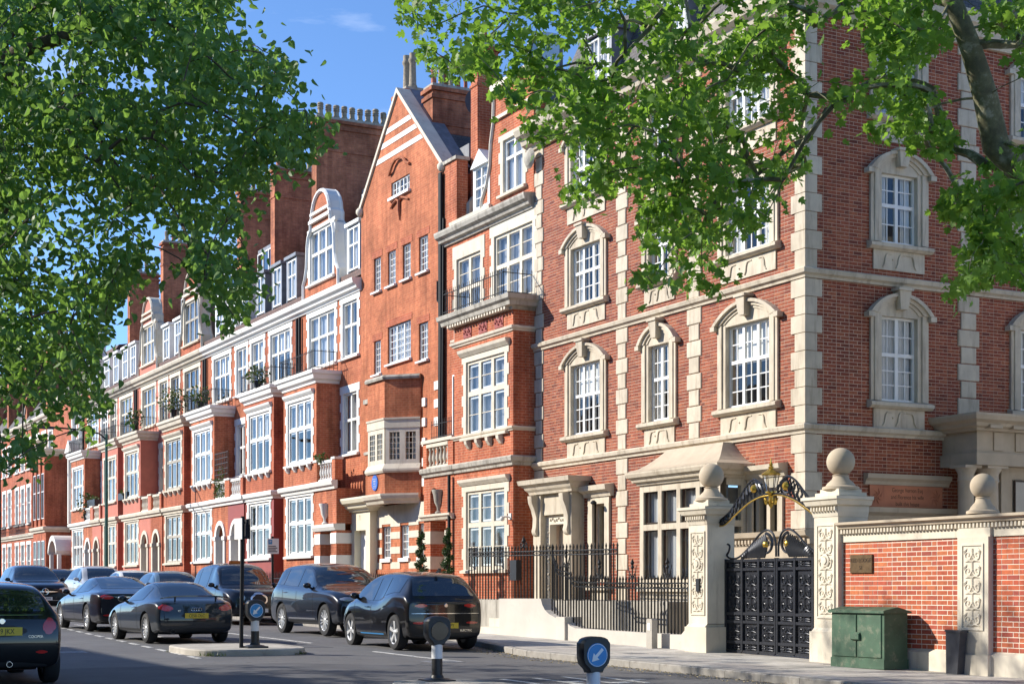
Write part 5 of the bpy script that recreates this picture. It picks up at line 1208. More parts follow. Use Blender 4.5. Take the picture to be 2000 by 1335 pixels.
for k in range(9): a = k*2*PI/9; m.tube([(lx,0,2.96),(lx+.09*math.cos(a),.09*math.sin(a),2.92),(lx+.13*math.cos(a),.13*math.sin(a),3.02)], [.02,.03,.006], 5)
m.build('pendant', 'gilt', lt, smooth=True)
# low stone wall seen through the gate
a = onX(19.2, 1425, 1037); b = onX(19.2, 1578, 1037)
cw_ = thing('courtyard_wall', 'pale stone courtyard wall with dentil band seen above the gate', 'wall', (19.2, a.y, 0), -PI/2); L = a.y-b.y
MB().box(0,L,0,.4,-.1,2.28).build('wall_body', 'stone_shade', cw_); MB().prism([(.45,2.28),(-.02,2.28),(-.03,2.40),(-.12,2.44),(-.15,2.54),(.45,2.56)], 'x', -.05, L+.08).build('coping', 'stone_shade', cw_); dentils(cw_, .02, L, -.025, 2.31, 'stone_shade', 'dentil', .11, .08)
# front area: stone kerb wall, steps, railings
LX = 17.0
lw = thing('area_wall', 'pale rendered low wall stepping down in curves below the iron railings', 'wall', (LX, 33.0, 0), -PI/2)
top = [(975,1168),(1056,1168),(1059,1180),(1064,1190),(1072,1198),(1084,1205),(1103,1207),(1107,1214),(1113,1221),(1124,1226),(1200,1231),(1330,1239),(1340,1226),(1356,1220)]
pts = [(33.0-onX(LX,px,py).y, onX(LX,px,py).z) for px, py in top]
m = MB(); e = pts[-1][0]; A = [(x, gz(33.0-x)+.05) for x, _ in pts]; m.strip(A, pts, 'y', 0, .32); m.build('wall_body', 'white_render', lw, weld=False, fix=True, kind=None)
xs_ = (33.0-onX(LX,1095,1200).y)
MB().box(xs_-.10,xs_+.28,-.06,.36,gz(30)+.05,.80).build('wall_pier', 'white_render', lw)
def railing(name, lab, X, px0, px1, zbase, ztop, step, group, lx=LX):
    a = onX(X, px0, 1150).y; b = onX(X, px1, 1150).y; L = a-b
    t = thing(name, lab, 'railing', (X, a, 0), -PI/2, group)
    n = int(L/step)
    for k in range(n+1):
        x = L*k/n; z0, z1 = zbase(x, L), ztop(x, L); h = round(z1-z0, 2)
        me = cached(('bar',h), lambda: MB().tube([(0,0,0),(0,0,h),(0,0,h+.02),(0,0,h+.10)], [.018,.018,.028,.002], 5).mesh('bar', 'iron', smooth=True)); obj('bar', me, t, (x,0,z0))
    N = 30
    for off in (-.06, -.16):
        MB().tube([(L*k/N, 0, ztop(L*k/N, L)+off) for k in range(N+1)], .016, 5).build('rail', 'iron', t, smooth=True)
    m = MB(); q = int(L/.11)
    for k in range(q): x = L*(k+.5)/q; m.tube([(x+.035*math.cos(j*PI/3), 0, ztop(x,L)-.11+.035*math.sin(j*PI/3)) for j in range(7)], .008, 4)
    m.build('ring_band', 'iron', t, kind='stuff', fix=False)
    return t, L
bx = [x for x, _ in pts]; bz = [z for _, z in pts]
def wtop(x):
    for (xa,za),(xb,zb_) in zip(pts, pts[1:]):
        if xa <= x <= xb and xb > xa: return za+(zb_-za)*(x-xa)/(xb-xa)
    return pts[-1][1] if x > pts[-1][0] else pts[0][1]
off0 = 33.0-onX(LX,1066,1150).y
def ztB(x, L):
    f = pchip([(0,2.32),(.12,2.0),(.35,1.86),(.62,1.86),(.74,1.84),(.86,1.68),(1.1,1.62),(L-.25,1.58),(L-.1,1.66),(L,1.95)]); return f(x)
rb, L = railing('iron_railing', 'black iron railing with scrolled crests along the low stepped wall', LX, 1066, 1352, lambda x, L: wtop(x+off0)-.03, ztB, .118, None)
for o in rb.children:
    o.location.y += .16
for px in (1093, 1158, 1222, 1290):
    x = onX(LX,1066,1150).y-onX(LX,px,1150).y; z = ztB(x, L); m = MB()
    for s in (-1, 1): m.tube(spiral((x+s*.085, z+.10), .07, 1.1, 9, .16, PI if s > 0 else 0, s), .012, 5); m.tube([(x,.16,z),(x+s*.12,.16,z+.16),(x+s*.16,.16,z+.30)], [.014,.012,.006], 5)
    m.tube([(x,.16,z-.1),(x,.16,z+.25)], .014, 5); m.lathe([(.01,0),(.04,.04),(.02,.09),(.045,.13),(.002,.22)], (x,.16,z+.22), 8); m.build('crest', 'iron', rb, fix=False, smooth=True)
rc, L = railing('iron_railing', 'tall black iron railing on the stone landing before the doorcase', 18.3, 916, 1206, lambda x, L: 1.14, lambda x, L: 2.42-.01*x, .16, None)
m = MB(); x = onX(18.3,916,1150).y-onX(18.3,1023,1150).y
m.lathe([(.01,0),(.05,.05),(.02,.12),(.06,.18),(.002,.32)], (x,0,2.4), 8)
for s in (-1,1): m.tube(spiral((x+s*.12,2.5), .09, 1.1, 9, 0, PI if s > 0 else 0, s), .014, 5)
m.build('crest', 'iron', rc, fix=False, smooth=True)
x = onX(18.3,916,1150).y-onX(18.3,1013,1150).y; MB().box(x-.17,x+.17,-.16,-.02,1.62,2.12).build('letter_box', 'black_plastic', rc)
ld = thing('landing', 'stone landing and steps up to the doorcase behind the railings', 'steps', (18.3, onX(18.3,905,1150).y, 0), -PI/2)
L = onX(18.3,905,1150).y-onX(18.3,1310,1150).y
MB().box(0,L,-.05,2.1,-.1,1.14).build('landing_slab', 'stone_grey', ld)
s0 = onX(17,975,1150).y; 
m = MB()
for k in range(3): m.box(ld.location.y-s0-1.35, ld.location.y-s0, -1.25+.36*k, -.055, -.1, .50+.2*k)
m.build('step', 'stone_pale', ld, split=True)
# area railings along the terrace
ar = [(50.1,43.8,'gabled house'),(43.7,38.2,'brick bay house next to the corner house'),(56.1,50.3,'white gabled bay house'),(62.1,56.3,'red painted ground floor'),(68.1,62.3,'house with the trellis'),(74.1,68.3,'house with brownish window frames'),(80.1,74.3,'salmon painted house'),(86.1,80.3,'dull red house behind the lamp post'),(92.1,86.3,'brick house with the planter box'),(104.0,92.3,'porticoed house')]
for ya, yb2, lab in ar:
    t = thing('area_railing', 'spiked iron area railing in front of the '+lab, 'railing', (18.0, ya, gz((ya+yb2)/2)), -PI/2, 'area railings along the terrace')
    L = ya-yb2; m = MB(); n = int(L/.15)
    for k in range(n+1): x = L*k/n; m.tube([(x,0,.3),(x,0,1.45),(x,0,1.58)], [.016,.016,.001], 4)
    m.build('bars', 'iron', t, kind='stuff', fix=False); m = MB(); m.box(0,L,-.015,.015,1.30,1.33); m.build('rail', 'iron', t); m = MB(); m.box(0,L,-.015,.015,.42,.45); m.build('rail', 'iron', t)
    MB().box(0,L,-.14,.14,-.1,.34).build('plinth', 'stone_grey' if ya > 50.2 else 'stone_pale', t)
# ---------------------------------------------------------------- street furniture
cb = thing('utility_cabinet', 'green metal utility cabinet with pitched lid against the garden wall', 'cabinet', (16.30, 20.14, gz(19.4)+.12), -PI/2)
cwid = 1.25; m = MB(); m.box(0,cwid,.0,.46,.14,.86); bd = m.build('body', 'green_box', cb); MB().box(-.01,cwid+.01,-.015,.475,.0,.15).build('base', 'green_box', cb)
MB().prism([(-.05,.86),(.51,.86),(.51,.885),(.23,.955),(-.05,.90)], 'x', -.04, cwid+.04).build('lid', 'green_box', cb)
for k in (0, 1): MB().cbox(.05+k*(cwid/2-.04),.05+k*(cwid/2-.04)+cwid/2-.065,-.018,.0,.17,.83,.008).build('door', 'green_box', cb)
m = MB(); m.prism([(-.018,.56),(-.06,.53),(-.06,.45),(-.018,.43)], 'x', cwid/2-.11, cwid/2+.09); m.build('handle', 'green_box', cb)
bn = thing('litter_post', 'narrow dark grey plastic box leaning by the carved pilaster', 'box', (16.62, 17.78, gz(17.7)+.115), -PI/2); bn.rotation_euler = (0, math.radians(2.5), -PI/2)
m = MB(); m.prism([(-.115,0),(.115,0),(.15,.62),(-.15,.62)], 'y', 0, .14); m.build('body', 'grey_plastic', bn); MB().box(-.16,.16,-.015,.155,.62,.65).build('lid', 'grey_plastic', bn)
mp_ = thing('marker_post', 'short pale concrete marker post before the low railing wall', 'post', (16.72, 26.22, gz(26)+.11), -PI/2)
m = MB(); m.box(-.10,.10,0,.13,0,.56); m.prism([(-.10,.56),(.10,.56),(.08,.585),(-.08,.585)], 'y', 0, .13); m.build('post', 'concrete', mp_); m = MB(); m.box(-.05,.05,-.006,.0,.36,.5); m.build('plate', 'stone_white', mp_)
def bollard(x, y, z, lab, face, h=.93):
    t = thing('traffic_bollard', lab, 'bollard', (x, y, z), face, 'keep left bollards on the islands')
    m = MB(); m.lathe([(.20,0),(.20,.03),(.17,.05),(.10,.06),(.085,.10)], n=16); m.box(-.20,.20,-.20,.20,0,.035); m.build('base', 'black_plastic', t, smooth=30)
    MB().lathe([(.078,.08),(.076,h-.32)], n=20).build('post', 'black_plastic', t, smooth=30)
    MB().lathe([(.0795,h-.60),(.0785,h-.385)], n=20, cap=False).build('reflective_sleeve', 'reflective', t, smooth=30)
    out = [(-.085,h-.41),(.085,h-.41),(.10,h-.375),(.165,h-.31),(.183,h-.25),(.183,h-.075),(.165,h-.055)]+[(.165*math.cos(PI*k/8)*1.0, h-.055+.055*math.sin(PI*k/8)) for k in range(1,8)]+[(-.165,h-.055),(-.183,h-.075),(-.183,h-.25),(-.165,h-.31),(-.10,h-.375)]
    hd = MB(); n = len(out); c = h-.19
    R_ = [[(x_*s, yy, c+(z_-c)*s) for x_, z_ in out] for s, yy in ((.93,-.085),(1,-.06),(1,.06),(.93,.085))]
    hd.add([v for r in R_ for v in r], [tuple(range(n)), tuple(range(3*n,4*n))[::-1]]+[(j*n+i, j*n+(i+1)%n, (j+1)*n+(i+1)%n, (j+1)*n+i) for j in range(3) for i in range(n)])
    hdo = hd.build('head', 'black_plastic', t, smooth=35)
    for s, mat in ((-1,'sign_blue'),(1,'black_gloss')):
        d = MB().lathe([(.001,s*.092),(.128,s*.092),(.134,s*.088),(.136,s*.08)], (0,0,h-.21), 32, 'y').build('sign_disc', mat, hdo)
        if s < 0:
            m = MB(); a = -3*PI/4; ca, sa = math.cos(a), math.sin(a)
            P = [(-.095,.017),(.02,.017),(.02,.052),(.105,0),(.02,-.052),(.02,-.017),(-.095,-.017)]
            P = [(u*ca-v*sa, h-.21+u*sa+v*ca) for u, v in P]
            m.prism(P, 'y', -.0945, -.0915); m.build('arrow', 'sign_white', hdo)
            m = MB(); m.lathe([(.122,-.0935),(.128,-.0935),(.128,-.0915),(.122,-.0915),(.122,-.0935)], (0,0,h-.21), 32, 'y', False); m.build('sign_rim', 'sign_white', hdo)
    return t
bollard(9.66, 29.05, gz(29)+.12, 'keep left bollard with blue arrow disc beside the slim sign post', 0, .92)
bollard(9.44, 20.35, gz(20.4)+.03, 'bollard turned away, showing its plain black back', PI, .93)
bollard(9.14, 15.5, -.06, 'keep left bollard with blue arrow disc and long white sleeve before the railings', 0, .93)
sp = thing('sign_post', 'slim black post with narrow white plate standing on the traffic island', 'sign post', (9.42, 29.15, gz(29)+.12))
MB().tube([(0,0,0),(.03,0,2.5)], .038, 12).build('post', 'iron', sp, smooth=True)
m = MB(); m.box(-.012,.0,-.16,.16,0,.40); pt = m.build('plate', 'sign_white', sp, (-.05,.0,2.06), math.radians(8)); m = MB(); m.box(-.005,.075,-.03,.03,2.08,2.12); m.box(-.005,.075,-.03,.03,2.36,2.40); m.build('bracket', 'iron', sp, split=True)
m = MB(); m.box(.0,.012,-.15,.15,0,.38); m.build('plate', 'iron', sp, (.10,.0,2.07), math.radians(8))
ps = thing('parking_sign', 'white parking sign with blue square on a black post by the kerb', 'sign', (16.4, 47.6, gz(47.6)+.12), 0)
MB().tube([(0,0,0),(0,0,2.55)], .038, 10).build('post', 'iron', ps, smooth=True); pt = MB().box(-.19,.19,-.05,-.035,2.0,2.48).build('plate', 'sign_white', ps)
MB().box(-.15,-.03,-.054,-.0505,2.30,2.44).build('blue_square', 'sign_blue', pt); text(pt, 'P', .12, 'sign_white', (-.09,-.0555,2.37), (PI/2,0,0), .0005)
m = MB()
for k in range(4): m.box(-.15,.14-.05*(k % 2),-.054,-.0505,2.06+k*.055,2.085+k*.055)
m.build('printed_line', 'ink', pt, split=True)
def lamp_post(x, y, h, lab, arm):
    t = thing('lamp_post', lab, 'lamp post', (x, y, gz(y)+.1), 0, 'lamp posts on the pavement')
    MB().lathe([(.13,0),(.13,.9),(.10,1.0),(.085,1.1),(.06,h)], n=12).build('column', 'green_trim' if arm else 'iron', t, smooth=30)
    m = MB(); m.tube([(0,0,h-.25),(-.3,0,h+.0),(-1.0,0,h+.12),(-2.2,0,h+.18)], .035, 8); m.build('arm', 'iron', t, smooth=True)
    m = MB(); m.prism([(-2.2,h+.20),(-2.9,h+.24),(-3.0,h+.18),(-2.85,h+.10),(-2.25,h+.10)], 'y', -.14, .14); m.build('lamp_head', 'grey_plastic', t)
    return t
lamp_post(16.35, 69.4, 7.4, 'tall dark street lamp with curved arm before the dull red house', True)
lamp_post(16.5, 96.5, 9.6, 'thick dark lamp column far up the street half hidden by leaves', False)
# spiral topiaries in planters
for px, lab in ((822,'spiral clipped topiary in black planter beside the banded windows'),(874,'spiral clipped topiary in black planter under the urn niche')):
    p = onX(18.6, px, 1140); t = thing('spiral_topiary', lab, 'topiary', (18.6, p.y, 1.14), 0, 'spiral topiaries by the porch')
    m = MB(); m.prism([(-.17,0),(.17,0),(.21,.42),(-.21,.42)], 'y', -.2, .2); m.build('planter', 'black_plastic', t); MB().tube([(0,0,.3),(0,0,1.9)], .025, 6).build('stem', 'bark', t)
    m = MB()
    for k in range(120):
        q = k/119; a = q*2*PI*4.2; rr = .20*(1-q*.62); c = (rr*.62*math.cos(a), rr*.62*math.sin(a), .50+1.38*q); foliage(m, c, (rr*.62,rr*.62,.10), 26, .045)
    m.build('foliage', 'leaf_box', t, fix=False)
lb = thing('entrance_platform', 'stone entrance platform behind the spiked railings of the bay house', 'steps', (18.1, 43.6, 0), -PI/2); MB().box(0,8.9-3.2,0,2.0,-.1,1.14).build('platform', 'stone_pale', lb)
# plants, trellis and planter boxes on balconies
tr_ = thing('trellis', 'wooden square trellis with climbing plant on the arched porch roof', 'trellis', (19.62, 64.2, 5.12), -PI/2)
m = MB()
for k in range(9): m.box(k*.22,k*.22+.03,-.005,.015,0,1.9)
for k in range(9): m.box(0,1.79,-.02,-.006,.1+k*.22,.13+k*.22)
m.build('lattice', 'bronze_dark', tr_); m = MB()
for k in range(16): foliage(m, (R.uniform(0,1.8),-.05,R.uniform(0,1.1)), (.25,.12,.25), 26, .09)
m.build('climber', 'leaf_pot', tr_, fix=False)
for lab, x, y, z, rad, n, pot in (('green potted shrub on the balcony of the red painted ground floor house',19.4,58.0,9.05,(.45,.3,.35),160,.25),
    ('large straw coloured bush on the balcony of the house with brownish frames',19.35,69.5,9.05,(.75,.35,.6),300,.3),('leafy potted plant on the balcony of the salmon house',19.4,76.5,9.05,(.4,.3,.5),180,.25),
    ('small potted plant on the balcony between two white windows',19.4,65.6,9.05,(.4,.3,.4),150,.25),('small conifer on the planter box of the far brick house',19.6,88.0,5.2,(.5,.3,.7),200,.3),
    ('low green tuft growing on the white balustrade',19.55,51.6,5.85,(.25,.15,.12),50,0),('dark shrub in the front area of the porticoed house',18.8,96.0,1.3,(.6,.5,.6),200,.3),('palm like plant in the front area of the far brick house',18.9,89.6,1.2,(.7,.6,.6),200,.3)):
    plant_tuft(lab, 'plant', (x,y,z), rad, n, .13, pot)
for i, (y, lab) in enumerate(((79.8,'black planter box with trailing plants on the salmon house porch'),(86.8,'black planter box with trailing plants on the far brick house porch'))):
    t = thing('planter_box', lab, 'planter', (19.6, y, 5.9), -PI/2, 'planter boxes on porch roofs'); MB().box(-.9,.9,0,.3,0,.35).build('box', 'black_plastic', t)
    m = MB(); foliage(m, (0,.15,.4), (.9,.15,.15), 120, .12); m.build('foliage', 'leaf_pot', t, fix=False)
# ---------------------------------------------------------------- cars (local x forward, y left, z up; origin under the rear axle centre)
def wheel_parts(r, w, style):
    def mk():
        ty = MB(); ty.lathe([(r*.66,-w/2+.01),(r*.74,-w/2),(r*.93,-w/2+.012),(r*.985,-w/2+.04),(r,-w*.2),(r,w*.2),(r*.985,w/2-.04),(r*.93,w/2-.012),(r*.74,w/2),(r*.66,w/2-.01)], n=40, axis='y', cap=False)
        rm = MB(); o = w/2-.012
        rm.lathe([(r*.60,o-.10),(r*.63,o-.02),(r*.69,o),(r*.70,o-.012),(r*.66,o-.11)], n=40, axis='y', cap=False); rm.lathe([(.001,o-.01),(.035,o-.012),(.06,o-.03),(.06,o-.09),(.001,o-.09)], n=16, axis='y')
        n, sw, dbl = {'five':(5,.055,.05),'ten':(10,.030,0),'twin':(7,.026,.035),'blade':(5,.085,0),'flat':(8,.04,0)}[style]
        for k in range(n):
            a = 2*PI*k/n
            for s in ((-1,1) if dbl else (0,)):
                c, sn_ = math.cos(a), math.sin(a); px, pz = -sn_, c
                def P(rr, t, yy): return (c*rr+px*t, yy, sn_*rr+pz*t)
                t0 = s*dbl*.35; t1 = s*dbl*1.3; q = .5 if style == 'blade' else .8
                rm.add([P(.045,t0-sw/2*q,o-.02),P(.045,t0+sw/2*q,o-.02),P(r*.66,t1+sw/2,o-.008),P(r*.66,t1-sw/2,o-.008),P(.045,t0-sw/2*q,o-.06),P(.045,t0+sw/2*q,o-.06),P(r*.66,t1+sw/2,o-.05),P(r*.66,t1-sw/2,o-.05)],
                       [(0,1,2,3),(4,7,6,5),(0,4,5,1),(1,5,6,2),(2,6,7,3),(3,7,4,0)])
        br = MB(); br.lathe([(.001,o-.10),(r*.50,o-.10),(r*.50,o-.13),(.001,o-.13)], n=24, axis='y'); br.lathe([(.001,-w/2+.03),(r*.68,-w/2+.03),(r*.68,o-.14),(.001,o-.14)], n=24, axis='y')
        return ty.mesh('tyre','tyre',smooth=30), rm.mesh('rim','alloy',smooth=30), br.mesh('wheel','alloy_dark',smooth=30)
    return cached(('wh',r,w,style), mk)
TMPM = {}
def car(lab, loc, rz, L, W, H, wb, fo, zt, zb, paint_, r=.34, wst='five', wr=.60, ws=None, clear=.19, xr=None, xf=None, bow=(.10,.06), sidewin=((.0,.0),), glassz=None, rear=None, front=None, group='cars in the street', name='car', seams=(), cat='car', shoulder=.93, taper=(.80,.80), extra=None):
    """d = distance from the nose; zt roofline, zb beltline as [(d,z)]"""
    t = thing(name, lab, cat, loc, rz, group); ro = L-fo-wb
    ft, fb = pchip(zt), pchip(zb); hw = W/2
    fw = pchip([(0,hw*taper[0]),(.06,hw*(taper[0]*.45+.55)),(.25,hw*.955),(.7,hw*.99),(L*.5,hw),(L-.7,hw*.99),(L-.25,hw*.95),(L-.06,hw*(taper[1]*.45+.53)),(L,hw*taper[1])])
    roofd = max(zt, key=lambda p: p[1]); fr_ = pchip(ws or [(0,.80),(fo+.35,.84),(fo+.95,wr+.10),(fo+1.45,wr),(L-1.2,wr),(L-.3,wr+.06),(L,.74)])
    xrf = pchip(xr or [(.1,-.10),(.35,-.02),(.6,0),(.9,-.03),(1.4,-.2)]); xff = pchip(xf or [(.1,-.12),(.3,-.02),(.5,0),(.75,-.04),(1.1,-.12)])
    def section(d):
        w_ = fw(d); b = fb(d); tp = max(ft(d), b+.015); gh = tp-b; tr_ = w_*fr_(d); s = clear+ (.05 if d < .3 or d > L-.3 else 0)
        zr = b+.02+(gh-.02)*.84 if gh > .05 else b+gh*.6
        sh = shoulder
        return [(0,s),(w_*.80,s),(w_*.93,s+.03),(w_*.975,s+.12),(w_,s+(b-s)*.55),(w_*.99,b-.10),(w_*(sh+.035),b-.015),(w_*sh,b+.012 if gh > .05 else b+gh*.25),
                ((w_*sh*.45+tr_*.55),b+.02+(zr-b-.02)*.52),(tr_,zr),(tr_*.86,zr+(tp-zr)*.62),(tr_*.45,tp-(tp-zr)*.08),(0,tp)]
    ds = [0,.02,.06,.12,.2,.32,.48]; k = .65
    while k < L-.55: ds.append(k); k += .16
    ds += [L-.48,L-.32,L-.2,L-.12,L-.06,L-.02,L]
    def XX(d, y, z):
        a = d/L; wf = max(0, 1-d/(L*.38)); wr_ = max(0, 1-(L-d)/(L*.30)); q = min(1, abs(y)/hw)
        return fo+wb-d + wf**2*(xff(z)-bow[0]*q*q) - wr_**2*(xrf(z)-bow[1]*q*q)
    secs = [section(d) for d in ds]; n = len(secs[0]); bm = MB(); ring = 2*n-2
    for d, s in zip(ds, secs):
        full = s+[(-y,z) for y, z in reversed(s[1:-1])]
        for y, z in full: bm.v.append((XX(d,y,z), y, z))
    for i in range(len(ds)-1):
        for j in range(ring): bm.f.append((i*ring+j, (i+1)*ring+j, (i+1)*ring+(j+1)%ring, i*ring+(j+1)%ring))
    for base, d, s in ((0, 0, secs[0]), ((len(ds)-1)*ring, L, secs[-1])):
        cols = (.66,.33,0,-.33,-.66); idx = []
        for j in range(1, n-1):
            y, z = s[j]; row = [base+j]
            for c in cols: row.append(len(bm.v)); bm.v.append((XX(d, c*y, z), c*y, z))
            row.append(base+ring-j); idx.append(row)
        for A, B in zip(idx, idx[1:]):
            for a in range(6): bm.f.append((A[a],A[a+1],B[a+1],B[a]))
        for row, apex in ((idx[0], base), (idx[-1], base+n-1)):
            for a in range(6): bm.f.append((row[a],row[a+1],apex))
    me = bm.mesh('tmp_body', None, weld=True)
    o = bpy.data.objects.new('tmp_body', me); COL.objects.link(o); md = o.modifiers.new('s','SUBSURF'); md.levels = md.render_levels = 2
    dg = bpy.context.evaluated_depsgraph_get(); dg.update(); sm = bpy.data.meshes.new_from_object(o.evaluated_get(dg)); bpy.data.objects.remove(o)
    bvh = BVHTree.FromPolygons([v.co.copy() for v in sm.vertices], [tuple(p.vertices) for p in sm.polygons])
    def cast(dirn, u, v):
        if dirn == 'L': a, b = Vector((u,3,v)), Vector((0,-1,0))
        elif dirn == 'R': a, b = Vector((u,-3,v)), Vector((0,1,0))
        elif dirn == 'F': a, b = Vector((9,u,v)), Vector((-1,0,0))
        elif dirn == 'B': a, b = Vector((-5,u,v)), Vector((1,0,0))
        else: a, b = Vector((u,v,5)), Vector((0,0,-1))
        return bvh.ray_cast(a, b)
    def patch(nm, mat, dirn, fn, nu=12, nv=6, off=.004, parent=None):
        m = MB(); P = {}
        for i in range(nu+1):
            for j in range(nv+1):
                u, v = fn(i/nu, j/nv); h, nr, _, _ = cast(dirn, u, v)
                if h is None: continue
                P[i,j] = len(m.v); m.v.append(tuple(h+nr*off))
        for i in range(nu):
            for j in range(nv):
                q = [(i,j),(i+1,j),(i+1,j+1),(i,j+1)]
                if all(k in P for k in q):
                    pz = [m.v[P[k]] for k in q]
                    if max((Vector(a)-Vector(b)).length for a in pz for b in pz) < .45: m.f.append(tuple(P[k] for k in q))
        if m.f: return m.build(nm, mat, parent or t, smooth=60, fix=False)
    def quadfn(a, b, c, d, rnd=0):
        def f(s, q):
            if rnd: # pull the corners in
                e = rnd*((2*s-1)**2)*((2*q-1)**2); s = s+(.5-s)*e; q = q+(.5-q)*e
            return (a[0]*(1-s)*(1-q)+b[0]*s*(1-q)+c[0]*s*q+d[0]*(1-s)*q, a[1]*(1-s)*(1-q)+b[1]*s*(1-q)+c[1]*s*q+d[1]*(1-s)*q)
        return f
    def ellfn(c, rx, rz_): return lambda s, q: (c[0]+rx*q*math.cos(2*PI*s), c[1]+rz_*q*math.sin(2*PI*s))
    D = lambda d: fo+wb-d                                   # nose distance -> local x
    # side windows
    for (d0, d1) in sidewin:
        for sd in 'LR':
            def fn(s, q, d0=d0, d1=d1):
                d = d0+(d1-d0)*s; b = fb(d); tp = max(ft(d), b+.015); gh = tp-b; zr = b+.02+(gh-.02)*.84
                lo_, hi_ = b+.04, max(b+.042, zr-.035); return (D(d), lo_+(hi_-lo_)*q)
            patch('side_window', 'car_glass', sd, fn, 18, 6, .005)
    # windscreen and rear window: rows of (half width, z)
    for nm, dirn, rows in (('windscreen','F',(glassz or {}).get('F')),('rear_window','B',(glassz or {}).get('B'))):
        if rows:
            fy = pchip([(z, y) for y, z in rows]); z0, z1 = rows[0][1], rows[-1][1]
            patch(nm, 'car_glass', dirn, lambda s, q: ((2*s-1)*fy(z0+(z1-z0)*q), z0+(z1-z0)*q), 20, 10, .005)
    for d, z0, z1 in seams:
        for sd in 'LR': patch('door_seam', 'arch_black', sd, lambda s, q: (D(d)+(-.009+.018*s), z0+(z1-z0)*q), 1, 12, .002)
    for sd in 'LR':
        patch('sill', 'trim_black', sd, lambda s, q: (-.0+r+.08+(wb-2*r-.16)*s, clear+.03+.09*q), 16, 2, .003)
        dm = D(fo+wb*.52); zz = fb(fo+wb*.5)-.09
        if seams:
            m = MB(); h, nr, _, _ = cast(sd, D(seams[-1][0])+.12, zz)
            if h: m.tube([tuple(h+nr*.004+Vector((-.02,0,0))),tuple(h+nr*.03),tuple(h+nr*.03+Vector((.16,0,0))),tuple(h+nr*.004+Vector((.18,0,0)))], .011, 5); m.build('door_handle', 'chrome' if extra != 'dark' else 'black_gloss', t, smooth=True)
        # mirror
        da = sidewin[0][0]+.22; h, nr, _, _ = cast(sd, D(da), fb(da)+.03); sg = 1 if sd == 'L' else -1
        if h:
            m = MB(); c = h+Vector((0,sg*.11,.07)); m.ball((0,0,0), .10, 14); m.v = [(v[0]*.75, v[1]*1.05, v[2]*.72) for v in m.v]
            m.v = [(v[0]+c.x, v[1]+c.y, v[2]+c.z) for v in m.v]; m.tube([tuple(h),tuple(c)], .03, 6); m.build('mirror', paint_ if extra != 'dark' else 'black_gloss', t, smooth=True)
    for spec, dirn in ((rear,'B'),(front,'F')):
        for it in (spec or ()):
            kind, nm, mat, *a = it
            if kind == 'q': patch(nm, mat, dirn, quadfn(*a[:4], rnd=.45), 14, 8, a[4] if len(a) > 4 else .005)
            elif kind == 'mq':
                patch(nm, mat, dirn, quadfn(*a[:4], rnd=.5), 14, 8, .006); patch(nm, mat, dirn, quadfn(*[(-p[0],p[1]) for p in a[:4]], rnd=.5), 14, 8, .006)
            elif kind == 'e': patch(nm, mat, dirn, ellfn(a[0],a[1],a[2]), 24, 5, a[3] if len(a) > 3 else .007)
            elif kind == 'me':
                for s in (1,-1): patch(nm, mat, dirn, ellfn((a[0][0]*s,a[0][1]),a[1],a[2]), 24, 5, a[3] if len(a) > 3 else .007)
            elif kind == 'plate':
                c, txt, mat_ = a[0], a[1], mat; h, nr, _, _ = cast(dirn, 0, c)
                sg = -1 if dirn == 'B' else 1; tilt = math.atan2(nr.z, abs(nr.x))
                pz = MB().box(-.006,.0,-.26,.26,-.056,.056).build(nm, mat_, t, h+Vector((sg*.012,0,0)), 0 if sg < 0 else PI)
                if txt: text(pz, txt, .098, 'ink', (-.0075,0,-.002), (PI/2,0,-PI/2), .0006, 'registration', sx=.80)
            elif kind == 'badge':
                h, nr, _, _ = cast(dirn, a[0][0], a[0][1]); sg = -1 if dirn == 'B' else 1
                if h: MB().lathe([(.001,.012),(a[1]*.8,.012),(a[1],.004),(a[1],0)], n=20, axis='x').build(nm, mat, t, h+Vector((-.0 if sg > 0 else 0,0,0)), 0 if sg > 0 else PI)
            elif kind == 'rings':
                m = MB(); h, nr, _, _ = cast(dirn, 0, a[0]); sg = -1 if dirn == 'B' else 1
                for k in range(a[1]):
                    y = (k-(a[1]-1)/2)*a[2]*1.45; m.tube([(0,y+a[2]*math.cos(2*PI*j/16),a[2]*math.sin(2*PI*j/16)) for j in range(17)], .007, 5)
                m.build(nm, mat, t, h+Vector((sg*.012,0,0)), smooth=True)
            elif kind == 'star':
                m = MB(); h, nr, _, _ = cast(dirn, 0, a[0]); R0 = a[1]
                m.tube([(0,R0*math.cos(2*PI*j/24),R0*math.sin(2*PI*j/24)) for j in range(25)], .011, 6)
                for j in range(3): m.tube([(0,0,0),(0,R0*math.sin(2*PI*j/3),R0*math.cos(2*PI*j/3))], [.02,.006], 5)
                m.build(nm, mat, t, h+Vector((.03,0,0)), smooth=True)
            elif kind == 'pipe':
                h, nr, _, _ = cast(dirn, a[0][0], a[0][1]); m = MB(); m.lathe([(a[1]*.75,.06),(a[1]*.8,-.03),(a[1],-.03),(a[1],.06)], n=16, axis='x'); m.build(nm, mat, t, (h or Vector((-ro,0,.2)))+Vector((-.01,a[0][0]-(h.y if h else 0),0)), smooth=30)
            elif kind == 'text':
                h, nr, _, _ = cast(dirn, a[0][0], a[0][1]); text(t, a[1], a[2], mat, h+Vector((-.008,0,0)), (PI/2,0,-PI/2), .001, nm)
    # body with cut wheel arches
    sm.materials.clear(); sm.materials.append(M[paint_]); sm.materials.append(M['arch_black'])
    body = bpy.data.objects.new('body', sm); COL.objects.link(body)
    cut = MB()
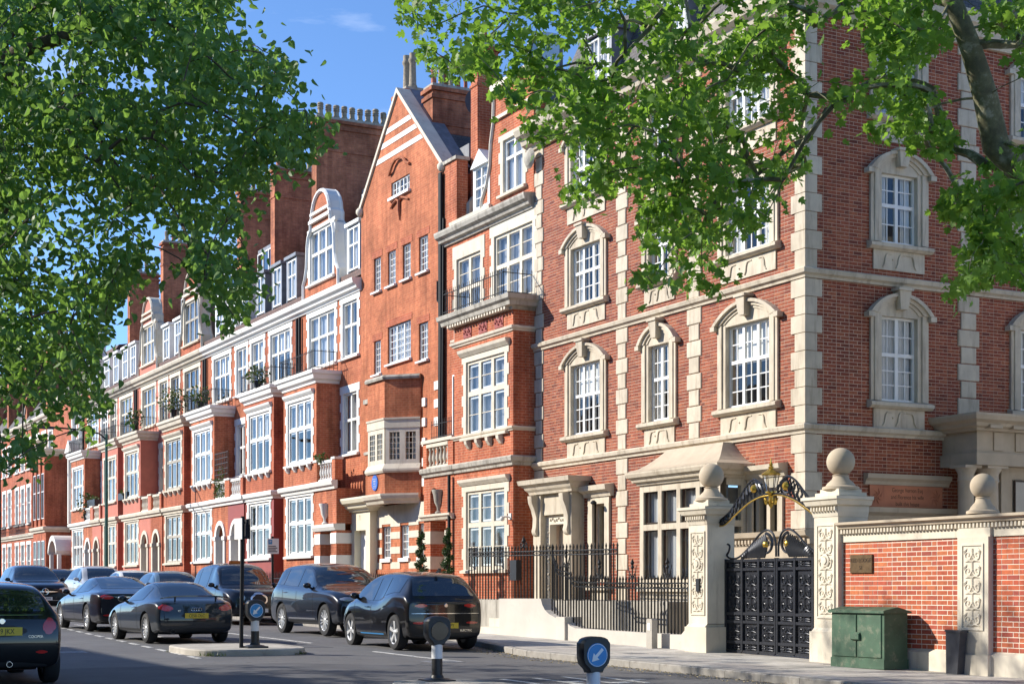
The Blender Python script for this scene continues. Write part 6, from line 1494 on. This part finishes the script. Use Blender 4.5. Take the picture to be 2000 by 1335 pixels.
    for x in (0, wb):
        for s in (-1, 1): cut.lathe([(.001,s*(hw-.36)),(r*1.13,s*(hw-.36)),(r*1.13,s*(hw+.3)),(.001,s*(hw+.3))], (x,0,r), 40, 'y')
    cm_ = cut.mesh('tmp_cut', 'arch_black', weld=True); co_ = bpy.data.objects.new('tmp_cut', cm_); COL.objects.link(co_)
    bo = body.modifiers.new('b','BOOLEAN'); bo.object = co_; bo.operation = 'DIFFERENCE'; bo.solver = 'EXACT'
    try: bo.material_mode = 'TRANSFER'
    except Exception: pass
    dg = bpy.context.evaluated_depsgraph_get(); dg.update(); fm = bpy.data.meshes.new_from_object(body.evaluated_get(dg)); bpy.data.objects.remove(co_)
    body.modifiers.clear(); body.data = fm; fm.shade_smooth(); fm.set_sharp_from_angle(angle=math.radians(38)); body.parent = t
    ty, rm, br = wheel_parts(r, .23, wst)
    for x in (0, wb):
        for s in (-1, 1):
            wo_ = obj('wheel', br, t, (x, s*(hw-.135), r), 0 if s > 0 else PI); wo_.rotation_euler.y = R.uniform(0,6)
            obj('tyre', ty, wo_); obj('rim', rm, wo_)
    return t, cast, patch
def S(x, y, z): return x, y, z
CG = 'cars parked and moving in the street'
NORTH = PI/2; SOUTH = -PI/2
gzr = lambda y: gz(y)+.004
# slate coupe seen from behind
coupe, cast, patch = car('slate grey coupe with yellow plate and raised rear spoiler', (9.76,34.15,gzr(34.2)), NORTH+math.radians(1.5), 4.18, 1.84, 1.35, 2.47, .88,
    [(0,.60),(.15,.68),(.6,.78),(1.15,.87),(1.4,.95),(1.8,1.18),(2.2,1.32),(2.55,1.35),(2.95,1.30),(3.45,1.12),(3.8,.985),(4.05,.92),(4.18,.86)], [(0,.55),(.5,.70),(1.2,.83),(2.5,.88),(3.3,.90),(3.9,.89),(4.18,.80)], 'p_slate', .33, 'twin', .62,
    ws=[(0,.80),(1.0,.84),(1.6,.70),(2.2,.60),(2.8,.58),(3.4,.62),(3.9,.72),(4.18,.80)],
    xr=[(.1,-.12),(.3,-.02),(.5,.0),(.72,-.03),(.88,-.05),(1.0,-.06)], sidewin=((1.55,2.95),), glassz={'F':[(.66,.92),(.55,1.28)],'B':[(.62,.98),(.57,1.10),(.50,1.29)]}, seams=((1.45,.25,.86),(2.75,.25,.88)), taper=(.78,.86), group=CG,
    rear=[('mq','tail_light','lamp_red',(.46,.70),(.80,.70),(.82,.84),(.56,.84)),('plate','number_plate','plate_yellow',.60,'CE58 OLC'),('rings','badge','chrome',.735,4,.036),('q','rear_valance','trim_black',(-.70,.24),(.70,.24),(.66,.34),(-.66,.34)),('q','rear_seam','arch_black',(-.72,.475),(.72,.475),(.72,.487),(-.72,.487)),('q','plate_recess','trim_black',(-.33,.535),(.33,.535),(.33,.665),(-.33,.665),.002),('pipe','exhaust','alloy_dark',(.52,.27),.05),('text','badge_lettering','chrome',(.38,.70),'TT',.055)])
m = MB(); A = [(-.80+.02*abs(2*k/12-1)*6*.0-.0, -.70+1.4*k/12) for k in range(13)]
for k in range(13):
    pass
sp_ = []
for k in range(15):
    y = -.74+1.48*k/14; sp_.append((-.78-.02+.10*(y/.74)**2, y, 1.035-.05*(y/.74)**4))
m = MB()
for (x0,y0,z0),(x1,y1,z1) in zip(sp_, sp_[1:]): m.add([(x0-.09,y0,z0),(x1-.09,y1,z1),(x1+.09,y1,z1-.01),(x0+.09,y0,z0-.01),(x0-.09,y0,z0-.02),(x1-.09,y1,z1-.02),(x1+.09,y1,z1-.03),(x0+.09,y0,z0-.03)],[(0,1,2,3),(4,7,6,5),(0,4,5,1),(3,2,6,7)])
m.tube([(-.72,-.45,.9),(-.74,-.45,1.02)], .02, 6); m.tube([(-.72,.45,.9),(-.74,.45,1.02)], .02, 6); m.build('spoiler', 'p_slate', coupe, smooth=40)
# dark saloon ahead of it
car('black fastback saloon parked ahead of the slate coupe', (10.16,41.3,gzr(41.3)), NORTH+math.radians(1), 4.98, 1.96, 1.44, 2.96, .92,
    [(0,.58),(.3,.74),(1.0,.88),(1.45,.98),(2.0,1.24),(2.55,1.42),(3.05,1.43),(3.7,1.30),(4.35,1.12),(4.75,1.03),(4.98,.97)], [(0,.54),(.6,.76),(1.5,.90),(3.0,.96),(4.2,1.0),(4.7,.99),(4.98,.90)], 'p_plum', .36, 'ten', .60,
    xr=[(.1,-.12),(.35,0),(.6,-.01),(.9,.0),(1.0,-.03)], sidewin=((1.65,2.55),(2.60,3.75)), glassz={'F':[(.72,1.0),(.58,1.36)],'B':[(.66,1.10),(.55,1.36)]}, seams=((1.55,.25,.9),(2.58,.25,.95),(3.6,.3,.98)), taper=(.78,.86), group=CG,
    rear=[('mq','tail_light','lamp_red',(.50,.83),(.84,.83),(.84,.95),(.56,.93)),('q','chrome_bar','chrome',(-.50,.865),(.50,.865),(.50,.895),(-.50,.895)),('q','rear_valance','trim_black',(-.75,.24),(.75,.24),(.70,.38),(-.70,.38)),('plate','number_plate','plate_yellow',.66,''),('mq','reflector','lamp_red',(.5,.40),(.78,.40),(.78,.45),(.5,.45))])
# compact electric hatch
ih, cast, patch = car('black compact hatchback with upright tail and blue sill stripe', (13.55,29.42,gzr(29.4)), NORTH-math.radians(2), 4.0, 1.78, 1.60, 2.57, .72,
    [(0,.72),(.15,.86),(.6,1.02),(.85,1.10),(1.3,1.42),(1.7,1.56),(2.2,1.60),(3.0,1.575),(3.5,1.52),(3.66,1.46),(3.80,1.22),(3.92,1.05),(4.0,.95)], [(0,.66),(.5,.92),(1.3,.99),(2.0,.95),(2.4,.96),(2.75,1.06),(3.3,1.12),(3.75,1.10),(4.0,.95)], 'p_black', .36, 'blade', .64,
    ws=[(0,.80),(.9,.84),(1.4,.72),(2.0,.66),(3.2,.66),(3.66,.70),(3.85,.84),(4.0,.88)],
    xr=[(.1,-.14),(.3,-.02),(.55,.0),(.85,-.02),(1.05,-.02),(1.45,-.10)], sidewin=((1.0,2.05),(2.10,2.62),(2.70,3.45)), glassz={'F':[(.66,1.08),(.52,1.52)],'B':[(.66,1.09),(.64,1.2),(.56,1.44)]}, seams=((1.05,.25,.95),(2.05,.25,.95)), taper=(.78,.88), group=CG, extra='dark', clear=.20,
    rear=[('mq','tail_light','lamp_red',(.40,.86),(.66,.86),(.66,.93),(.40,.94)),('q','tailgate_glass','black_gloss',(-.70,.76),(.70,.76),(.68,1.06),(-.68,1.06),.0035),('q','trim_line','chrome',(-.74,.735),(.74,.735),(.74,.75),(-.74,.75)),('badge','badge','chrome',(0,.90),.042),('plate','number_plate','plate_yellow',.50,'KP66 UPY'),('q','rear_valance','trim_black',(-.72,.22),(.72,.22),(.72,.36),(-.72,.36)),('mq','reflector','lamp_red',(.44,.53),(.70,.53),(.70,.58),(.44,.58)),('text','badge_lettering','chrome',(-.44,.40),'ELECTRIC',.06)])
for sd in 'LR': patch('sill_stripe', 'blue_trim', sd, lambda s, q: (.55+1.35*s, .30+.025*q), 12, 1, .006)
m = MB(); m.prism([(-.10,0),(.10,0),(-.06,.09),(-.11,.09)], 'y', -.02, .02); m.build('roof_aerial', 'black_gloss', ih, (-.28,0,1.555))
# big dark suv facing us
suv, cast, patch = car('dark blue black sport utility vehicle with large spoked wheels facing the traffic', (14.62,38.95,gzr(37)), SOUTH+math.radians(1), 4.88, 2.0, 1.80, 2.92, .90,
    [(0,.90),(.08,1.0),(.5,1.10),(1.3,1.16),(1.5,1.22),(2.0,1.58),(2.35,1.74),(3.0,1.80),(4.1,1.76),(4.5,1.66),(4.7,1.30),(4.88,1.05)], [(0,.84),(.4,1.02),(1.3,1.10),(3.0,1.17),(4.4,1.22),(4.88,1.0)], 'p_navy', .39, 'twin', .70,
    sidewin=((1.62,2.70),(2.75,3.70),(3.78,4.45)), glassz={'F':[(.80,1.22),(.78,1.35),(.66,1.68)]}, seams=((1.6,.3,1.1),(2.72,.3,1.15),(3.7,.4,1.17)), taper=(.84,.86), xf=[(.1,-.1),(.3,-.02),(.6,0),(.9,-.03),(1.1,-.10)], clear=.26, group=CG,
    front=[('mq','headlight','lamp_clear',(.50,.86),(.86,.84),(.86,.95),(.52,.94)),('q','grille','black_gloss',(-.46,.78),(.46,.78),(.48,.93),(-.48,.93)),('q','lower_grille','arch_black',(-.66,.42),(.66,.42),(.60,.68),(-.60,.68)),('q','skid_plate','alloy',(-.62,.345),(.62,.345),(.66,.395),(-.66,.395)),('plate','number_plate','plate_white',.60,''),('mq','side_vent','arch_black',(.68,.46),(.84,.48),(.84,.72),(.70,.70))])
for sd in 'LR': patch('sill_trim', 'chrome', sd, lambda s, q: (.55+1.8*s, .40+.035*q), 12, 1, .006)
# black cab
cab, cast, patch = car('black cab with upright windscreen and chrome grille parked behind the dark suv', (14.92,48.1,gzr(46.6)), SOUTH, 4.58, 1.88, 1.83, 2.88, .78,
    [(0,.82),(.08,.94),(.5,1.05),(1.12,1.10),(1.25,1.18),(1.60,1.58),(1.9,1.76),(2.6,1.83),(3.5,1.79),(4.05,1.64),(4.3,1.35),(4.45,1.08),(4.58,.95)], [(0,.76),(.4,.94),(1.2,1.04),(3.0,1.06),(4.1,1.05),(4.58,.9)], 'p_taxi', .34, 'flat', .70,
    sidewin=((1.32,2.35),(2.42,3.35),(3.42,3.95)), glassz={'F':[(.74,1.16),(.72,1.3),(.60,1.66)]}, seams=((1.35,.28,1.0),(2.38,.28,1.03),(3.38,.3,1.03)), taper=(.74,.82), clear=.22, group=CG, cat='taxi', name='taxi',
    front=[('me','headlight','lamp_clear',(.50,.77),.085,.085),('q','grille','chrome',(-.26,.52),(.26,.52),(.26,.93),(-.26,.93)),('q','grille_mesh','trim_black',(-.21,.56),(.21,.56),(.21,.87),(-.21,.87),.009),('q','bumper','trim_black',(-.74,.30),(.74,.30),(.74,.46),(-.74,.46)),('plate','number_plate','plate_white',.40,''),('me','indicator','lamp_orange',(.50,.60),.05,.035)])
m = MB(); m.prism([(-.24,0),(.24,0),(.20,.11),(-.20,.11)], 'x', -.07, .07); m.build('roof_sign', 'lamp_orange', cab, (1.35,0,1.775))
# silver-nosed premium suv coming on
car('dark oncoming sport utility vehicle with star badge and white plate', (11.75,63.2,gzr(61.7)), SOUTH, 4.92, 1.95, 1.78, 2.99, .88,
    [(0,.86),(.08,.98),(.5,1.08),(1.3,1.16),(1.5,1.22),(2.0,1.54),(2.4,1.72),(3.0,1.77),(4.1,1.70),(4.6,1.45),(4.8,1.15),(4.92,1.0)], [(0,.80),(.4,1.0),(1.3,1.08),(3.0,1.14),(4.4,1.16),(4.92,.95)], 'p_navy', .37, 'five', .70,
    sidewin=((1.62,2.65),(2.70,3.75)), glassz={'F':[(.79,1.21),(.77,1.3),(.64,1.65)]}, seams=((1.6,.3,1.05),(2.68,.3,1.1)), taper=(.86,.86), xf=[(.1,-.1),(.3,-.02),(.6,0),(.9,-.03),(1.1,-.10)], clear=.24, group=CG,
    front=[('mq','headlight','lamp_clear',(.50,.80),(.88,.82),(.88,.92),(.54,.90)),('q','grille','arch_black',(-.46,.60),(.46,.60),(.48,.90),(-.48,.90)),('q','grille_bar','chrome',(-.46,.725),(.46,.725),(.46,.775),(-.46,.775),.010),('star','badge','chrome',.75,.115),('plate','number_plate','plate_white',.50,'LW70 AWR'),('q','lower_grille','arch_black',(-.68,.30),(.68,.30),(.66,.42),(-.66,.42)),('q','bumper_trim','chrome',(-.70,.425),(.70,.425),(.70,.445),(-.70,.445)),('q','skid_plate','chrome',(-.62,.26),(.62,.26),(.64,.285),(-.64,.285))])
# small black hatch in the near left corner
mini, cast, patch = car('black rounded hatchback with big red tail lights leaving along the near side', (3.82,22.75,gzr(22.8)), NORTH, 3.85, 1.73, 1.41, 2.50, .72,
    [(0,.74),(.15,.88),(.8,.99),(1.05,1.05),(1.5,1.33),(1.85,1.40),(2.6,1.415),(3.3,1.37),(3.52,1.30),(3.66,1.10),(3.78,.98),(3.85,.90)], [(0,.70),(.5,.90),(1.3,.95),(2.6,.98),(3.3,.99),(3.7,.97),(3.85,.88)], 'p_black', .31, 'ten', .66,
    ws=[(0,.80),(.9,.84),(1.4,.74),(2.0,.68),(3.2,.68),(3.52,.72),(3.7,.86),(3.85,.90)],
    xr=[(.1,-.16),(.3,-.03),(.5,.0),(.75,-.02),(.95,-.06),(1.3,-.14)], sidewin=((1.2,2.15),(2.2,3.25)), glassz={'F':[(.64,1.06),(.52,1.34)],'B':[(.60,1.0),(.59,1.1),(.52,1.29)]}, seams=((1.15,.25,.93),(2.2,.25,.97)), taper=(.82,.88), group=CG,
    rear=[('mq','tail_light','lamp_red',(.52,.68),(.72,.70),(.72,.91),(.56,.92)),('plate','number_plate','plate_yellow',.735,'RL69 JKX'),('q','plate_recess','trim_black',(-.33,.66),(.33,.66),(.33,.82),(-.33,.82),.002),('q','chrome_line','chrome',(-.56,.945),(.56,.945),(.56,.957),(-.56,.957)),('q','rear_valance','trim_black',(-.6,.22),(.6,.22),(.6,.32),(-.6,.32)),('mq','fog_light','lamp_red',(.44,.43),(.60,.43),(.60,.475),(.44,.475)),('pipe','exhaust','chrome',(.09,.29),.042),('pipe','exhaust','chrome',(-.09,.29),.042),('badge','badge','chrome',(0,.87),.045),('q','bumper_seam','arch_black',(-.74,.565),(.74,.565),(.74,.575),(-.74,.575)),('text','badge_lettering','chrome',(-.44,.66),'COOPER',.05)])
# further cars up the street
def plain(lab, x, y, rz, pnt, L, W, H, sgn='F'):
    k = H/1.5
    return car(lab, (x,y,gzr(y)), rz, L, W, H, L*.61, L*.19, [(0,.66*k),(.1,.78*k),(.8,.95*k),(1.1,1.02*k),(1.7,1.38*k),(2.1,1.48*k),(2.6,1.5*k),(L-.8,1.42*k),(L-.35,1.2*k),(L-.12,1.0*k),(L,.9*k)],
        [(0,.62*k),(.4,.82*k),(1.2,.93*k),(L-.6,1.0*k),(L,.84*k)], pnt, .32*k, 'five', .66, sidewin=((1.3,2.25),(2.3,L-.85)), glassz={'F':[(.62,1.02*k),(.52,1.40*k)]}, seams=((1.3,.28,.9*k),(2.28,.28,.93*k)), group=CG,
        front=[('mq','headlight','lamp_clear',(.42,.66*k),(.72,.68*k),(.72,.80*k),(.48,.78*k)),('q','grille','black_gloss',(-.36,.55*k),(.36,.55*k),(.38,.74*k),(-.38,.74*k)),('q','lower_grille','arch_black',(-.6,.28*k),(.6,.28*k),(.56,.40*k),(-.56,.40*k)),('plate','number_plate','plate_white',.47*k,'')])
plain('silver tall car facing us between the oncoming suv and the row of parked cars', 14.75, 65.6, SOUTH, 'p_silver', 4.6, 1.9, 1.74)
plain('white hatchback of which little but the roof shows past the black saloon', 14.9, 60.0, SOUTH, 'p_white', 4.1, 1.75, 1.58)
plain('grey blue hatchback parked behind the black cab', 14.8, 54.8, SOUTH, 'p_blue', 4.3, 1.8, 1.56)
plain('dark car at the far end of the queue beside the oncoming suv', 14.9, 73.5, SOUTH, 'p_navy', 4.5, 1.85, 1.62)
plain('dark estate car following the oncoming suv', 10.9, 72.0, SOUTH, 'p_slate', 4.6, 1.85, 1.70)
# ---------------------------------------------------------------- houses across the street (seen only in glass and paint, and as shade)
for k in range(11):
    Yf = -12+k*9.5; hh = (11.2, 12.0, 11.5)[k % 3]
    h = thing('opposite_house', 'brick house on the opposite side of the street, house %s from the camera end' % ('one two three four five six seven eight nine ten eleven'.split()[k]), 'house', (-9.0, Yf, 0), PI/2)
    ops = [(c-.55,c+.55,z,z+2.0) for c in (1.5,3.8,6.0,8.1) for z in (1.5,5.0,8.2)]
    m = MB(); wallpanel(m, 0, 9.5, -.3, hh, 0, ops); m.build('wall', ('bk_a','bk_c','bk_b')[k % 3], h)
    m = MB()
    for a, b, c, d in ops: m.quad((a,.2,c),(b,.2,c),(b,.2,d),(a,.2,d))
    m.build('window', 'car_glass', h, split=True, fix=False)
    m = MB(); m.box(-.05,9.55,-.25,.1,hh-.3,hh); m.box(0,9.5,-.12,0,4.2,4.4); m.build('cornice', 'stone_pale', h, split=True)
    m = MB(); m.quad((0,.2,hh),(9.5,.2,hh),(9.5,3.0,hh+1.6),(0,3.0,hh+1.6)); m.quad((0,3.0,hh+1.6),(9.5,3.0,hh+1.6),(9.5,9,hh+1.4),(0,9,hh+1.4)); m.build('roof', 'slate', h, fix=False)
# unseen pale house beyond the courtyard, added to bounce light onto the side wall
h = thing('bounce_light_house', 'unseen pale house across the courtyard, added to bounce light onto the corner house', 'house', (42.0, 11.5, 0), PI)
ops = [(c-.6,c+.6,z,z+1.9) for c in (2,5,8,11,14,17,20) for z in (1.6,5.2,8.6)]
m = MB(); wallpanel(m, 0, 22.5, -.3, 13, 0, ops); m.build('wall', 'stone_white', h); m = MB()
for a, b, c, d in ops: m.quad((a,.2,c),(b,.2,c),(b,.2,d),(a,.2,d))
m.build('window', 'car_glass', h, split=True, fix=False); m = MB(); m.box(-.1,22.6,-.4,.1,12.6,13.0); m.build('cornice', 'stone', h)
m = MB(); m.quad((0,.2,13),(22.5,.2,13),(22.5,5,15),(0,5,15)); m.build('roof', 'slate', h, fix=False)
# ---------------------------------------------------------------- trees
def inpoly(x, y, poly):
    c = False; j = len(poly)-1
    for i in range(len(poly)):
        (xi,yi),(xj,yj) = poly[i], poly[j]
        if (yi > y) != (yj > y) and x < (xj-xi)*(y-yi)/(yj-yi)+xi: c = not c
        j = i
    return c
def topix(p):
    z = p.x*SN+p.y*CS; x = p.x*CS-p.y*SN
    return (1000+F*x/z, HZ-F*(p.z-ZC)/z) if z > .5 else (-9999, -9999)
def lobed(mb, p, s, rng, droop):
    u = Vector((rng.uniform(-1,1), rng.uniform(-1,1), rng.uniform(-1,.35)-droop)).normalized()
    v = u.cross(Vector((rng.uniform(-1,1), rng.uniform(-1,1), rng.uniform(.3,1.2)))); v = v.normalized() if v.length > .01 else u.orthogonal().normalized(); nn = u.cross(v)
    o = len(mb.v); b = rng.uniform(.05,.22)*s
    for a, r in ((0,.0),(.55,.42),(1.0,.30),(1.15,.62),(.75,.30),(0,1.0)): pass
    pts = [(0,0),(.10,.40),(.34,.52),(.40,.26),(.72,.44),(.70,.16),(1.0,0),(.70,-.16),(.72,-.44),(.40,-.26),(.34,-.52),(.10,-.40)]
    for a, w_ in pts: mb.v.append(tuple(p+u*(a*s)+v*(w_*s)-nn*(b*abs(w_)*1.2)))
    mb.f.append((o,o+1,o+2,o+3,o+4,o+5,o+6)); mb.f.append((o,o+6,o+7,o+8,o+9,o+10,o+11))
def heart(mb, p, s, rng, droop):
    u = Vector((rng.uniform(-1,1), rng.uniform(-1,1), rng.uniform(-1,.2)-droop)).normalized()
    v = u.cross(Vector((rng.uniform(-1,1), rng.uniform(-1,1), rng.uniform(.4,1.4)))); v = v.normalized() if v.length > .01 else u.orthogonal().normalized(); nn = u.cross(v)*.16*s
    o = len(mb.v)
    for a, w_, k in ((0,0,0),(.08,.32,1),(.36,.42,1),(.68,.26,.6),(1.05,0,-.6),(.68,-.26,.6),(.36,-.42,1),(.08,-.32,1)): mb.v.append(tuple(p+u*(a*s)+v*(w_*s)+nn*k))
    mb.f.append((o,o+1,o+2,o+3,o+4)); mb.f.append((o,o+4,o+5,o+6,o+7))
def tree(name, lab, limbs, clusters, leaffn, size, per, rad, leafmat_, barkmat, seed, tip=.007, droop=.5, cull=None):
    """limbs: list of ([points],[radii]); clusters: list of Vector"""
    rng = random.Random(seed); t = thing(name, lab, 'tree', limbs[0][0][0])
    org = Vector(limbs[0][0][0]); tk = MB(); nodes = []
    for pts, rr in limbs:
        P = [Vector(p) for p in pts]; tk.tube([p-org for p in P], rr, 12)
        for a, b in zip(P, P[1:]):
            k = max(1, int((b-a).length/.5))
            for q in range(k): nodes.append((a.lerp(b, q/k), -1))
        nodes.append((P[-1], -1))
    tk.build('trunk', barkmat, t, smooth=60, fix=False)
    root = Vector(limbs[0][0][-1]); base_n = len(nodes); cl = sorted(clusters, key=lambda c: (c-root).length); paren = [-1]*len(nodes); cnt = [0]*len(nodes); P = [n[0] for n in nodes]
    mids = {}
    for c in cl:
        bi, bd = 0, 1e9
        for i, p in enumerate(P):
            d = (p-c).length*(1.0 if i < base_n else 1.08)+max(0, c.z-p.z)*.25
            if d < bd: bd, bi = d, i
        P.append(c); paren.append(bi); cnt.append(0)
    for i in range(len(P)-1, base_n-1, -1):
        cnt[i] += 1; q = paren[i]
        if q >= 0: cnt[q] += cnt[i]
    br = MB(); lf = MB()
    for i in range(base_n, len(P)):
        a, b = P[paren[i]], P[i]; L = (b-a).length; r0 = tip*math.sqrt(cnt[i])+.002; r1 = max(.003, r0*.7)
        m = a.lerp(b, .5)+Vector((rng.uniform(-.10,.10), rng.uniform(-.10,.10), rng.uniform(-.02,.16)))*L
        br.tube([a-org, a.lerp(m,.5)-org+Vector((0,0,.02*L)), m-org, m.lerp(b,.5)-org, b-org], [r0,r0*.95,(r0+r1)/2,r1,r1*.9], 5)
        n = int(per*rng.uniform(.65,1.35))
        for _ in range(n):
            if rng.random() < .25: p = m.lerp(b, rng.random())+Vector((rng.gauss(0,1), rng.gauss(0,1), rng.gauss(0,1)))*rad*.35
            else:
                d = Vector((rng.gauss(0,1), rng.gauss(0,1), rng.gauss(0,1))).normalized()*rng.random()**.5*rad; d.z = d.z*.8-abs(d.x+d.y)*.15; p = b+d
            if cull and cull(p, rng): continue
            leaffn(lf, p-org, size*rng.uniform(.6,1.2), rng, droop)
    br.build('branches', barkmat, t, smooth=60, fix=False, kind='stuff')
    lf.build('crown', leafmat_, t, fix=False)
    return t
def sample(poly, n, z0, z1, rng, holes=(), minv=0):
    xs = [p[0] for p in poly]; ys = [p[1] for p in poly]; out = []
    k = 0
    while len(out) < n and k < n*60:
        k += 1; x, y = rng.uniform(min(xs),max(xs)), rng.uniform(min(ys),max(ys))
        if not inpoly(x, y, poly): continue
        if any((x-a)**2+(y-b)**2 < r*r for a, b, r in holes): continue
        out.append(atdepth(x, y, rng.uniform(z0,z1)))
    return out
def offcrown(c, rad, n, rng, ok):
    out = []; k = 0
    while len(out) < n and k < n*80:
        k += 1; d = Vector((rng.gauss(0,1), rng.gauss(0,1), rng.gauss(0,1))).normalized()*rng.random()**.4
        p = Vector((c[0]+d.x*rad[0], c[1]+d.y*rad[1], c[2]+d.z*rad[2])); x, y = topix(p)
        if ok(x, y): out.append(p)
    return out
rng = random.Random(5)
LP = [(-60,-60),(465,-60),(455,20),(440,60),(500,90),(535,80),(575,130),(585,165),(530,190),(560,215),(610,212),(655,245),(640,285),(600,320),(540,320),(535,360),(545,385),(510,380),(480,360),(470,410),(480,480),(505,545),(500,595),(470,620),(455,650),(430,650),(435,600),(400,590),(375,540),(350,470),(320,440),(290,470),(270,520),(255,580),(215,610),(205,680),(195,740),(225,790),(205,815),(165,830),(120,790),(95,840),(70,900),(30,915),(-60,915)]
holes = [(165,335,28),(150,420,38),(205,500,30),(330,395,22),(235,430,20),(505,285,22),(300,520,40),(40,250,14),(430,420,16),(20,700,16),(395,300,14),(270,330,14)]
lc = sample(LP, 400, 16.5, 23.5, rng, holes)
off = offcrown((1.6,24.5,8.6), (6.4,8.0,5.4), 420, rng, lambda x, y: (y < -110 and x < 900) or x < -140)
def cullL(p, r):
    x, y = topix(p)
    return (-20 < x < 2020 and -20 < y < 1340) and not inpoly(x, y, LP) and r.random() < .7
tree('lime_tree', 'dark leaved street tree overhanging the near side of the street', [([(.6,24.0,gz(24)),(.65,23.9,2.0),(.8,23.7,4.2),(1.3,23.2,6.2)],[.34,.27,.24,.20]),([(1.3,23.2,6.2),(2.4,21.8,7.2),(3.4,20.3,7.9),(4.2,18.9,8.0)],[.17,.13,.10,.07]),([(1.3,23.2,6.2),(1.6,23.4,8.5),(2.2,22.8,11.0)],[.16,.12,.08])],
     lc+off, heart, .108, 54, .42, 'leaf_lime', 'bark', 3, .006, .5, cullL)
PA = [(770,-60),(765,30),(815,62),(790,100),(840,118),(835,150),(870,140),(900,160),(935,140),(965,165),(1010,215),(1005,270),(1040,290),(1070,270),(1095,305),(1130,300),(1110,350),(1085,400),(1130,415),(1190,405),(1215,350),(1240,410),(1245,460),(1260,520),(1215,550),(1260,560),(1300,545),(1325,580),(1375,560),(1400,590),(1450,595),(1462,565),(1420,520),(1435,470),(1490,440),(1505,390),(1545,345),(1595,330),(1570,300),(1590,240),(1580,170),(1560,110),(1600,40),(1595,-60)]
PB = [(1640,-60),(1640,30),(1690,60),(1700,120),(1625,160),(1605,200),(1640,215),(1680,200),(1690,250),(1700,290),(1745,270),(1790,300),(1850,310),(1880,270),(1850,230),(1800,210),(1830,180),(1760,150),(1860,90),(1850,40),(1830,-60)]
PC = [(2060,290),(1960,270),(1905,330),(1850,340),(1820,370),(1840,420),(1880,440),(1905,480),(1840,500),(1890,530),(1840,560),(1850,580),(1930,560),(1960,540),(2060,580)]
PD = [(1900,20),(1930,60),(1980,70),(1990,130),(2060,170),(2060,-60),(1900,-60)]
holes2 = [(1430,210,26),(1120,180,18),(1250,40,16),(1010,60,14),(1475,165,22),(1460,360,18),(1240,350,16),(1340,150,18),(1180,90,20),(1380,70,22),(1520,200,24),(1290,230,20)]
rc_ = sample(PA, 245, 20.5, 26.5, rng, holes2)+sample(PB, 62, 20, 24, rng)+sample(PC, 60, 20, 24, rng)+sample(PD, 24, 20, 24, rng)
off = offcrown((14.5,18.5,12.2), (7.5,7,5.0), 330, rng, lambda x, y: y < -90 or x > 2120)
lm = [atdepth(px, py, z) for px, py, z in ((2090,420,22.3),(2010,345,22.0),(1945,285,21.8),(1925,190,21.6),(1895,90,21.4),(1860,0,21.2),(1800,-130,21.0))]
B0 = Vector((19.6,16.0,gz(16)+.1))
RP = [PA, PB, PC, PD]
def cullR(p, r):
    x, y = topix(p)
    return (-20 < x < 2020 and -20 < y < 1340) and not any(inpoly(x, y, q) for q in RP) and r.random() < .85
tree('plane_tree', 'bright leaved plane tree leaning over the garden wall with mottled pale limb', [([tuple(B0),(19.5,16.0,2.5),(19.3,16.1,5.0),tuple(lm[0])],[.52,.42,.36,.30]),([tuple(v) for v in lm],[.23,.21,.19,.165,.14,.12,.10]),
     ([tuple(lm[6]),(14.8,18.8,11.5),(13.0,19.6,11.6),(11.2,20.4,11.2),(9.8,21.2,10.6)],[.13,.12,.10,.08,.05]),([tuple(lm[5]),(15.4,20.0,11.2),(14.0,21.2,11.6)],[.11,.09,.06]),([tuple(lm[1]),(18.6,15.0,9.5),(18.0,14.0,12)],[.2,.16,.1])],
     rc_+off, lobed, .14, 36, .39, 'leaf_plane', 'bark_plane', 8, .006, .35, cullR)
